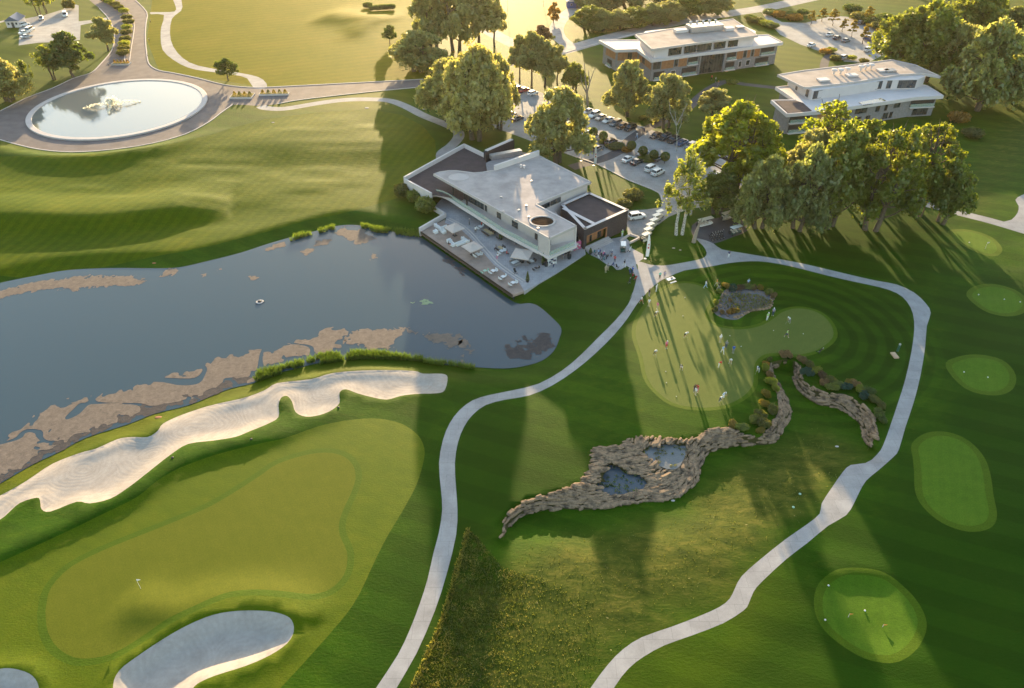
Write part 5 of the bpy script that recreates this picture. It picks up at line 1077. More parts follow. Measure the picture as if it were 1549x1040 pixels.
# golf trolleys with bags
def trolley_proto():
    out = []; b = MB(); b.tube([(0, .05, .15), (0, -.1, .6), (0, -.35, 1.0), (0, -.55, 1.02)], [.02] * 4, 5); b.tube([(-.32, .1, .15), (0, .05, .3), (.32, .1, .15)], [.018] * 3, 4); b.tube([(0, .05, .2), (0, .55, .1)], [.018, .018], 4); out.append(('frame', b, m_metal))
    b = MB(); b.cyl((0, .08, .28), (0, -.28, 1.05), .14, .16, 8); out.append(('bag', b, None))
    for p in ((-.32, .1), (.32, .1), (0, .58)): b = MB(); b.cyl((p[0] - .03, p[1], .15 if p[0] else .1), (p[0] + .03, p[1], .15 if p[0] else .1), .15 if p[0] else .1, n=10); out.append(('wheel', b, m_tyre))
    b = MB()
    for k in range(5): b.cyl((-.08 + k * .04, -.27, 1.0), (-.10 + k * .05, -.36 - .01 * k, 1.24), .012, n=4); b.box((-.10 + k * .05, -.38, 1.25), (.04, .09, .04))
    out.append(('clubs', b, m_metal)); return out
tp = [(nm, b.mesh(nm), m) for nm, b, m in trolley_proto()]
bagm = {c: mat('bag_' + c, v, .7) for c, v in dict(black=(.03,.03,.035), navy=(.03,.06,.20), red=(.40,.03,.04), white=(.6,.6,.6), teal=(.05,.22,.25), grey=(.22,.22,.24)).items()}
def trolley(px, py, rz, c, label, group):
    r = empty('golf_trolley', G(px, py, .03), rz, label, 'golf trolley', group)
    for nm, me, m in tp:
        me2 = me
        if m is None:
            key = 'bag' + c
            if key not in CM: me2 = me.copy(); me2.materials.clear(); me2.materials.append(bagm[c]); CM[key] = me2
            me2 = CM[key]
        elif not me.materials: me.materials.append(m)
        link(bpy.data.objects.new(nm, me2), r)
ords = ['first', 'second', 'third', 'fourth', 'fifth', 'sixth', 'seventh', 'eighth', 'ninth', 'tenth', 'eleventh', 'twelfth', 'thirteenth', 'fourteenth', 'fifteenth', 'sixteenth']
k = 0
for j in range(3):
    for i in range(5):
        trolley(1075 + i * 4.0 + j * 1.3, 357 + j * 3.2 - i * .8, .5 + k * .3, 'black', 'black trolley in the parked block, %s row, %s from the left' % (['back', 'middle', 'front'][j], ords[i]), 'black trolleys parked in a block'); k += 1
for i, (x, y, c) in enumerate([(899,383,'teal'),(903,386,'white'),(907,384,'navy'),(910,389,'black'),(906,392,'white'),(915,387,'navy'),(913,394,'teal'),(918,391,'black'),(922,386,'grey')]): trolley(x, y, i * 1.1, c, '%s golf bag trolley, %s from the left in the plaza cluster' % (c, ords[i]), 'golf trolleys on the plaza')
for i, (x, y, c) in enumerate([(957,419,'red'),(961,423,'red'),(952,428,'black'),(953,414,'navy'),(933,405,'black'),(927,402,'navy')]): trolley(x, y, i * 1.3, c, '%s golf bag on a trolley %s' % (c, ['at the lawn edge by the path fork', 'nearest the path fork', 'on the grass below the others', 'beside the blue-jacketed player', 'at the scalloped plaza edge', 'left at the scalloped plaza edge'][i]), 'golf trolleys on the lawn edge')
trolley(952, 380, 2.0, 'white', 'white golf bag on a trolley beside the plaza golf cart', 'golf trolleys on the plaza'); trolley(1240, 533, 1.2, 'black', 'black golf bag on a trolley at the right tip of the putting green', 'golf trolleys on the putting green')
# feather flags
m_flag = mat('flag_white', (.80, .76, .74), .6, .04); m_flagr = mat('flag_red', (.55, .10, .10), .6, .05)
def flag(px, py, hh, rz, label):
    r = empty('feather_flag', G(px, py), rz, label, 'flag', 'feather flags'); b = MB(); b.tube([(0, 0, -.1), (0, 0, hh * .8), (.12, 0, hh * .95), (.45, 0, hh)], [.04, .03, .02, .015], 6); b.lathe([(.35, 0), (.35, .06)], (0, 0, 0), 10); b.build('pole', m_metal, r)
    b = MB(); V = []; Fc = []
    for i in range(11):
        t = i / 10; z = .6 + (hh - .7) * t; w = .75 * math.sin(math.pi * min(1, .25 + t * .72)) ** .5; y = .05 * math.sin(t * 7); V += [(.04, y, z), (.04 + w, y + .04, z), (.04 + w, y + .06, z), (.04, y + .02, z)]
    for i in range(10):
        for q in range(4): Fc.append((i * 4 + q, i * 4 + (q + 1) % 4, (i + 1) * 4 + (q + 1) % 4, (i + 1) * 4 + q))
    b.add(V, Fc); b.build('banner', m_flag, r); b = MB()
    for z in (.45, .58, .72): b.box((.42, .03, hh * z), (.34, .09, hh * .07))
    b.build('red_marks', m_flagr, r)
flag(879,243,5.2,.4,'white feather flag with red marks, left of the pair on the car park footpath'); flag(898,250,6.0,-.5,'white feather flag with red marks, right of the pair on the car park footpath'); flag(976,391,6.5,-.2,'tall white feather flag at the path fork below the dark wing')
# ============================================================ PEOPLE
m_skin = mat('skin', (.46, .27, .19), .55, .05); m_hair = mat('hair', (.05, .032, .02), .7, .2); m_shoe = mat('shoe', (.5, .5, .5), .6)
m_eye = mat('eye', (.02, .02, .02), .3)
CL = {}
def cloth(c):
    if c not in CL:
        CL[c] = mat('cloth_' + c, dict(white=(.74,.74,.74), black=(.02,.02,.024), grey=(.22,.22,.24), navy=(.02,.04,.12), blue=(.02,.10,.42), sky=(.35,.50,.72), red=(.55,.03,.03), pink=(.62,.16,.28), teal=(.15,.52,.42), beige=(.48,.40,.28), brown=(.20,.10,.05), lime=(.42,.62,.25), orange=(.65,.26,.06), rust=(.42,.12,.06), violet=(.30,.28,.42))[c], .85, .08)
    return CL[c]
def skel(pose):
    J = dict(pel=(0, 0, .93), bel=(0, 0, 1.08), che=(0, 0, 1.30), nek=(0, 0, 1.48), hed=(0, -.02, 1.56))
    bend = dict(stand=0, walk=.04, putt=.75, sit=.05, reach=.15, crouch=.5)[pose]; drop = dict(sit=.46, crouch=.45).get(pose, 0.04 if pose == 'putt' else 0)
    def tr(p, k=bend):
        z = p[2] - .93; y = p[1]; return (p[0], y * math.cos(k) - z * math.sin(k), .93 - drop + z * math.cos(k) + y * math.sin(k))
    P = {k: tr(v) for k, v in J.items()}; hy = P['pel'][1]; pz = P['pel'][2]
    for s, q in ((-1, 'l'), (1, 'r')):
        P['hip' + q] = (s * .095, hy, pz - .04)
        if pose == 'sit': P['kn' + q] = (s * .12, hy - .44, .50); P['an' + q] = (s * .12, hy - .46, .09)
        elif pose == 'crouch': P['kn' + q] = (s * .16, hy - .36, .46 if s > 0 else .30); P['an' + q] = (s * .14, hy - (.02 if s > 0 else -.15), .09)
        elif pose == 'walk': P['kn' + q] = (s * .09, hy + (-.20 * s), .50); P['an' + q] = (s * .09, hy + (-.33 * s if s > 0 else .36), .09 if s > 0 else .14)
        elif pose == 'putt': P['kn' + q] = (s * .15, hy - .06, .48); P['an' + q] = (s * .19, hy + .02, .09)
        else: P['kn' + q] = (s * .10, hy - .01, .50); P['an' + q] = (s * .11, hy + .02, .09)
        a = P['an' + q]; P['to' + q] = (a[0] + s * .03, a[1] - .17, .045)
        P['sh' + q] = tr((s * .19, .0, 1.42)); sh = P['sh' + q]
        if pose in ('putt',): P['el' + q] = (s * .17, sh[1] - .08, sh[2] - .26); P['wr' + q] = (s * .05, sh[1] - .14, sh[2] - .48)
        elif pose == 'walk': P['el' + q] = (s * .24, sh[1] + .10 * s, sh[2] - .26); P['wr' + q] = (s * .25, sh[1] + .10 * s - .16, sh[2] - .46)
        elif pose == 'sit': P['el' + q] = (s * .23, sh[1] - .06, sh[2] - .26); P['wr' + q] = (s * .14, sh[1] - .30, sh[2] - .34)
        elif pose == 'reach' and s > 0: P['el' + q] = (s * .24, sh[1] - .18, sh[2] - .18); P['wr' + q] = (s * .18, sh[1] - .42, sh[2] - .10)
        elif pose == 'crouch': P['el' + q] = (s * .22, sh[1] - .16, sh[2] - .18); P['wr' + q] = (s * .12, sh[1] - .34, sh[2] - .30)
        else: P['el' + q] = (s * .25, sh[1] + .02, sh[2] - .28); P['wr' + q] = (s * .26, sh[1] - .04, sh[2] - .52)
        w, e = Vector(P['wr' + q]), Vector(P['el' + q]); P['ha' + q] = tuple(w + (w - e).normalized() * .08)
    return P
RAD = dict(pel=(.15, .12), bel=(.135, .10), che=(.155, .115), nek=(.058, .058), hed=(.055, .055), hip=(.095, .095), kn=(.062, .062), an=(.043, .043), to=(.042, .036), sh=(.062, .062), el=(.044, .044), wr=(.028, .026), ha=(.036, .02))
BONES = [('pel', 'bel', 1), ('bel', 'che', 1), ('che', 'nek', 1), ('nek', 'hed', 0)]
for q in 'lr': BONES += [('pel', 'hip' + q, 2), ('hip' + q, 'kn' + q, 2), ('kn' + q, 'an' + q, 4), ('an' + q, 'to' + q, 3), ('che', 'sh' + q, 1), ('sh' + q, 'el' + q, 1), ('el' + q, 'wr' + q, 0), ('wr' + q, 'ha' + q, 0)]
def person_mesh(pose):
    P = skel(pose); names = list(P); idx = {k: i for i, k in enumerate(names)}
    me = bpy.data.meshes.new('tmp'); me.from_pydata([P[k] for k in names], [(idx[a], idx[b]) for a, b, _ in BONES], []); o = bpy.data.objects.new('tmp', me); COL.objects.link(o)
    sk = o.modifiers.new('s', 'SKIN'); sk.use_smooth_shade = True; sk.branch_smoothing = .3
    for k in names:
        v = me.skin_vertices[0].data[idx[k]]; r = RAD.get(k) or RAD[k[:-1]]; v.radius = r; v.use_root = (k == 'pel')
    sub = o.modifiers.new('u', 'SUBSURF'); sub.levels = 1; sub.render_levels = 1
    dg = bpy.context.evaluated_depsgraph_get(); m2 = bpy.data.meshes.new_from_object(o.evaluated_get(dg)); bpy.data.objects.remove(o)
    bm = bmesh.new(); bm.from_mesh(m2); SEG = [(Vector(P[a]), Vector(P[b]), t) for a, b, t in BONES]
    for f in bm.faces:
        c = f.calc_center_median(); best = (9, 0)
        for a, b, t in SEG:
            d = b - a; u = max(0, min(1, (c - a).dot(d) / d.length_squared)); e = (c - (a + d * u)).length
            if e < best[0]: best = (e, t)
        f.material_index = best[1]; f.smooth = True
    def bl(geom, mi, M):
        for v in geom: v.co = M @ v.co
        for f in {f for v in geom for f in v.link_faces}: f.material_index = mi; f.smooth = True
    hd = Vector(P['hed']); nk = Vector(P['nek']); up = (hd - nk).normalized()
    if pose == 'putt': up = Vector((0, -.8, .6))
    q = up.to_track_quat('Z', 'Y').to_matrix().to_4x4(); hc = hd + up * .09; Mh = Matrix.Translation(hc) @ q
    flip = -1 if (q @ Vector((0, 1, 0))).y > 0 else 1
    g = bmesh.ops.create_icosphere(bm, subdivisions=2, radius=1)['verts']; bl(g, 0, Mh @ Matrix.Diagonal((.078, .098, .118, 1)))
    def small(p, s, mi): g = bmesh.ops.create_icosphere(bm, subdivisions=1, radius=1)['verts']; bl(g, mi, Mh @ Matrix.Translation(p) @ Matrix.Diagonal((*s, 1)))
    f = flip; small((0, f * .098, -.01), (.012, .02, .02), 0); small((0, f * .088, -.055), (.026, .012, .008), 5)
    for s in (-1, 1): small((s * .03, f * .086, .015), (.012, .010, .009), 5); small((s * .078, 0, -.005), (.012, .02, .03), 0)
    for s in 'lr':      # five fingers on each hand
        h, w = Vector(P['ha' + s]), Vector(P['wr' + s]); d = (h - w).normalized(); side = d.cross(Vector((1, 0, 0))).normalized(); nr = side.cross(d)
        for k in range(5):
            b0 = (h if k < 4 else w + d * .035) + side * ((k - 1.5) * .018 if k < 4 else -.035); ln = (.072, .082, .078, .062, .06)[k]; dd = d if k < 4 else (d - side * .8).normalized()
            pts = [b0, b0 + dd * ln * .55, b0 + dd * ln + nr * .022]; prev = None
            for i, pt in enumerate(pts):
                r = (.010, .0085, .006)[i]; ringv = [bm.verts.new(pt + (side * math.cos(a) + nr * math.sin(a)) * r) for a in (0, 1.57, 3.14, 4.71)]
                if prev:
                    for j in range(4): fc = bm.faces.new((prev[j], prev[(j + 1) % 4], ringv[(j + 1) % 4], ringv[j])); fc.material_index = 0
                prev = ringv
    bm.to_mesh(m2); bm.free(); m2.name = 'person'
    # hair or cap meshes in the head's frame
    hb = MB(); prof = [(.082, -.02), (.085, .03), (.078, .075), (.05, .11), (.0005, .126)]; hb.lathe([(r, z) for r, z in prof], (0, 0, 0), 12, 1, 1.25); hair = hb.mesh('hair'); hair.transform(Mh @ Matrix.Translation((0, -f * .012, 0))); hair.materials.append(m_hair)
    cb = MB(); cb.lathe([(.088, .03), (.088, .06), (.075, .10), (.04, .128), (.0005, .135)], (0, 0, 0), 12, 1, 1.22); cb.box((0, f * .125, .035), (.12, .11, .012)); cap = cb.mesh('cap'); cap.transform(Mh)
    hand = (Vector(P['hal']) + Vector(P['har'])) / 2
    return m2, hair, cap, hand
PM_ = {p: person_mesh(p) for p in ('stand', 'walk', 'putt', 'sit', 'reach', 'crouch')}
_cl = MB(); _cl.cyl((0, 0, 0), (0, -.35, -.78), .012, .008, 5); _cl.box((.03, -.37, -.80), (.12, .035, .04)); _clm = _cl.mesh('golf_club'); _clm.materials.append(m_metal)
PC = {}
def person(px, py, pose, rz, top, bot, label, capc=None, shorts=False, z=None, club=False, group=None):
    m0, hair, cap, hand = PM_[pose]; key = (pose, top, bot, shorts)
    if key not in PC:
        me = m0.copy(); me.name = 'person'; mi = np.zeros(len(me.polygons), dtype=np.int32); me.polygons.foreach_get('material_index', mi); me.materials.clear()
        for m in (m_skin, cloth(top), cloth(bot), m_shoe, m_skin if shorts else cloth(bot), m_eye): me.materials.append(m)
        me.polygons.foreach_set('material_index', mi)
        PC[key] = me
    r = bpy.data.objects.new('person', PC[key]); link(r); loc = G(px, py) if z is None else W3(px, py, z); r.location = loc + Vector((0, 0, .03 if z is None else 0)); r.rotation_euler = (0, 0, rz); r.scale = (1.12,) * 3; tag(r, label, 'person', group)
    if capc:
        k2 = ('cap', pose, capc)
        if k2 not in PC: c = cap.copy(); c.materials.append(cloth(capc)); PC[k2] = c
        link(bpy.data.objects.new('cap', PC[k2]), r)
    else: link(bpy.data.objects.new('hair', hair), r)
    if club:
        M = Matrix.Rotation(rz, 3, 'Z'); g = bpy.data.objects.new('putter', _clm); link(g); g.location = r.location + M @ (hand * 1.08); g.rotation_euler = (0, 0, rz)
        if pose != 'putt': g.rotation_euler = (.35, 0, rz)
        tag(g, 'putter held by the ' + ' '.join(label.split(',')[0].split()[:11]), 'golf club', 'putters held by players')
    return r
PPL = [
 (997.6,422,'stand',.3,'teal','black','person in a teal shirt and black trousers at the pale path edge','white'),
 (1004.6,421,'stand',-.5,'violet','grey','person in lilac and grey right beside the teal-shirted one',None),
 (992.4,441,'stand',.8,'white','white','person all in white walking onto the green from the path','white'),
 (981.5,448,'stand',2.0,'black','grey','person in a black top at the left edge of the grass strip',None),
 (981.3,463,'stand',0,'white','beige','person in white and beige at the left rim of the putting green',None),
 (970,459,'walk',1.0,'white','rust','person in a white top and rust-red shorts by the path',None),
 (994,468,'stand',-1,'pink','beige','person in pale pink behind the white-topped one, top left of the green',None),
 (990.9,478,'putt',.5,'white','black','player in white top and black shorts bending at upper left of the green','white'),
 (1066.7,435.5,'walk',1.6,'white','sky','person in white striding right along the upper green edge',None),
 (1083.3,432.5,'walk',1.3,'orange','beige','person in orange striding beside the rock bed',None),
 (1086.5,438,'walk',1.5,'black','grey','person in black and grey striding left of the rock bed',None),
 (944,403.5,'walk',.6,'black','white','person in black top and white trousers on the scalloped plaza edge',None),
 (956,414,'reach',2.4,'blue','navy','person in a bright blue jacket beside red golf bags',None),
 (1035.3,510,'putt',.7,'white','black','player in white top and black shorts alone in the sunlit strip','white',True),
 (990,536.5,'putt',.2,'white','black','player in white and black at the far left of the green','white',True),
 (1007.6,527,'stand',.4,'pink','red','player in pink top, red skirt and white cap','white',True),
 (1030.6,559,'putt',-.6,'black','white','player in black top and white shorts in the sunlit strip','beige',True),
 (1088.8,517.5,'stand',.1,'white','beige','person in white top and cap standing in the middle of the green','white'),
 (1092.4,534.4,'walk',.3,'sky','white','player in light blue shirt and white trousers in the middle group',None),
 (1097.6,527,'stand',2.8,'grey','navy','person in grey-blue turned away in the middle group','grey'),
 (1108.5,534,'stand',0,'blue','grey','person in a bright blue top at the right of the middle group',None),
 (1104.3,550,'putt',-.3,'white','beige','player in white cap bending below the middle group','white',True),
 (1086.5,555,'putt',1.2,'red','white','player in a red top bending over the ball',None,True),
 (1050,593,'stand',.3,'black','navy','person in dark clothes in the trio at the lower green edge',None),
 (1054.5,593,'reach',-.8,'red','pink','person in red in the trio at the lower green edge',None),
 (1051.5,598,'stand',2.0,'white','beige','person in white in the trio at the lower green edge',None),
 (1088.5,607,'putt',.6,'white','navy','player in white top and navy trousers at the bottom of the green','white',True),
 (1092.5,600,'crouch',1.0,'sky','white','person in light blue crouching at the bottom of the green','white'),
 (1146.4,562,'putt',-.8,'navy','white','player in navy top and white trousers beside the bright shrubs','white',True),
 (1160,484,'stand',.4,'lime','white','person in pale green top and white trousers at the rock bed edge','white'),
 (1168.6,477,'stand',-.4,'violet','navy','person in lilac shirt and dark trousers right of the rock bed','white'),
 (1194,488,'putt',-1.2,'white','grey','player in white bending on the right lobe of the green','white',True),
 (1189,510,'walk',.9,'lime','navy','player in a lime shirt and navy shorts on the right lobe of the green',None),
 (1130.8,432.6,'stand',0,'sky','black','person in pale top and black trousers above the rock bed','grey'),
 (1101.7,389.6,'stand',.2,'navy','white','person in dark top and white trousers alone on the cart path',None),
 (916,412,'stand',.5,'beige','beige','tall person in beige, left one at the lawn tip below the plaza','beige'),
 (919,409,'stand',2.6,'grey','beige','person in grey and beige, right one at the lawn tip below the plaza',None),
 (929.6,397,'stand',-.4,'red','black','person in a red jacket on the plaza','black'),
 (912,390,'reach',.9,'pink','navy','person in pink and white cap among the plaza golf bags','white'),
 (904.6,387,'stand',2.1,'sky','navy','person in light blue among the plaza golf bags',None),
 (925,389,'stand',1.1,'navy','black','person in navy standing right of the plaza golf bags','white'),
 (941,358,'stand',.3,'lime','white','person in pale green by the low angled wall','white'),
 (978,363,'stand',-.7,'beige','grey','person in beige beside the last golf cart of the line',None),
 (963,209,'walk',.5,'white','sky','person in white walking on the dark car park footpath',None),
 (974,202,'walk',-.3,'navy','black','person in dark clothes at the top of the car park footpath',None),
 (1076,121,'stand',.4,'red','black','person in red before the glazed entrance of the left pavilion',None),
 (1082,124,'stand',1.2,'white','navy','person in white before the glazed entrance of the left pavilion',None),
 (1086,129,'walk',2.0,'orange','grey','person in orange walking on the path before the left pavilion',None),
]
for t in PPL: person(*t[:7], capc=t[7], club=len(t) > 8, shorts='shorts' in t[6] or 'skirt' in t[6])
TZ = .24
for t in [(719.5,352.5,'stand',.3,'white','black','waiter in white shirt and black trousers on the terrace',None),(781,371,'stand',0,'white','navy','person in white under the balcony edge by the parasol',None),(710,341,'stand',1.4,'grey','black','person in grey beside the dark high table','white'),
    (837,405,'stand',.9,'white','navy','person in white and navy at the blue shelf by the corner pier',None),(876,372,'reach',2.5,'white','black','person in white and black before the pink stand',None),(852,392,'stand',.9,'navy','grey','person in navy on the walkway by the lawn edge',None)]: person(*t[:7], capc=t[7], z=TZ)
# ============================================================ TERRACE FURNITURE
m_canvas = mat('canvas_beige', (.54, .455, .41), .9, .05); m_cush = mat('cushion_white', (.70, .70, .70), .85, .04); m_table = mat('table_white', (.66, .67, .68), .5, .04); m_tabw = mat('table_timber', (.50, .38, .22), .6, .15); m_rat = mat('rattan_dark', (.06, .05, .05), .8, .2); m_green = mat('chair_green', (.30, .48, .38), .6)
def W3t(px, py): return W3(px, py, TZ)
def parasol(px, py, s, rz, label, h=2.9):
    r = empty('parasol', W3t(px, py), rz, label, 'parasol', 'square beige parasols'); b = MB(); q = s / 2
    b.add([(-q, -q, h - .75), (q, -q, h - .75), (q, q, h - .75), (-q, q, h - .75), (0, 0, h), (-q, -q, h - .95), (q, -q, h - .95), (q, q, h - .95), (-q, q, h - .95)], [(0, 1, 4), (1, 2, 4), (2, 3, 4), (3, 0, 4), (0, 5, 6, 1), (1, 6, 7, 2), (2, 7, 8, 3), (3, 8, 5, 0)]); b.build('canopy', m_canvas, r)
    b = MB(); b.add([(-.45, -.45, h - .08), (.45, -.45, h - .08), (.45, .45, h - .08), (-.45, .45, h - .08), (0, 0, h + .12)], [(0, 1, 4), (1, 2, 4), (2, 3, 4), (3, 0, 4)]); b.build('vent', m_canvas, r)
    b = MB(); b.cyl((0, 0, 0), (0, 0, h), .05); b.build('pole', m_metal, r); b = MB(); b.box((0, 0, .06), (.9, .9, .12)); b.build('base', m_black, r)
    b = MB()
    for a in range(4): b.cyl((0, 0, h - .3), (q * (1 if a in (0, 1) else -1) * .97, q * (1 if a in (0, 3) else -1) * .97, h - .8), .02, n=4)
    b.build('ribs', m_metal, r)
tA = ang((638, 352), (776, 447))
parasol(688, 356, 3.6, tA, 'square beige parasol farthest left, among the white sofas'); parasol(715, 385, 3.6, tA, 'square beige parasol in the middle of the deck'); parasol(789.5, 396, 4.2, tA + .6, 'square beige parasol on the terrace near the building corner')
def sofa(px, py, w, rz, label, d=.85):
    r = empty('sofa', W3t(px, py), rz, label, 'sofa', 'white sofas on the deck'); b = MB(); b.box((0, 0, .2), (w, d, .3)); b.build('base', m_cush, r); b = MB(); b.box((0, d / 2 - .1, .55), (w, .2, .5)); b.build('backrest', m_cush, r)
    for s in (-1, 1): b = MB(); b.box((s * (w / 2 - .1), -.1, .48), (.2, d - .2, .3)); b.build('armrest', m_cush, r)
    k = max(1, round(w / .8))
    for i in range(k): b = MB(); b.box((-w / 2 + .2 + (w - .4) * (i + .5) / k, -.08, .42), ((w - .4) / k - .04, d - .28, .16), taper=.94); b.build('cushion', m_cush, r)
sofa(664,345,3.2,tA+math.pi,'long white sofa at the upper left end of the deck'); sofa(671,347,2.4,tA-1.57+math.pi,'white sofa beside the left parasol'); sofa(659,352,1.1,tA,'white armchair at the left end of the deck nearest the water'); sofa(671,352,1.3,tA,'white armchair just left of the left parasol')
sofa(698,369,3.0,tA-1.57+math.pi,'long white sofa of the lower group'); sofa(704,364,2.4,tA+math.pi,'white sofa closing the lower group towards the steps'); sofa(684,371,1.6,tA,'small white sofa of the lower group nearest the water'); sofa(680,366,1.1,tA+1.57,'white armchair of the lower group beside the seated person')
def table(px, py, w, d, h, rz, top, label, group='terrace tables'):
    r = empty('table', W3t(px, py), rz, label, 'table', group); b = MB(); b.box((0, 0, h - .03), (w, d, .06)); b.build('tabletop', top, r)
    for x in (-1, 1):
        for y in (-1, 1): b = MB(); b.cyl((x * (w / 2 - .08), y * (d / 2 - .08), 0), (x * (w / 2 - .08), y * (d / 2 - .08), h - .06), .03, n=5); b.build('leg', m_metal, r)
def chair(px, py, rz, m, label, group, off=(0, 0)):
    if m.name not in CM:
        b = MB(); b.box((0, 0, .45), (.48, .46, .06)); s = b.mesh('seat'); b = MB(); b.box((0, .23, .70), (.48, .05, .46)); k = b.mesh('backrest'); b = MB(); b.cyl((0, 0, 0), (0, 0, .43), .022, n=5); l = b.mesh('leg')
        for q in (s, k): q.materials.append(m)
        l.materials.append(m_metal); CM[m.name] = (s, k, l)
    s, k, l = CM[m.name]; p = W3t(px, py) + Vector((off[0], off[1], 0)); r = empty('chair', p, rz, label, 'chair', group); link(bpy.data.objects.new('seat', s), r); link(bpy.data.objects.new('backrest', k), r)
    for x in (-.2, .2):
        for y in (-.19, .19): o = bpy.data.objects.new('leg', l); link(o, r); o.location = (x, y, 0)
def dining(px, py, rz, w, d, h, top, cm, n, where):
    table(px, py, w, d, h, rz, top, 'table ' + where); c, s = math.cos(rz), math.sin(rz)
    for i in range(n):
        side = 1 if i % 2 else -1; k = (i // 2 + .5) / ((n + 1) // 2) - .5; x, y = k * w * .95, side * (d / 2 + .38)
        chair(px, py, rz + (0 if side > 0 else math.pi), cm, '%s chair at the table %s' % (ords[i], where), 'chairs at the terrace tables', (x * c - y * s, x * s + y * c))
dining(723,388,tA,1.3,.8,.75,m_table,m_table,4,'below the middle parasol, on the deck'); dining(746,413,tA,1.0,.8,.75,m_table,m_table,4,'with white top, left one of the deck row'); dining(761,422,tA,.9,.8,.75,m_table,m_table,3,'with white top, middle one of the deck row'); dining(776,431,tA,.9,.8,.75,m_table,m_table,4,'with white top at the right tip of the deck')
dining(733.5,413,tA,.7,.7,.75,m_green,m_green,2,'small and green, at the lower deck edge'); dining(739,354,tA+math.pi,3.0,1.0,.75,m_tabw,m_rat,8,'long and timber-topped under the balcony'); dining(757,378,tA,1.4,.9,.75,m_tabw,m_rat,4,'of pale timber beside the red jackets'); dining(759,383,tA+.2,1.0,.9,.75,m_table,m_table,4,'round which red jackets hang'); dining(779,400,tA+1.57,1.7,.9,.75,m_table,m_metal,6,'with a white cloth left of the right parasol'); dining(804,398,tA,1.2,.8,.75,m_table,m_rat,4,'right of the right parasol')
dining(727,346,tA,1.2,.8,.75,m_table,m_table,3,'small and blue-white by the red seated person'); dining(757,361,tA,1.2,.7,.75,m_tabw,m_rat,4,'at the glass front below the balcony'); dining(786,391,tA+.6,1.2,.8,.75,m_rat,m_rat,4,'dark, under the right parasol'); dining(811,409,tA,.8,.6,.75,m_rat,m_rat,2,'dark, at the outer corner of the building')
for t in [(728.6,342,'sit',1.2,'red','black','person in red seated by the small blue-white table',None),(679,372,'sit',1.9,'black','rust','person in black seated on the small sofa nearest the water',None),(766.5,386,'sit',1.5,'red','black','person in red seated right of the red-jacket table',None),(751,378,'sit',-1.3,'grey','navy','person in grey seated left of the red-jacket table',None),(753,390,'sit',-.4,'white','pink','person in white seated at the near side of the red-jacket table',None)]: person(*t[:7], capc=t[7], z=TZ)
for x, y, l in ((826,402,'black round barbecue at the right part of the terrace edge'),(861,391,'black round bin on the walkway below the glazed box'),(860,382,'dark round pot behind the black bin on the walkway')):
    r = empty('barrel', W3t(x, y), 0, l, 'barrel'); b = MB(); b.lathe([(.35, 0), (.45, .3), (.45, .9), (.38, 1.0)], (0, 0, 0), 14); b.build('body', m_black, r); b = MB(); b.lathe([(.46, 0), (.46, .05), (.2, .14)], (0, 0, 1.0), 14); b.build('lid', m_black, r)
def conifer(px, py, h, label):
    r = empty('potted_conifer', W3t(px, py), 0, label, 'potted plant'); b = MB(); b.lathe([(.28, 0), (.36, .5), (.32, .5)], (0, 0, 0), 12); b.build('pot', m_black, r)
    rs = np.random.default_rng(3); n_ = 900; t = rs.random(n_); a = rs.random(n_) * 6.28; rr = .45 * (1 - t) ** .8 * (.7 + .3 * rs.random(n_)); P = np.stack([rr * np.cos(a), rr * np.sin(a), .5 + t * h], 1); me = cards_mesh('foliage', P, .14, rs); me.materials.append(L_oak); link(bpy.data.objects.new('foliage', me), r)
conifer(798,426,2.2,'narrow potted conifer at the outer tip of the terrace'); conifer(821.5,400,2.6,'potted conifer beside the corner pier'); conifer(757.5,362,2.0,'potted conifer before the glass front'); conifer(893,384,1.2,'small round potted bush where terrace and plaza meet')
def rack(px, py, w, h, m1, m2, rz, label, name='shelf', z=TZ):
    r = empty(name, W3(px, py, z), rz, label, name); b = MB()
    for k in range(4): b.box((0, 0, .2 + k * h / 3.6), (w, .5, .05))
    b.build('board', m1, r)
    for s in (-1, 1): b = MB(); b.box((s * w / 2, 0, h / 2), (.06, .5, h)); b.build('side_panel', m1, r)
    for k in range(3):
        for i in range(3): b = MB(); b.box((-w / 3 + i * w / 3, 0, .38 + k * h / 3.6), (w / 4.5, .35, .28), taper=.85); b.build('folded_clothes', m2 if (i + k) % 2 else m1, r)
rack(835,400,2.2,1.9,m_table,cloth('navy'),.6,'shelf with white and blue goods beside the corner pier'); rack(873,377,1.8,2.0,cloth('pink'),m_table,.6,'pink and white display stand before the dark wing')
table(868,380,1.6,.8,.8,.6,cloth('violet'),'pale lilac table beside the pink display stand'); table(853,389,1.5,.5,.9,.6,m_rat,'dark narrow table on the walkway under the glazed box')
r = empty('pushchair', W3t(779,413), .5, 'dark pushchair standing on the terrace below the white table', 'pushchair'); b = MB(); b.box((0, 0, .6), (.45, .7, .25), tilt=(.4, 0)); b.box((0, .3, .95), (.45, .35, .3), tilt=(.7, 0)); b.build('seat', m_black, r); b = MB(); b.tube([(-.25, -.4, .15), (-.25, .3, .8), (-.25, .6, 1.05), (.25, .6, 1.05), (.25, .3, .8), (.25, -.4, .15)], [.02] * 6, 5); b.build('frame', m_metal, r)
for x in (-.28, .28):
    for y in (-.4, .35): b = MB(); b.cyl((x - .03, y, .14), (x + .03, y, .14), .14, n=10); b.build('wheel', m_tyre, r)
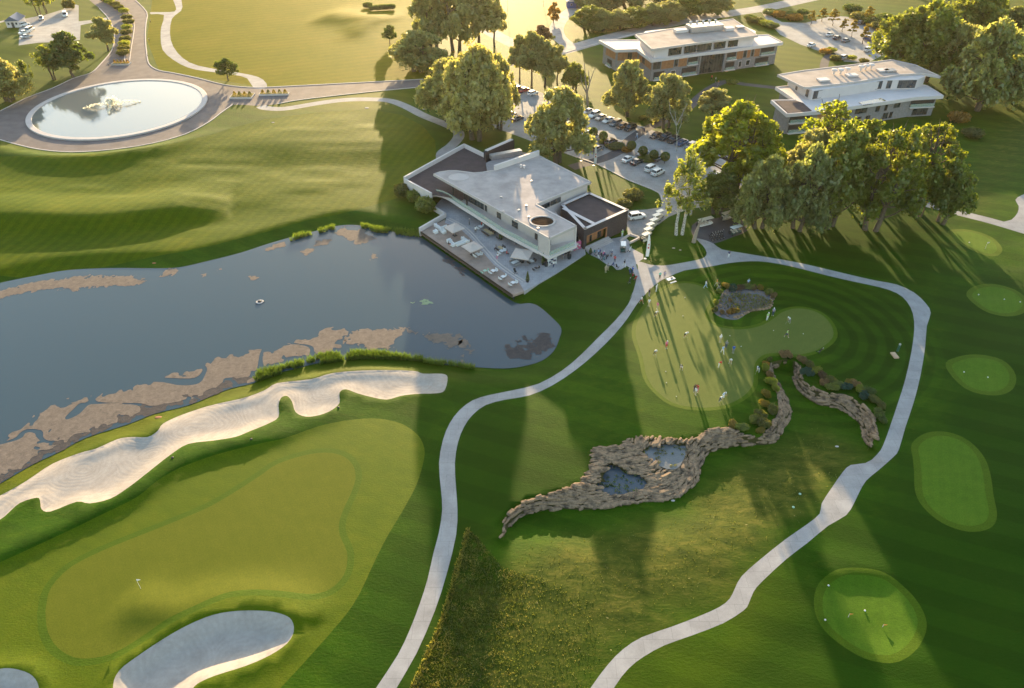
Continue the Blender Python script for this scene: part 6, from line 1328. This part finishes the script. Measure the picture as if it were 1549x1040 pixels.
# things round the putting green
r = empty('score_table', G(1013.7, 425.5), .5, 'small white table with a sheet on it at the upper left of the putting green', 'table'); b = MB(); b.box((0, 0, .75), (2.0, 1.0, .06)); b.build('tabletop', m_table, r); b = MB(); b.box((.3, 0, .84), (.45, .35, .12)); b.build('box', m_black, r); b = MB(); b.box((0, -1.0, .42), (1.6, .35, .06)); b.build('bench', m_table, r)
for x in (-.8, .8):
    for y in (-.4, .4): b = MB(); b.cyl((x, y, 0), (x, y, .72), .03, n=5); b.build('leg', m_metal, r)
r = empty('statue', G(1357.4, 531), 0, 'slim dark green post with a pale round head, beside the tan slab by the path', 'post'); b = MB(); b.lathe([(.22, 0), (.2, .9), (.25, 1.3), (.12, 1.5)], (0, 0, 0), 10); b.build('post', mat('post_green', (.03, .10, .07), .6), r); b = MB(); b.lathe([(.1, 1.5), (.22, 1.62), (.2, 1.8), (.05, 1.9)], (0, 0, 0), 10); b.build('head', m_metal, r)
b = MB(); b.box((0, 0, .12), (.9, 1.7, .3), .1); o = b.build('stone_slab', mat('tan_stone', (.48, .33, .22), .8, .15)); o.location = G(1353, 538); tag(o, 'tan stone slab lying in the grass below the green post', 'slab')
def pin(px, py, h, c, label, lean=0):
    r = empty('flagstick', G(px, py), 0, label, 'flagstick'); b = MB(); b.cyl((0, 0, 0), (lean, 0, h), .03, .02, 6); b.build('pole', m_table, r); b = MB(); b.add([(lean, 0, h), (lean + .55, .02, h - .15), (lean, 0, h - .4), (lean, .03, h), (lean + .55, .05, h - .15), (lean, .03, h - .4)], [(0, 1, 2), (5, 4, 3), (0, 3, 4, 1), (1, 4, 5, 2)]); b.build('flag', c, r)
    b = MB(); b.lathe([(.08, .0), (.08, .012)], (0, 0, 0), 10); b.build('cup', m_black, r)
pin(213, 890, 2.1, m_table, 'white flagstick on the big lower left green'); pin(1283, 933, .8, cloth('orange'), 'short flagstick on the lowest round tee ground'); pin(1335, 948, .6, cloth('orange'), 'short orange marker right on the lowest round tee ground'); pin(1490, 376, 1.8, m_table, 'flagstick on the sunlit uppermost right green')
balls = [(1007,562),(1121,524),(1170,500),(1215,505),(1023,600),(1033,478),(1036,450),(1104,508),(1008,579)]
bm_ = MB(); bm_.lathe([(.02, 0), (.06, .02), (.085, .07), (.06, .12), (.02, .14)], (0, 0, 0), 8); bme = bm_.mesh('marker'); bme.materials.append(m_table)
for i, (x, y) in enumerate(balls): o = bpy.data.objects.new('hole_marker', bme); link(o); o.location = G(x, y, .01); tag(o, 'tiny white marker lying on the putting green grass', 'marker', 'white markers on the putting green')
for i, (x, y) in enumerate([(1480,446),(1519,453),(1543,457),(1458,563),(1494,571),(1308,924),(1253,886),(1248,938),(1466,367)]): o = bpy.data.objects.new('tee_marker', bme); link(o); o.location = G(x, y, .01); o.scale = (1.6,) * 3; tag(o, 'tiny pale marker on a right-hand tee ground', 'marker', 'markers on the tee grounds')
for x, y, l in ((1210,747,'upper of two green sprinkler heads on the brown meadow'),(1200,767,'lower of two green sprinkler heads on the brown meadow'),(380,664,'dark sprinkler head right of the bunker notch'),(261,692,'dark sprinkler head below the long bunker'),(512,616,'dark sprinkler head at the rounded bunker nose')):
    r = empty('sprinkler', G(x, y), 0, l, 'sprinkler'); b = MB(); b.lathe([(.2, 0), (.2, .08), (.14, .13), (.04, .15)], (0, 0, 0), 12); b.build('lid', m_green if x > 1000 else m_black, r)
for x, y, w, l in ((555,163,1.6,'pale flat marker on the fairway below the winding path'),(641,165,1.0,'small pale marker near the shadow edge of the path'),(413,185,1.0,'small pale marker on the left fairway'),(240,631,1.4,'brick-coloured cover in the dry bank above the bunker'),(233,397,1.0,'red-brown cover at the lake bank'),(1018,757,.7,'tiny pale stone on the low lawn'),(1266,675,.7,'tiny pale stone right on the low lawn'),(1019,375,.8,'small white stone on the triangle lawn'),(1029,378,.6,'smaller pale stone on the triangle lawn')):
    b = MB(); b.lathe([(w * .34, 0), (w * .3, .05), (w * .15, .08)], (0, 0, 0), 10, 1.4, .8); o = b.build('ground_marker', m_conc if 'red' not in l and 'brick' not in l else mat('brick_red', (.35, .14, .07), .8)); o.location = G(x, y, .02); tag(o, l, 'marker')
# floating things on the lake
r = empty('floating_aerator', W3(393, 456.5, LAKE_Z), 0, 'round dark floating aerator with a pale ring on the lake', 'aerator'); b = MB(); b.lathe([(.9, -.1), (1.1, .12), (.9, .28), (.6, .2), (.55, -.1)], (0, 0, 0), 18); b.build('float', m_conc, r); r.scale = (.75, .75, .75); b = MB(); b.lathe([(.5, -.1), (.5, .35), (.2, .5)], (0, 0, 0), 12); b.build('motor', m_black, r)
for k in range(3): b = MB(); a = k * 2.1; b.cyl((.4 * math.cos(a), .4 * math.sin(a), .2), (1.5 * math.cos(a), 1.5 * math.sin(a), .05), .07, n=6); b.build('arm', m_black, r)
# planters at the roundabout exit
def planter(px, py, w, d, rz, cols, label, n=5):
    r = empty('planter', G(px, py), rz, label, 'planter'); b = MB(); b.box((0, 0, .25), (w, d, .6)); b.build('box', m_conc, r); b = MB(); b.box((0, 0, .5), (w - .4, d - .4, .14)); b.build('soil', m_bed, r)
    rs = np.random.default_rng(int(px)); 
    for i in range(n):
        n_ = 420; t = rs.random(n_) ** .7; a = rs.random(n_) * 6.28; rr = min(d, w / n) * .42 * (1 - t * .8); P = np.stack([rr * np.cos(a) + (i + .5) * (w - .6) / n - w / 2 + .3, rr * np.sin(a), .5 + t * 1.3], 1); me = cards_mesh('plant', P, .2, rs); me.materials.append(cols[i % len(cols)]); link(bpy.data.objects.new('plant', me), r)
planter(367, 146, 7.5, 4.5, 0, [L_yel, L_hdg], 'square planter with yellow-green plants at the roundabout exit', 4); planter(415, 143, 10, 1.8, .06, [L_yel, L_hdg], 'long planter with five cone bushes dividing the drive', 5); planter(184, 97, 6.5, 2.6, 0, [L_org, L_yel], 'planter with orange flowers at the tip of the road median', 5)
# ============================================================ DRY STONE WALLS
def stonemat():
    n = N('wall_stone'); p = n.pos(); a = n.noise(p, .9, 3, .6); g = n.noise(p, 7, 4, .7)
    c = n.ramp(a, [(.28, (.075, .056, .042)), (.42, (.17, .122, .082)), (.55, (.32, .22, .14)), (.66, (.22, .155, .10)), (.78, (.12, .10, .08))]); c = n.mix(.5, c, n.ramp(g, [(.3, (.7,) * 3), (.7, (1.2,) * 3)]), 'MULTIPLY'); n.set(c, .9, .2, nrm=n.bump(g, .6, .05)); return n.m
m_wst = stonemat()
def stones(name, segA, segB, label, a0, a1, pools=()):
    rs = np.random.default_rng(9); b = MB(); top = wtop; bot = wbot
    def at(line, t):
        L = [0]; 
        for i in range(len(line) - 1): L.append(L[-1] + math.dist(line[i], line[i + 1]))
        s = t * L[-1]; i = min(len(line) - 2, int(np.searchsorted(L, s, 'right') - 1)); i = max(i, 0); k = (s - L[i]) / max(1e-6, L[i + 1] - L[i]); return line[i][0] + (line[i + 1][0] - line[i][0]) * k, line[i][1] + (line[i + 1][1] - line[i][1]) * k
    poly = wallpoly; A = np.array(poly); lo, hi = A.min(0), A.max(0); P = []; y = lo[1]; row = 0
    # rows follow the wall: sample points, keep a minimum spacing
    cand = rs.uniform(lo, hi, (42000, 2)); cand = cand[inside(cand, poly)]
    for pl in pools: cand = cand[~inside(cand, pl)]
    d, _, t = seg_dist(cand, wbot, closed=False); keep = (t >= a0) & (t < a1); cand = cand[keep]; d = d[keep]; t = t[keep]
    used = []; cell = {}
    for i in range(len(cand)):
        x, y2 = cand[i]; key = (int(x / .8), int(y2 / .8)); ok = True
        for dx in (-1, 0, 1):
            for dy in (-1, 0, 1):
                for q in cell.get((key[0] + dx, key[1] + dy), []):
                    if abs(q[0] - x) + abs(q[1] - y2) * 1.25 < .50: ok = False
        if ok: cell.setdefault(key, []).append((x, y2)); used.append(i)
    U_ = cand[used]; zz = heights(U_[:, 0], U_[:, 1]); n_ = len(wbot)
    for (x, y2), z, tt in zip(U_, zz, t[used]):
        i = min(n_ - 2, int(tt * n_)); a = math.atan2(wbot[i + 1][1] - wbot[i][1], wbot[i + 1][0] - wbot[i][0]) + rs.normal() * .22
        big = 1.0 + 0.9 * (rs.random() < .12) + .3 * rs.random(); L, Wd, Hh = rs.uniform(.75, 1.5) * big, rs.uniform(.28, .44) * big, rs.uniform(.22, .34) * (1 + (big - 1) * .5); M = Matrix.Translation((x, y2, z + .1 + rs.uniform(-.06, .14))) @ Matrix.Rotation(a, 4, 'Z') @ Matrix.Rotation(rs.normal() * .12, 4, 'X')
        V = []
        for s, kz in ((.86, -.5), (1.0, -.1), (.97, .25), (.68, .5)):
            for j in range(7): an = j * 2 * math.pi / 7; r_ = s * (1 + rs.uniform(-.13, .13)); cx, cy2 = math.cos(an), math.sin(an); V.append(M @ Vector((L * .5 * r_ * math.copysign(abs(cx) ** .55, cx), Wd * .5 * r_ * math.copysign(abs(cy2) ** .55, cy2), Hh * kz * (1 + rs.uniform(-.08, .08)))))
        Fc = [(q * 7 + j, q * 7 + (j + 1) % 7, (q + 1) * 7 + (j + 1) % 7, (q + 1) * 7 + j) for q in range(3) for j in range(7)] + [tuple(range(21, 28))]
        b.add(V, Fc)
    return tag(b.build(name, m_wst), label, 'stone wall')
stones('stone_wall', 0, 0, 'rugged dry stone wall with two small ponds set in it, left part', 0, .56, (pool_hi, pool_lo)); stones('stone_wall', 0, 0, 'curving dry stone wall at the right, below the bright shrubs', .56, 1.01)
# small stones round the rock bed and inside it
def scatter_stones(label, pts, smin, smax, name='rock_edging', cat='rocks', m=None):
    rs = np.random.default_rng(len(pts)); b = MB()
    for p in pts:
        s = rs.uniform(smin, smax); V = []; z = H(p[0], p[1]); a = rs.random() * 3
        for k, kz in ((.9, -.3), (1.0, .1), (.6, .45)):
            for j in range(6): an = j * math.pi / 3 + a; r_ = s * k * rs.uniform(.85, 1.15) * .5; V.append((p[0] + 1.3 * r_ * math.cos(an), p[1] + r_ * math.sin(an), z + s * kz))
        b.add(V, [(q * 6 + j, q * 6 + (j + 1) % 6, (q + 1) * 6 + (j + 1) % 6, (q + 1) * 6 + j) for q in range(2) for j in range(6)] + [tuple(range(12, 18))])
    return tag(b.build(name, m or m_wst), label, cat)
rb = [p for p in rockbed]; rs = np.random.default_rng(77); A = np.array(rb); cand = rs.uniform(A.min(0), A.max(0), (900, 2)); cand = cand[inside(cand, rb)][:260]
o = scatter_stones('small grey rocks strewn over the planted bed by the green', [tuple(p) for p in cand], .12, .38, 'rocks'); o['kind'] = 'stuff'
edge_pts = [W(a, b) for a, b in [(1112,480),(1117,479),(1122,477),(1127,474),(1131,472),(1135,470),(1139,469),(1144,468.5),(1149,468),(1154,467.5),(1159,466.5),(1163,465),(1166,462),(1167,458),(1166,454),(1167,450),(1090,462),(1089,455),(1092,449),(1096,445)]]
for i_, p_ in enumerate(edge_pts):
    q_ = scatter_stones('pale edging stone on the rim of the planted rock bed', [p_], .5, .9, 'rock', 'rock'); q_['group'] = 'edging stones of the rock bed'
# ============================================================ PLANTS OF THE BEDS
def bedplants(rows, group): 
    for x, y, w, h, k, l in rows: shrub(x, y - 3.5, w * .82, h * .9, k, l, 'bed_plant', 'plant', group, d=w * .55)
bedplants([(1098,438,3.0,1.3,'s_yel','yellow plant at the upper left corner of the rock bed'),(1088,446,2.2,1.0,'s_map','green-yellow plant at the left of the rock bed'),(1083,462,2.2,1.1,'s_map','bright low plant at the left rim of the rock bed'),(1081,474,2.4,1.1,'s_hedge','green plant at the lower left rim of the rock bed'),(1092,477,1.8,.9,'s_rust','brown tuft at the lower left of the rock bed'),(1106,476,3.2,1.0,'s_org','orange flowering plant at the lower rim of the rock bed'),(1114,475,2.4,.8,'s_yel','yellow flowers right of the orange ones in the rock bed'),(1104,459,1.4,.9,'s_rust','brown tuft in the middle left of the rock bed'),(1108,441,3.6,1.2,'s_blue','blue-green plant at the top of the rock bed'),(1120,440,3.6,1.1,'s_prp','dark red plant at the top of the rock bed'),(1132,439,3.6,1.1,'s_green','dark green plant at the top of the rock bed'),(1140,440,2.6,1.0,'s_rust','orange-brown plant with red flowers above the rock bed'),(1150,440,2.8,.9,'s_yel','yellow flowers at the top right of the rock bed'),(1163,447,3.2,1.2,'s_green','green plant at the right end of the rock bed'),(1170,452,2.6,1.0,'s_rust','dry plant at the far right of the rock bed')],'plants round the rock bed')
rs = np.random.default_rng(31)
P = rs.uniform(A.min(0), A.max(0), (2200, 2)); cc = np.array(W(1128, 457)); P = P[inside(P, rb) & (np.hypot((P[:, 0] - cc[0]) / 5.5, (P[:, 1] - cc[1]) / 3.2) < 1)]; me = cards_mesh('ground_cover', np.column_stack([P, np.full(len(P), .18) + rs.random(len(P)) * .15]), .34, rs); me.materials.append(L_hdg); o = bpy.data.objects.new('ground_cover', me); link(o); tag(o, kind='stuff')
bedplants([(1164,549,1.8,1.0,'s_hedge','pale green tuft at the upper left bend of the stone wall'),(1158,555,1.8,1.0,'s_org','orange-red plant left of the wall bend'),(1157,562,2.8,1.4,'s_map','bright yellow-green shrub left of the wall bend'),(1164,573,2.6,1.2,'s_rust','rusty orange shrub on the wall left of the hollow'),(1165,583,3.2,1.5,'s_map','bright green shrub below the rusty one'),(1172,593,2.6,1.4,'s_map','leafy green shrub hanging over the stone wall'),(1158,602,3.0,1.5,'s_yel','yellow shrub at the sunny edge left of the wall'),(1156,617,3.0,1.4,'s_yel','yellow-green mound left of the wall'),(1168,625,3.4,1.3,'s_grass','golden grass mound above the wall'),(1150,632,3.0,1.3,'s_grass','tawny grass clump left of the golden mound'),(1152,645,4.2,1.6,'s_hedge','large olive shrub inside the lower wall bend'),(1140,640,3.2,1.4,'s_green','green shrub left of the large olive one'),(1150,656,2.6,.9,'s_yel','low yellow-flowered plant in the lower wall bend'),(1122,652,3.4,1.2,'s_green','dark green mound beside the yellow flowers on the wall'),(1108,646,3.0,.9,'s_yel','yellow flower cluster at the top of the wall'),
 (1184,541,3.0,.9,'s_rust','pinkish tuft on top of the wall at the green edge'),(1192,541,3.0,.9,'s_rust','second pinkish tuft on top of the wall at the green edge'),(1213,550,3.2,1.2,'s_rust','russet shrub right of the wall top'),(1223,556,3.2,1.2,'s_hedge','olive shrub right of the russet one'),(1218,567,3.4,1.1,'s_blue','teal spiky plant at the inner wall bend'),(1226,570,2.8,1.0,'s_blue','second teal spiky plant at the inner wall bend'),(1234,566,3.2,1.3,'s_map','green-yellow shrub behind the teal plants'),(1243,573,3.2,1.2,'s_prp','dark shrub in the upper row beside the wall'),(1246,583,3.0,1.0,'s_rust','tan feathery plant in the middle of the wall bed'),(1256,580,3.4,1.2,'s_hedge','green shrub right of the tan plant'),(1258,591,3.4,1.1,'s_green','deep green shrub at the wall edge'),(1268,587,3.0,1.1,'s_green','green shrub in the middle of the right wall bed'),(1279,590,3.2,1.1,'s_blue','blue-green low plant at the wall edge'),(1284,583,2.8,1.0,'s_yel','yellow-white flowers in the right wall bed'),(1294,586,3.0,1.1,'s_rust','russet plant right of the flowers'),(1300,594,3.2,1.2,'s_map','bright green shrub near the right wall end'),(1306,603,3.4,1.1,'s_blue','teal mound near the right wall end'),(1314,597,3.2,1.3,'s_oak','dark green shrub near the right wall end'),(1322,610,3.2,1.1,'s_grass','yellowish grass at the right wall end'),(1332,618,3.0,1.1,'s_hedge','olive plant at the far right of the wall bed'),(1328,632,3.6,1.6,'s_oak','dark round shrub at the right foot of the wall bed'),(1334,640,2.8,1.2,'s_oak','smaller dark shrub below the dark round one')],'plants along the stone wall')
for x, y, w, k, l in ((866,245,2.2,'s_green','s'),): pass
shrub(930,222,6,1.0,'s_grass','low planting along the island beside the footpath in the car park'); shrub(948,229,3.5,1.4,'s_org','orange bush at the car park footpath'); shrub(980,241,6,.9,'s_green','low dark planting strip under the right ball trees'); shrub(912,216,3.0,.9,'s_green','low planting under the second ball tree'); shrub(1107,125,5,1.0,'s_map','low green bed in the path fork by the left pavilion')
shrub(990,183,3.5,1.0,'s_hedge','grassy clump at the top of the car park footpath'); shrub(973,180,3.0,1.2,'s_hedge','grassy clump left of the top of the car park footpath')
# ============================================================ REEDS, LONG GRASS, ALGAE
def blades(name, P, h, w, leaf, kind='stuff', seed=1, lean=.25):
    rs = np.random.default_rng(seed); n_ = len(P); a = rs.random(n_) * 6.283; hh = h * rs.uniform(.6, 1.25, n_); z = heights(P[:, 0], P[:, 1]); z = np.maximum(z, LAKE_Z) if name == 'reeds' else z
    dx, dy = np.cos(a) * w / 2, np.sin(a) * w / 2; lx, ly = rs.normal(size=n_) * lean * hh, rs.normal(size=n_) * lean * hh
    co = np.stack([np.stack([P[:, 0] - dx, P[:, 1] - dy, z - .05], 1), np.stack([P[:, 0] + dx, P[:, 1] + dy, z - .05], 1), np.stack([P[:, 0] + dx * .8 + lx * .5, P[:, 1] + dy * .8 + ly * .5, z + hh * .6], 1), np.stack([P[:, 0] + lx, P[:, 1] + ly, z + hh], 1)], 1).reshape(-1, 3)
    me = bpy.data.meshes.new(name); me.vertices.add(n_ * 4); me.vertices.foreach_set('co', co.ravel()); me.loops.add(n_ * 4); me.loops.foreach_set('vertex_index', np.arange(n_ * 4, dtype=np.int32)); me.polygons.add(n_); me.polygons.foreach_set('loop_start', np.arange(0, n_ * 4, 4, dtype=np.int32)); me.update(calc_edges=True); me.materials.append(leaf)
    o = bpy.data.objects.new(name, me); link(o); return tag(o, kind=kind)
def fill(poly, n_, seed=0):
    rs = np.random.default_rng(seed); A = np.array(poly); P = rs.uniform(A.min(0), A.max(0), (n_, 2)); return P[inside(P, poly)]
L_reed = leafmat('leaf_reed', (0.07, 0.12, 0.02), (0.20, 0.30, 0.03), .45); L_dry = leafmat('leaf_dry_grass', (0.19, 0.18, 0.045), (0.46, 0.42, 0.06), .5, var=.5); L_rough = leafmat('leaf_rough_grass', (0.08, 0.115, 0.018), (0.32, 0.36, 0.03), .5, var=.5)
rp = np.concatenate([fill(wp([(385,572),(392,562),(420,556),(450,548),(475,542),(478,547),(455,555),(430,565),(400,574),(388,578)], LAKE_Z, 1), 16000, 1), fill(wp([(478,540),(500,536),(540,533),(580,534),(600,538),(640,542),(640,547),(600,544),(560,543),(520,546),(480,552)], LAKE_Z, 1), 24000, 2)])
rq = vnoise(rp[:, 0], rp[:, 1], 1.6, 3) + .5 * vnoise(rp[:, 0], rp[:, 1], .6, 5); rp = rp[rq > .46]; np.random.default_rng(2).shuffle(rp); blades('reeds', rp[:5600], 1.15, .10, L_reed, seed=3)
_r2 = np.concatenate([fill(wp([(436,360),(470,351),(506,342),(507,347),(470,356),(440,365)], LAKE_Z, 1), 9000, 4), fill(wp([(546,340),(575,346),(592,348),(592,353),(570,352),(548,346)], LAKE_Z, 1), 6000, 5), fill(wp([(595,348),(636,352),(634,359),(600,355)], LAKE_Z, 1), 3500, 6), fill(wp([(640,545),(690,551),(720,556),(720,559),(690,556),(640,549)], LAKE_Z, 1), 4000, 7)]); np.random.default_rng(3).shuffle(_r2); _q = vnoise(_r2[:, 0], _r2[:, 1], 1.4, 6) + .5 * vnoise(_r2[:, 0], _r2[:, 1], .5, 5); blades('reeds', _r2[_q > .6][:3600], 1.1, .09, L_reed, seed=4)
L_mead = leafmat('leaf_meadow_grass', (0.085, 0.100, 0.018), (0.20, 0.22, 0.03), .5, var=.4); L_tan = leafmat('leaf_tan_grass', (0.13, 0.125, 0.03), (0.30, 0.28, 0.05), .5, var=.5)
tall = wp([(708,800),(722,812),(760,858),(840,880),(900,930),(900,1000),(880,1100),(590,1100),(628,1040),(660,960),(690,870),(702,820)], 0, 1)
eL_ = wp([(708,798),(700,830),(690,865),(678,910),(662,955),(645,995),(600,1090)], 0, 1)
tp_ = fill(tall, 130000, 8); dt_, _, _ = seg_dist(tp_, eL_, closed=False); rk = np.random.default_rng(8).random(len(tp_)); tp_ = tp_[rk < np.clip(1.1 - dt_ / 12, .04, 1)]
q_ = vnoise(tp_[:, 0], tp_[:, 1], 1.3, 4) + .3 * vnoise(tp_[:, 0], tp_[:, 1], .5, 2); blades('long_grass', tp_[q_ > .76][:4500], .20, .10, L_tan, seed=5, lean=.7); blades('long_grass', tp_[q_ < .70][:11000], .20, .11, L_mead, seed=15, lean=.6)
edgeL = ribbon([(708,798),(700,830),(690,865),(678,910),(662,955),(645,995),(622,1045)], .7, 0, 3); blades('long_grass', fill(edgeL, 60000, 9)[:1500], .28, .12, L_dry, seed=6, lean=.6)
md = wp([(760,850),(800,800),(1000,770),(1100,700),(1230,620),(1300,690),(1240,775),(1145,850),(1105,895),(1090,912),(1010,945),(940,980),(900,1025),(880,1090),(765,1100),(772,960)], 0, 1)
mp_ = fill(md, 120000, 10); dm_, _, _ = seg_dist(mp_, md); up_ = np.clip((62 - mp_[:, 1]) / 30, .12, 1); rk = np.random.default_rng(4).random(len(mp_)); mp_ = mp_[rk < np.clip(dm_ / 7, 0, 1) * up_]
blades('meadow_grass', mp_[:15000], .16, .10, L_mead, seed=7, lean=.9)
def iso(name, poly, z, m, step, thr, sc=2.2, edge=1.2, seed=3, holes=True):
    A = np.array(poly); lo, hi = A.min(0) - 1.5, A.max(0) + 1.5; xs = np.arange(lo[0], hi[0], step); ys = np.arange(lo[1], hi[1], step); X, Y = np.meshgrid(xs, ys); P = np.stack([X.ravel(), Y.ravel()], 1)
    d, _, _ = seg_dist(P, poly); d = np.where(inside(P, poly), d, -d); X_, Y_ = P[:, 0], P[:, 1]
    f = np.clip(d / edge, -2, 1.4) + 1.9 * (vnoise(X_, Y_, sc * 2, seed) - .5) + 1.5 * (vnoise(X_, Y_, sc * .8, seed + 1) - .5) + 1.7 * (vnoise(X_, Y_, sc * .3, seed + 2) - .5) - thr
    cr = np.abs(vnoise(X_ + 3 * vnoise(X_, Y_, 5, 8), Y_, sc * 2.2, seed + 4) - .5); f = np.minimum(f, (cr - .03) * 25) if holes else f
    f[~inside(P, lake)] = -1
    Fg = f.reshape(X.shape); V = {}; VL = []; FL = []
    def vert(key, x, y):
        if key not in V: V[key] = len(VL); VL.append((x, y, z))
        return V[key]
    for j in range(len(ys) - 1):
        row = Fg[j:j + 2]
        for i in np.nonzero((row.max(0)[:-1] > 0) | (row.max(0)[1:] > 0))[0]:
            c = [(i, j), (i + 1, j), (i + 1, j + 1), (i, j + 1)]; v = [Fg[q[1], q[0]] for q in c]; out = []
            for k in range(4):
                a, b2 = c[k], c[(k + 1) % 4]; va, vb = v[k], v[(k + 1) % 4]
                if va > 0: out.append(vert(a, xs[a[0]], ys[a[1]]))
                if (va > 0) != (vb > 0):
                    t = va / (va - vb); e = (min(a, b2), max(a, b2)); out.append(vert(e, xs[a[0]] + (xs[b2[0]] - xs[a[0]]) * t, ys[a[1]] + (ys[b2[1]] - ys[a[1]]) * t))
            if len(out) >= 3: FL.append(tuple(out))
    if not FL: return
    me = bpy.data.meshes.new(name); me.from_pydata(VL, [], FL); me.update(); me.materials.append(m); o = bpy.data.objects.new(name, me); link(o); return tag(o, kind='stuff')
def algmat(name, a, b):
    n = N(name); p = n.pos(); f = n.noise(p, 1.2, 6, .75, dist=.6); n.set(n.ramp(f, [(.3, a), (.7, b)]), .9, .15, nrm=n.bump(n.noise(p, 3, 5, .7), .8, .06)); return n.m
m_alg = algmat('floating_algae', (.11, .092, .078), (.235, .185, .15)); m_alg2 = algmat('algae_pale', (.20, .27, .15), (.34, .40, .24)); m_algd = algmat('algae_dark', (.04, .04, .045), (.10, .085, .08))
bandA = wp([(-80,690),(0,655),(20,650),(60,635),(90,620),(130,605),(165,594),(205,581),(240,571),(280,560),(320,551),(360,543),(395,533),(430,520),(470,510),(500,501),(519,499),(515,512),(500,527),(470,534),(440,542),(400,557),(385,574),(340,582),(280,601),(230,616),(190,632),(120,656),(60,690),(0,722),(-80,770)], LAKE_Z, 1)
iso('algae', bandA, LAKE_Z + .03, m_alg, .34, .22, 2.6, 1.6)
shore = wp([(-60,755),(0,712),(60,678),(120,646),(190,622),(230,606),(285,593),(330,578),(385,566),(400,560),(404,566),(384,577),(324,596),(285,612),(233,625),(194,640),(130,661),(91,682),(52,700),(0,731),(-60,770)], LAKE_Z, 1); iso('algae', shore, LAKE_Z + .015, m_algd, .45, .2, 1.6, 1.0, seed=6)
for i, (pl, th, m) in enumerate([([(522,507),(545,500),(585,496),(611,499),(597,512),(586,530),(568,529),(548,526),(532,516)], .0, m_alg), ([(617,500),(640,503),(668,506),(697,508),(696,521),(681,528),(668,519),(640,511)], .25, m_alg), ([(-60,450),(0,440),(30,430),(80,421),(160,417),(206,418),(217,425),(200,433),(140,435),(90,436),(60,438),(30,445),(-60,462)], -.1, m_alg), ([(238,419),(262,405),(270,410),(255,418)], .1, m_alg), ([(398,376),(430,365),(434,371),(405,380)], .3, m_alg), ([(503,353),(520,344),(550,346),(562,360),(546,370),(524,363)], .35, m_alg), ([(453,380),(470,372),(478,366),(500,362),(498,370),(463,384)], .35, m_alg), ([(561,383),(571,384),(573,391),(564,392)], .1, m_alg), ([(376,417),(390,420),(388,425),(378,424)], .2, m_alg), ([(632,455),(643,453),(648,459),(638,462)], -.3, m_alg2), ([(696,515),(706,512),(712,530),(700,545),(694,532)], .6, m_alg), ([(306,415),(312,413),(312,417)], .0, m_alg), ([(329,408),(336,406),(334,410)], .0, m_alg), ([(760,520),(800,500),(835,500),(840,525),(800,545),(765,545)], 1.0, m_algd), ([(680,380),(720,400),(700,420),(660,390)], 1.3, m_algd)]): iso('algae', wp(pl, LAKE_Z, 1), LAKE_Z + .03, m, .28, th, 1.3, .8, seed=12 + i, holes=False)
# rough bank plants at the right end of the lake and lamp posts by the drive
for i, (x, y) in enumerate([(165,100),(226,62),(224,86),(150,14),(228,34)]):
    r = empty('bollard_lamp', G(x, y), 0, 'short dark bollard lamp beside the entrance road, %s' % ['left verge below the leaning tree', 'right verge in the middle', 'right verge nearest the roundabout', 'left verge by the hut car park', 'right verge farthest up'][i], 'bollard lamp', 'bollard lamps of the entrance road'); b = MB(); b.cyl((0, 0, 0), (0, 0, .9), .09, n=8); b.build('post', m_black, r); b = MB(); b.lathe([(.1, .9), (.16, .95), (.16, 1.1), (.05, 1.15)], (0, 0, 0), 10); b.build('head', m_metal, r)
def lamp(px, py, h, label):
    r = empty('street_lamp', G(px, py), 0, label, 'street lamp', 'street lamps of the car park'); b = MB(); b.cyl((0, 0, 0), (0, 0, h), .08, .05, 7); b.build('post', m_metal, r); b = MB(); b.box((.35, 0, h), (.9, .22, .1)); b.build('head', m_metal, r)
lamp(856,232,6,'thin lamp post between the loose willow and the flags'); lamp(768,20,7,'lamp post in the glow at the top of the far lawn'); lamp(822,8,7,'lamp post near the flame-orange tree')
rs = np.random.default_rng(71)
for k, (pl, z, n_) in enumerate(((pool_lo, -1.08, 46), (pool_hi, -.43, 26))):
    Q = fill(pl, 600, 40 + k)[:n_]; P = []
    for q in Q: P += [(q[0] + rs.normal() * .16, q[1] + rs.normal() * .16, z + rs.random() * .22) for _ in range(14)]
    me = cards_mesh('pond_plants', np.array(P), .2, rs); me.materials.append(L_oak if k == 0 else L_hdg); o = bpy.data.objects.new('pond_plants', me); link(o); tag(o, kind='stuff')
# ============================================================ HAZE: the warm evening air over the course
hz = MB(); hz.box((0, 1750, 47.0), (7600, 7400, 104.0)); ho = hz.build('haze', []) if False else None
me = hz.mesh('haze'); ho = bpy.data.objects.new('haze', me); link(ho); tag(ho, kind='stuff')
hm = bpy.data.materials.new('haze'); hm.use_nodes = True; t_ = hm.node_tree
for q in list(t_.nodes): t_.nodes.remove(q)
o_ = t_.nodes.new('ShaderNodeOutputMaterial'); v_ = t_.nodes.new('ShaderNodeVolumePrincipled'); t_.links.new(v_.outputs[0], o_.inputs['Volume'])
v_.inputs['Color'].default_value = (1.0, 0.88, 0.70, 1); v_.inputs['Density'].default_value = 0.00003; v_.inputs['Anisotropy'].default_value = 0.62
me.materials.append(hm); hm.cycles.homogeneous_volume = True
print('OBJECTS', len(bpy.data.objects))
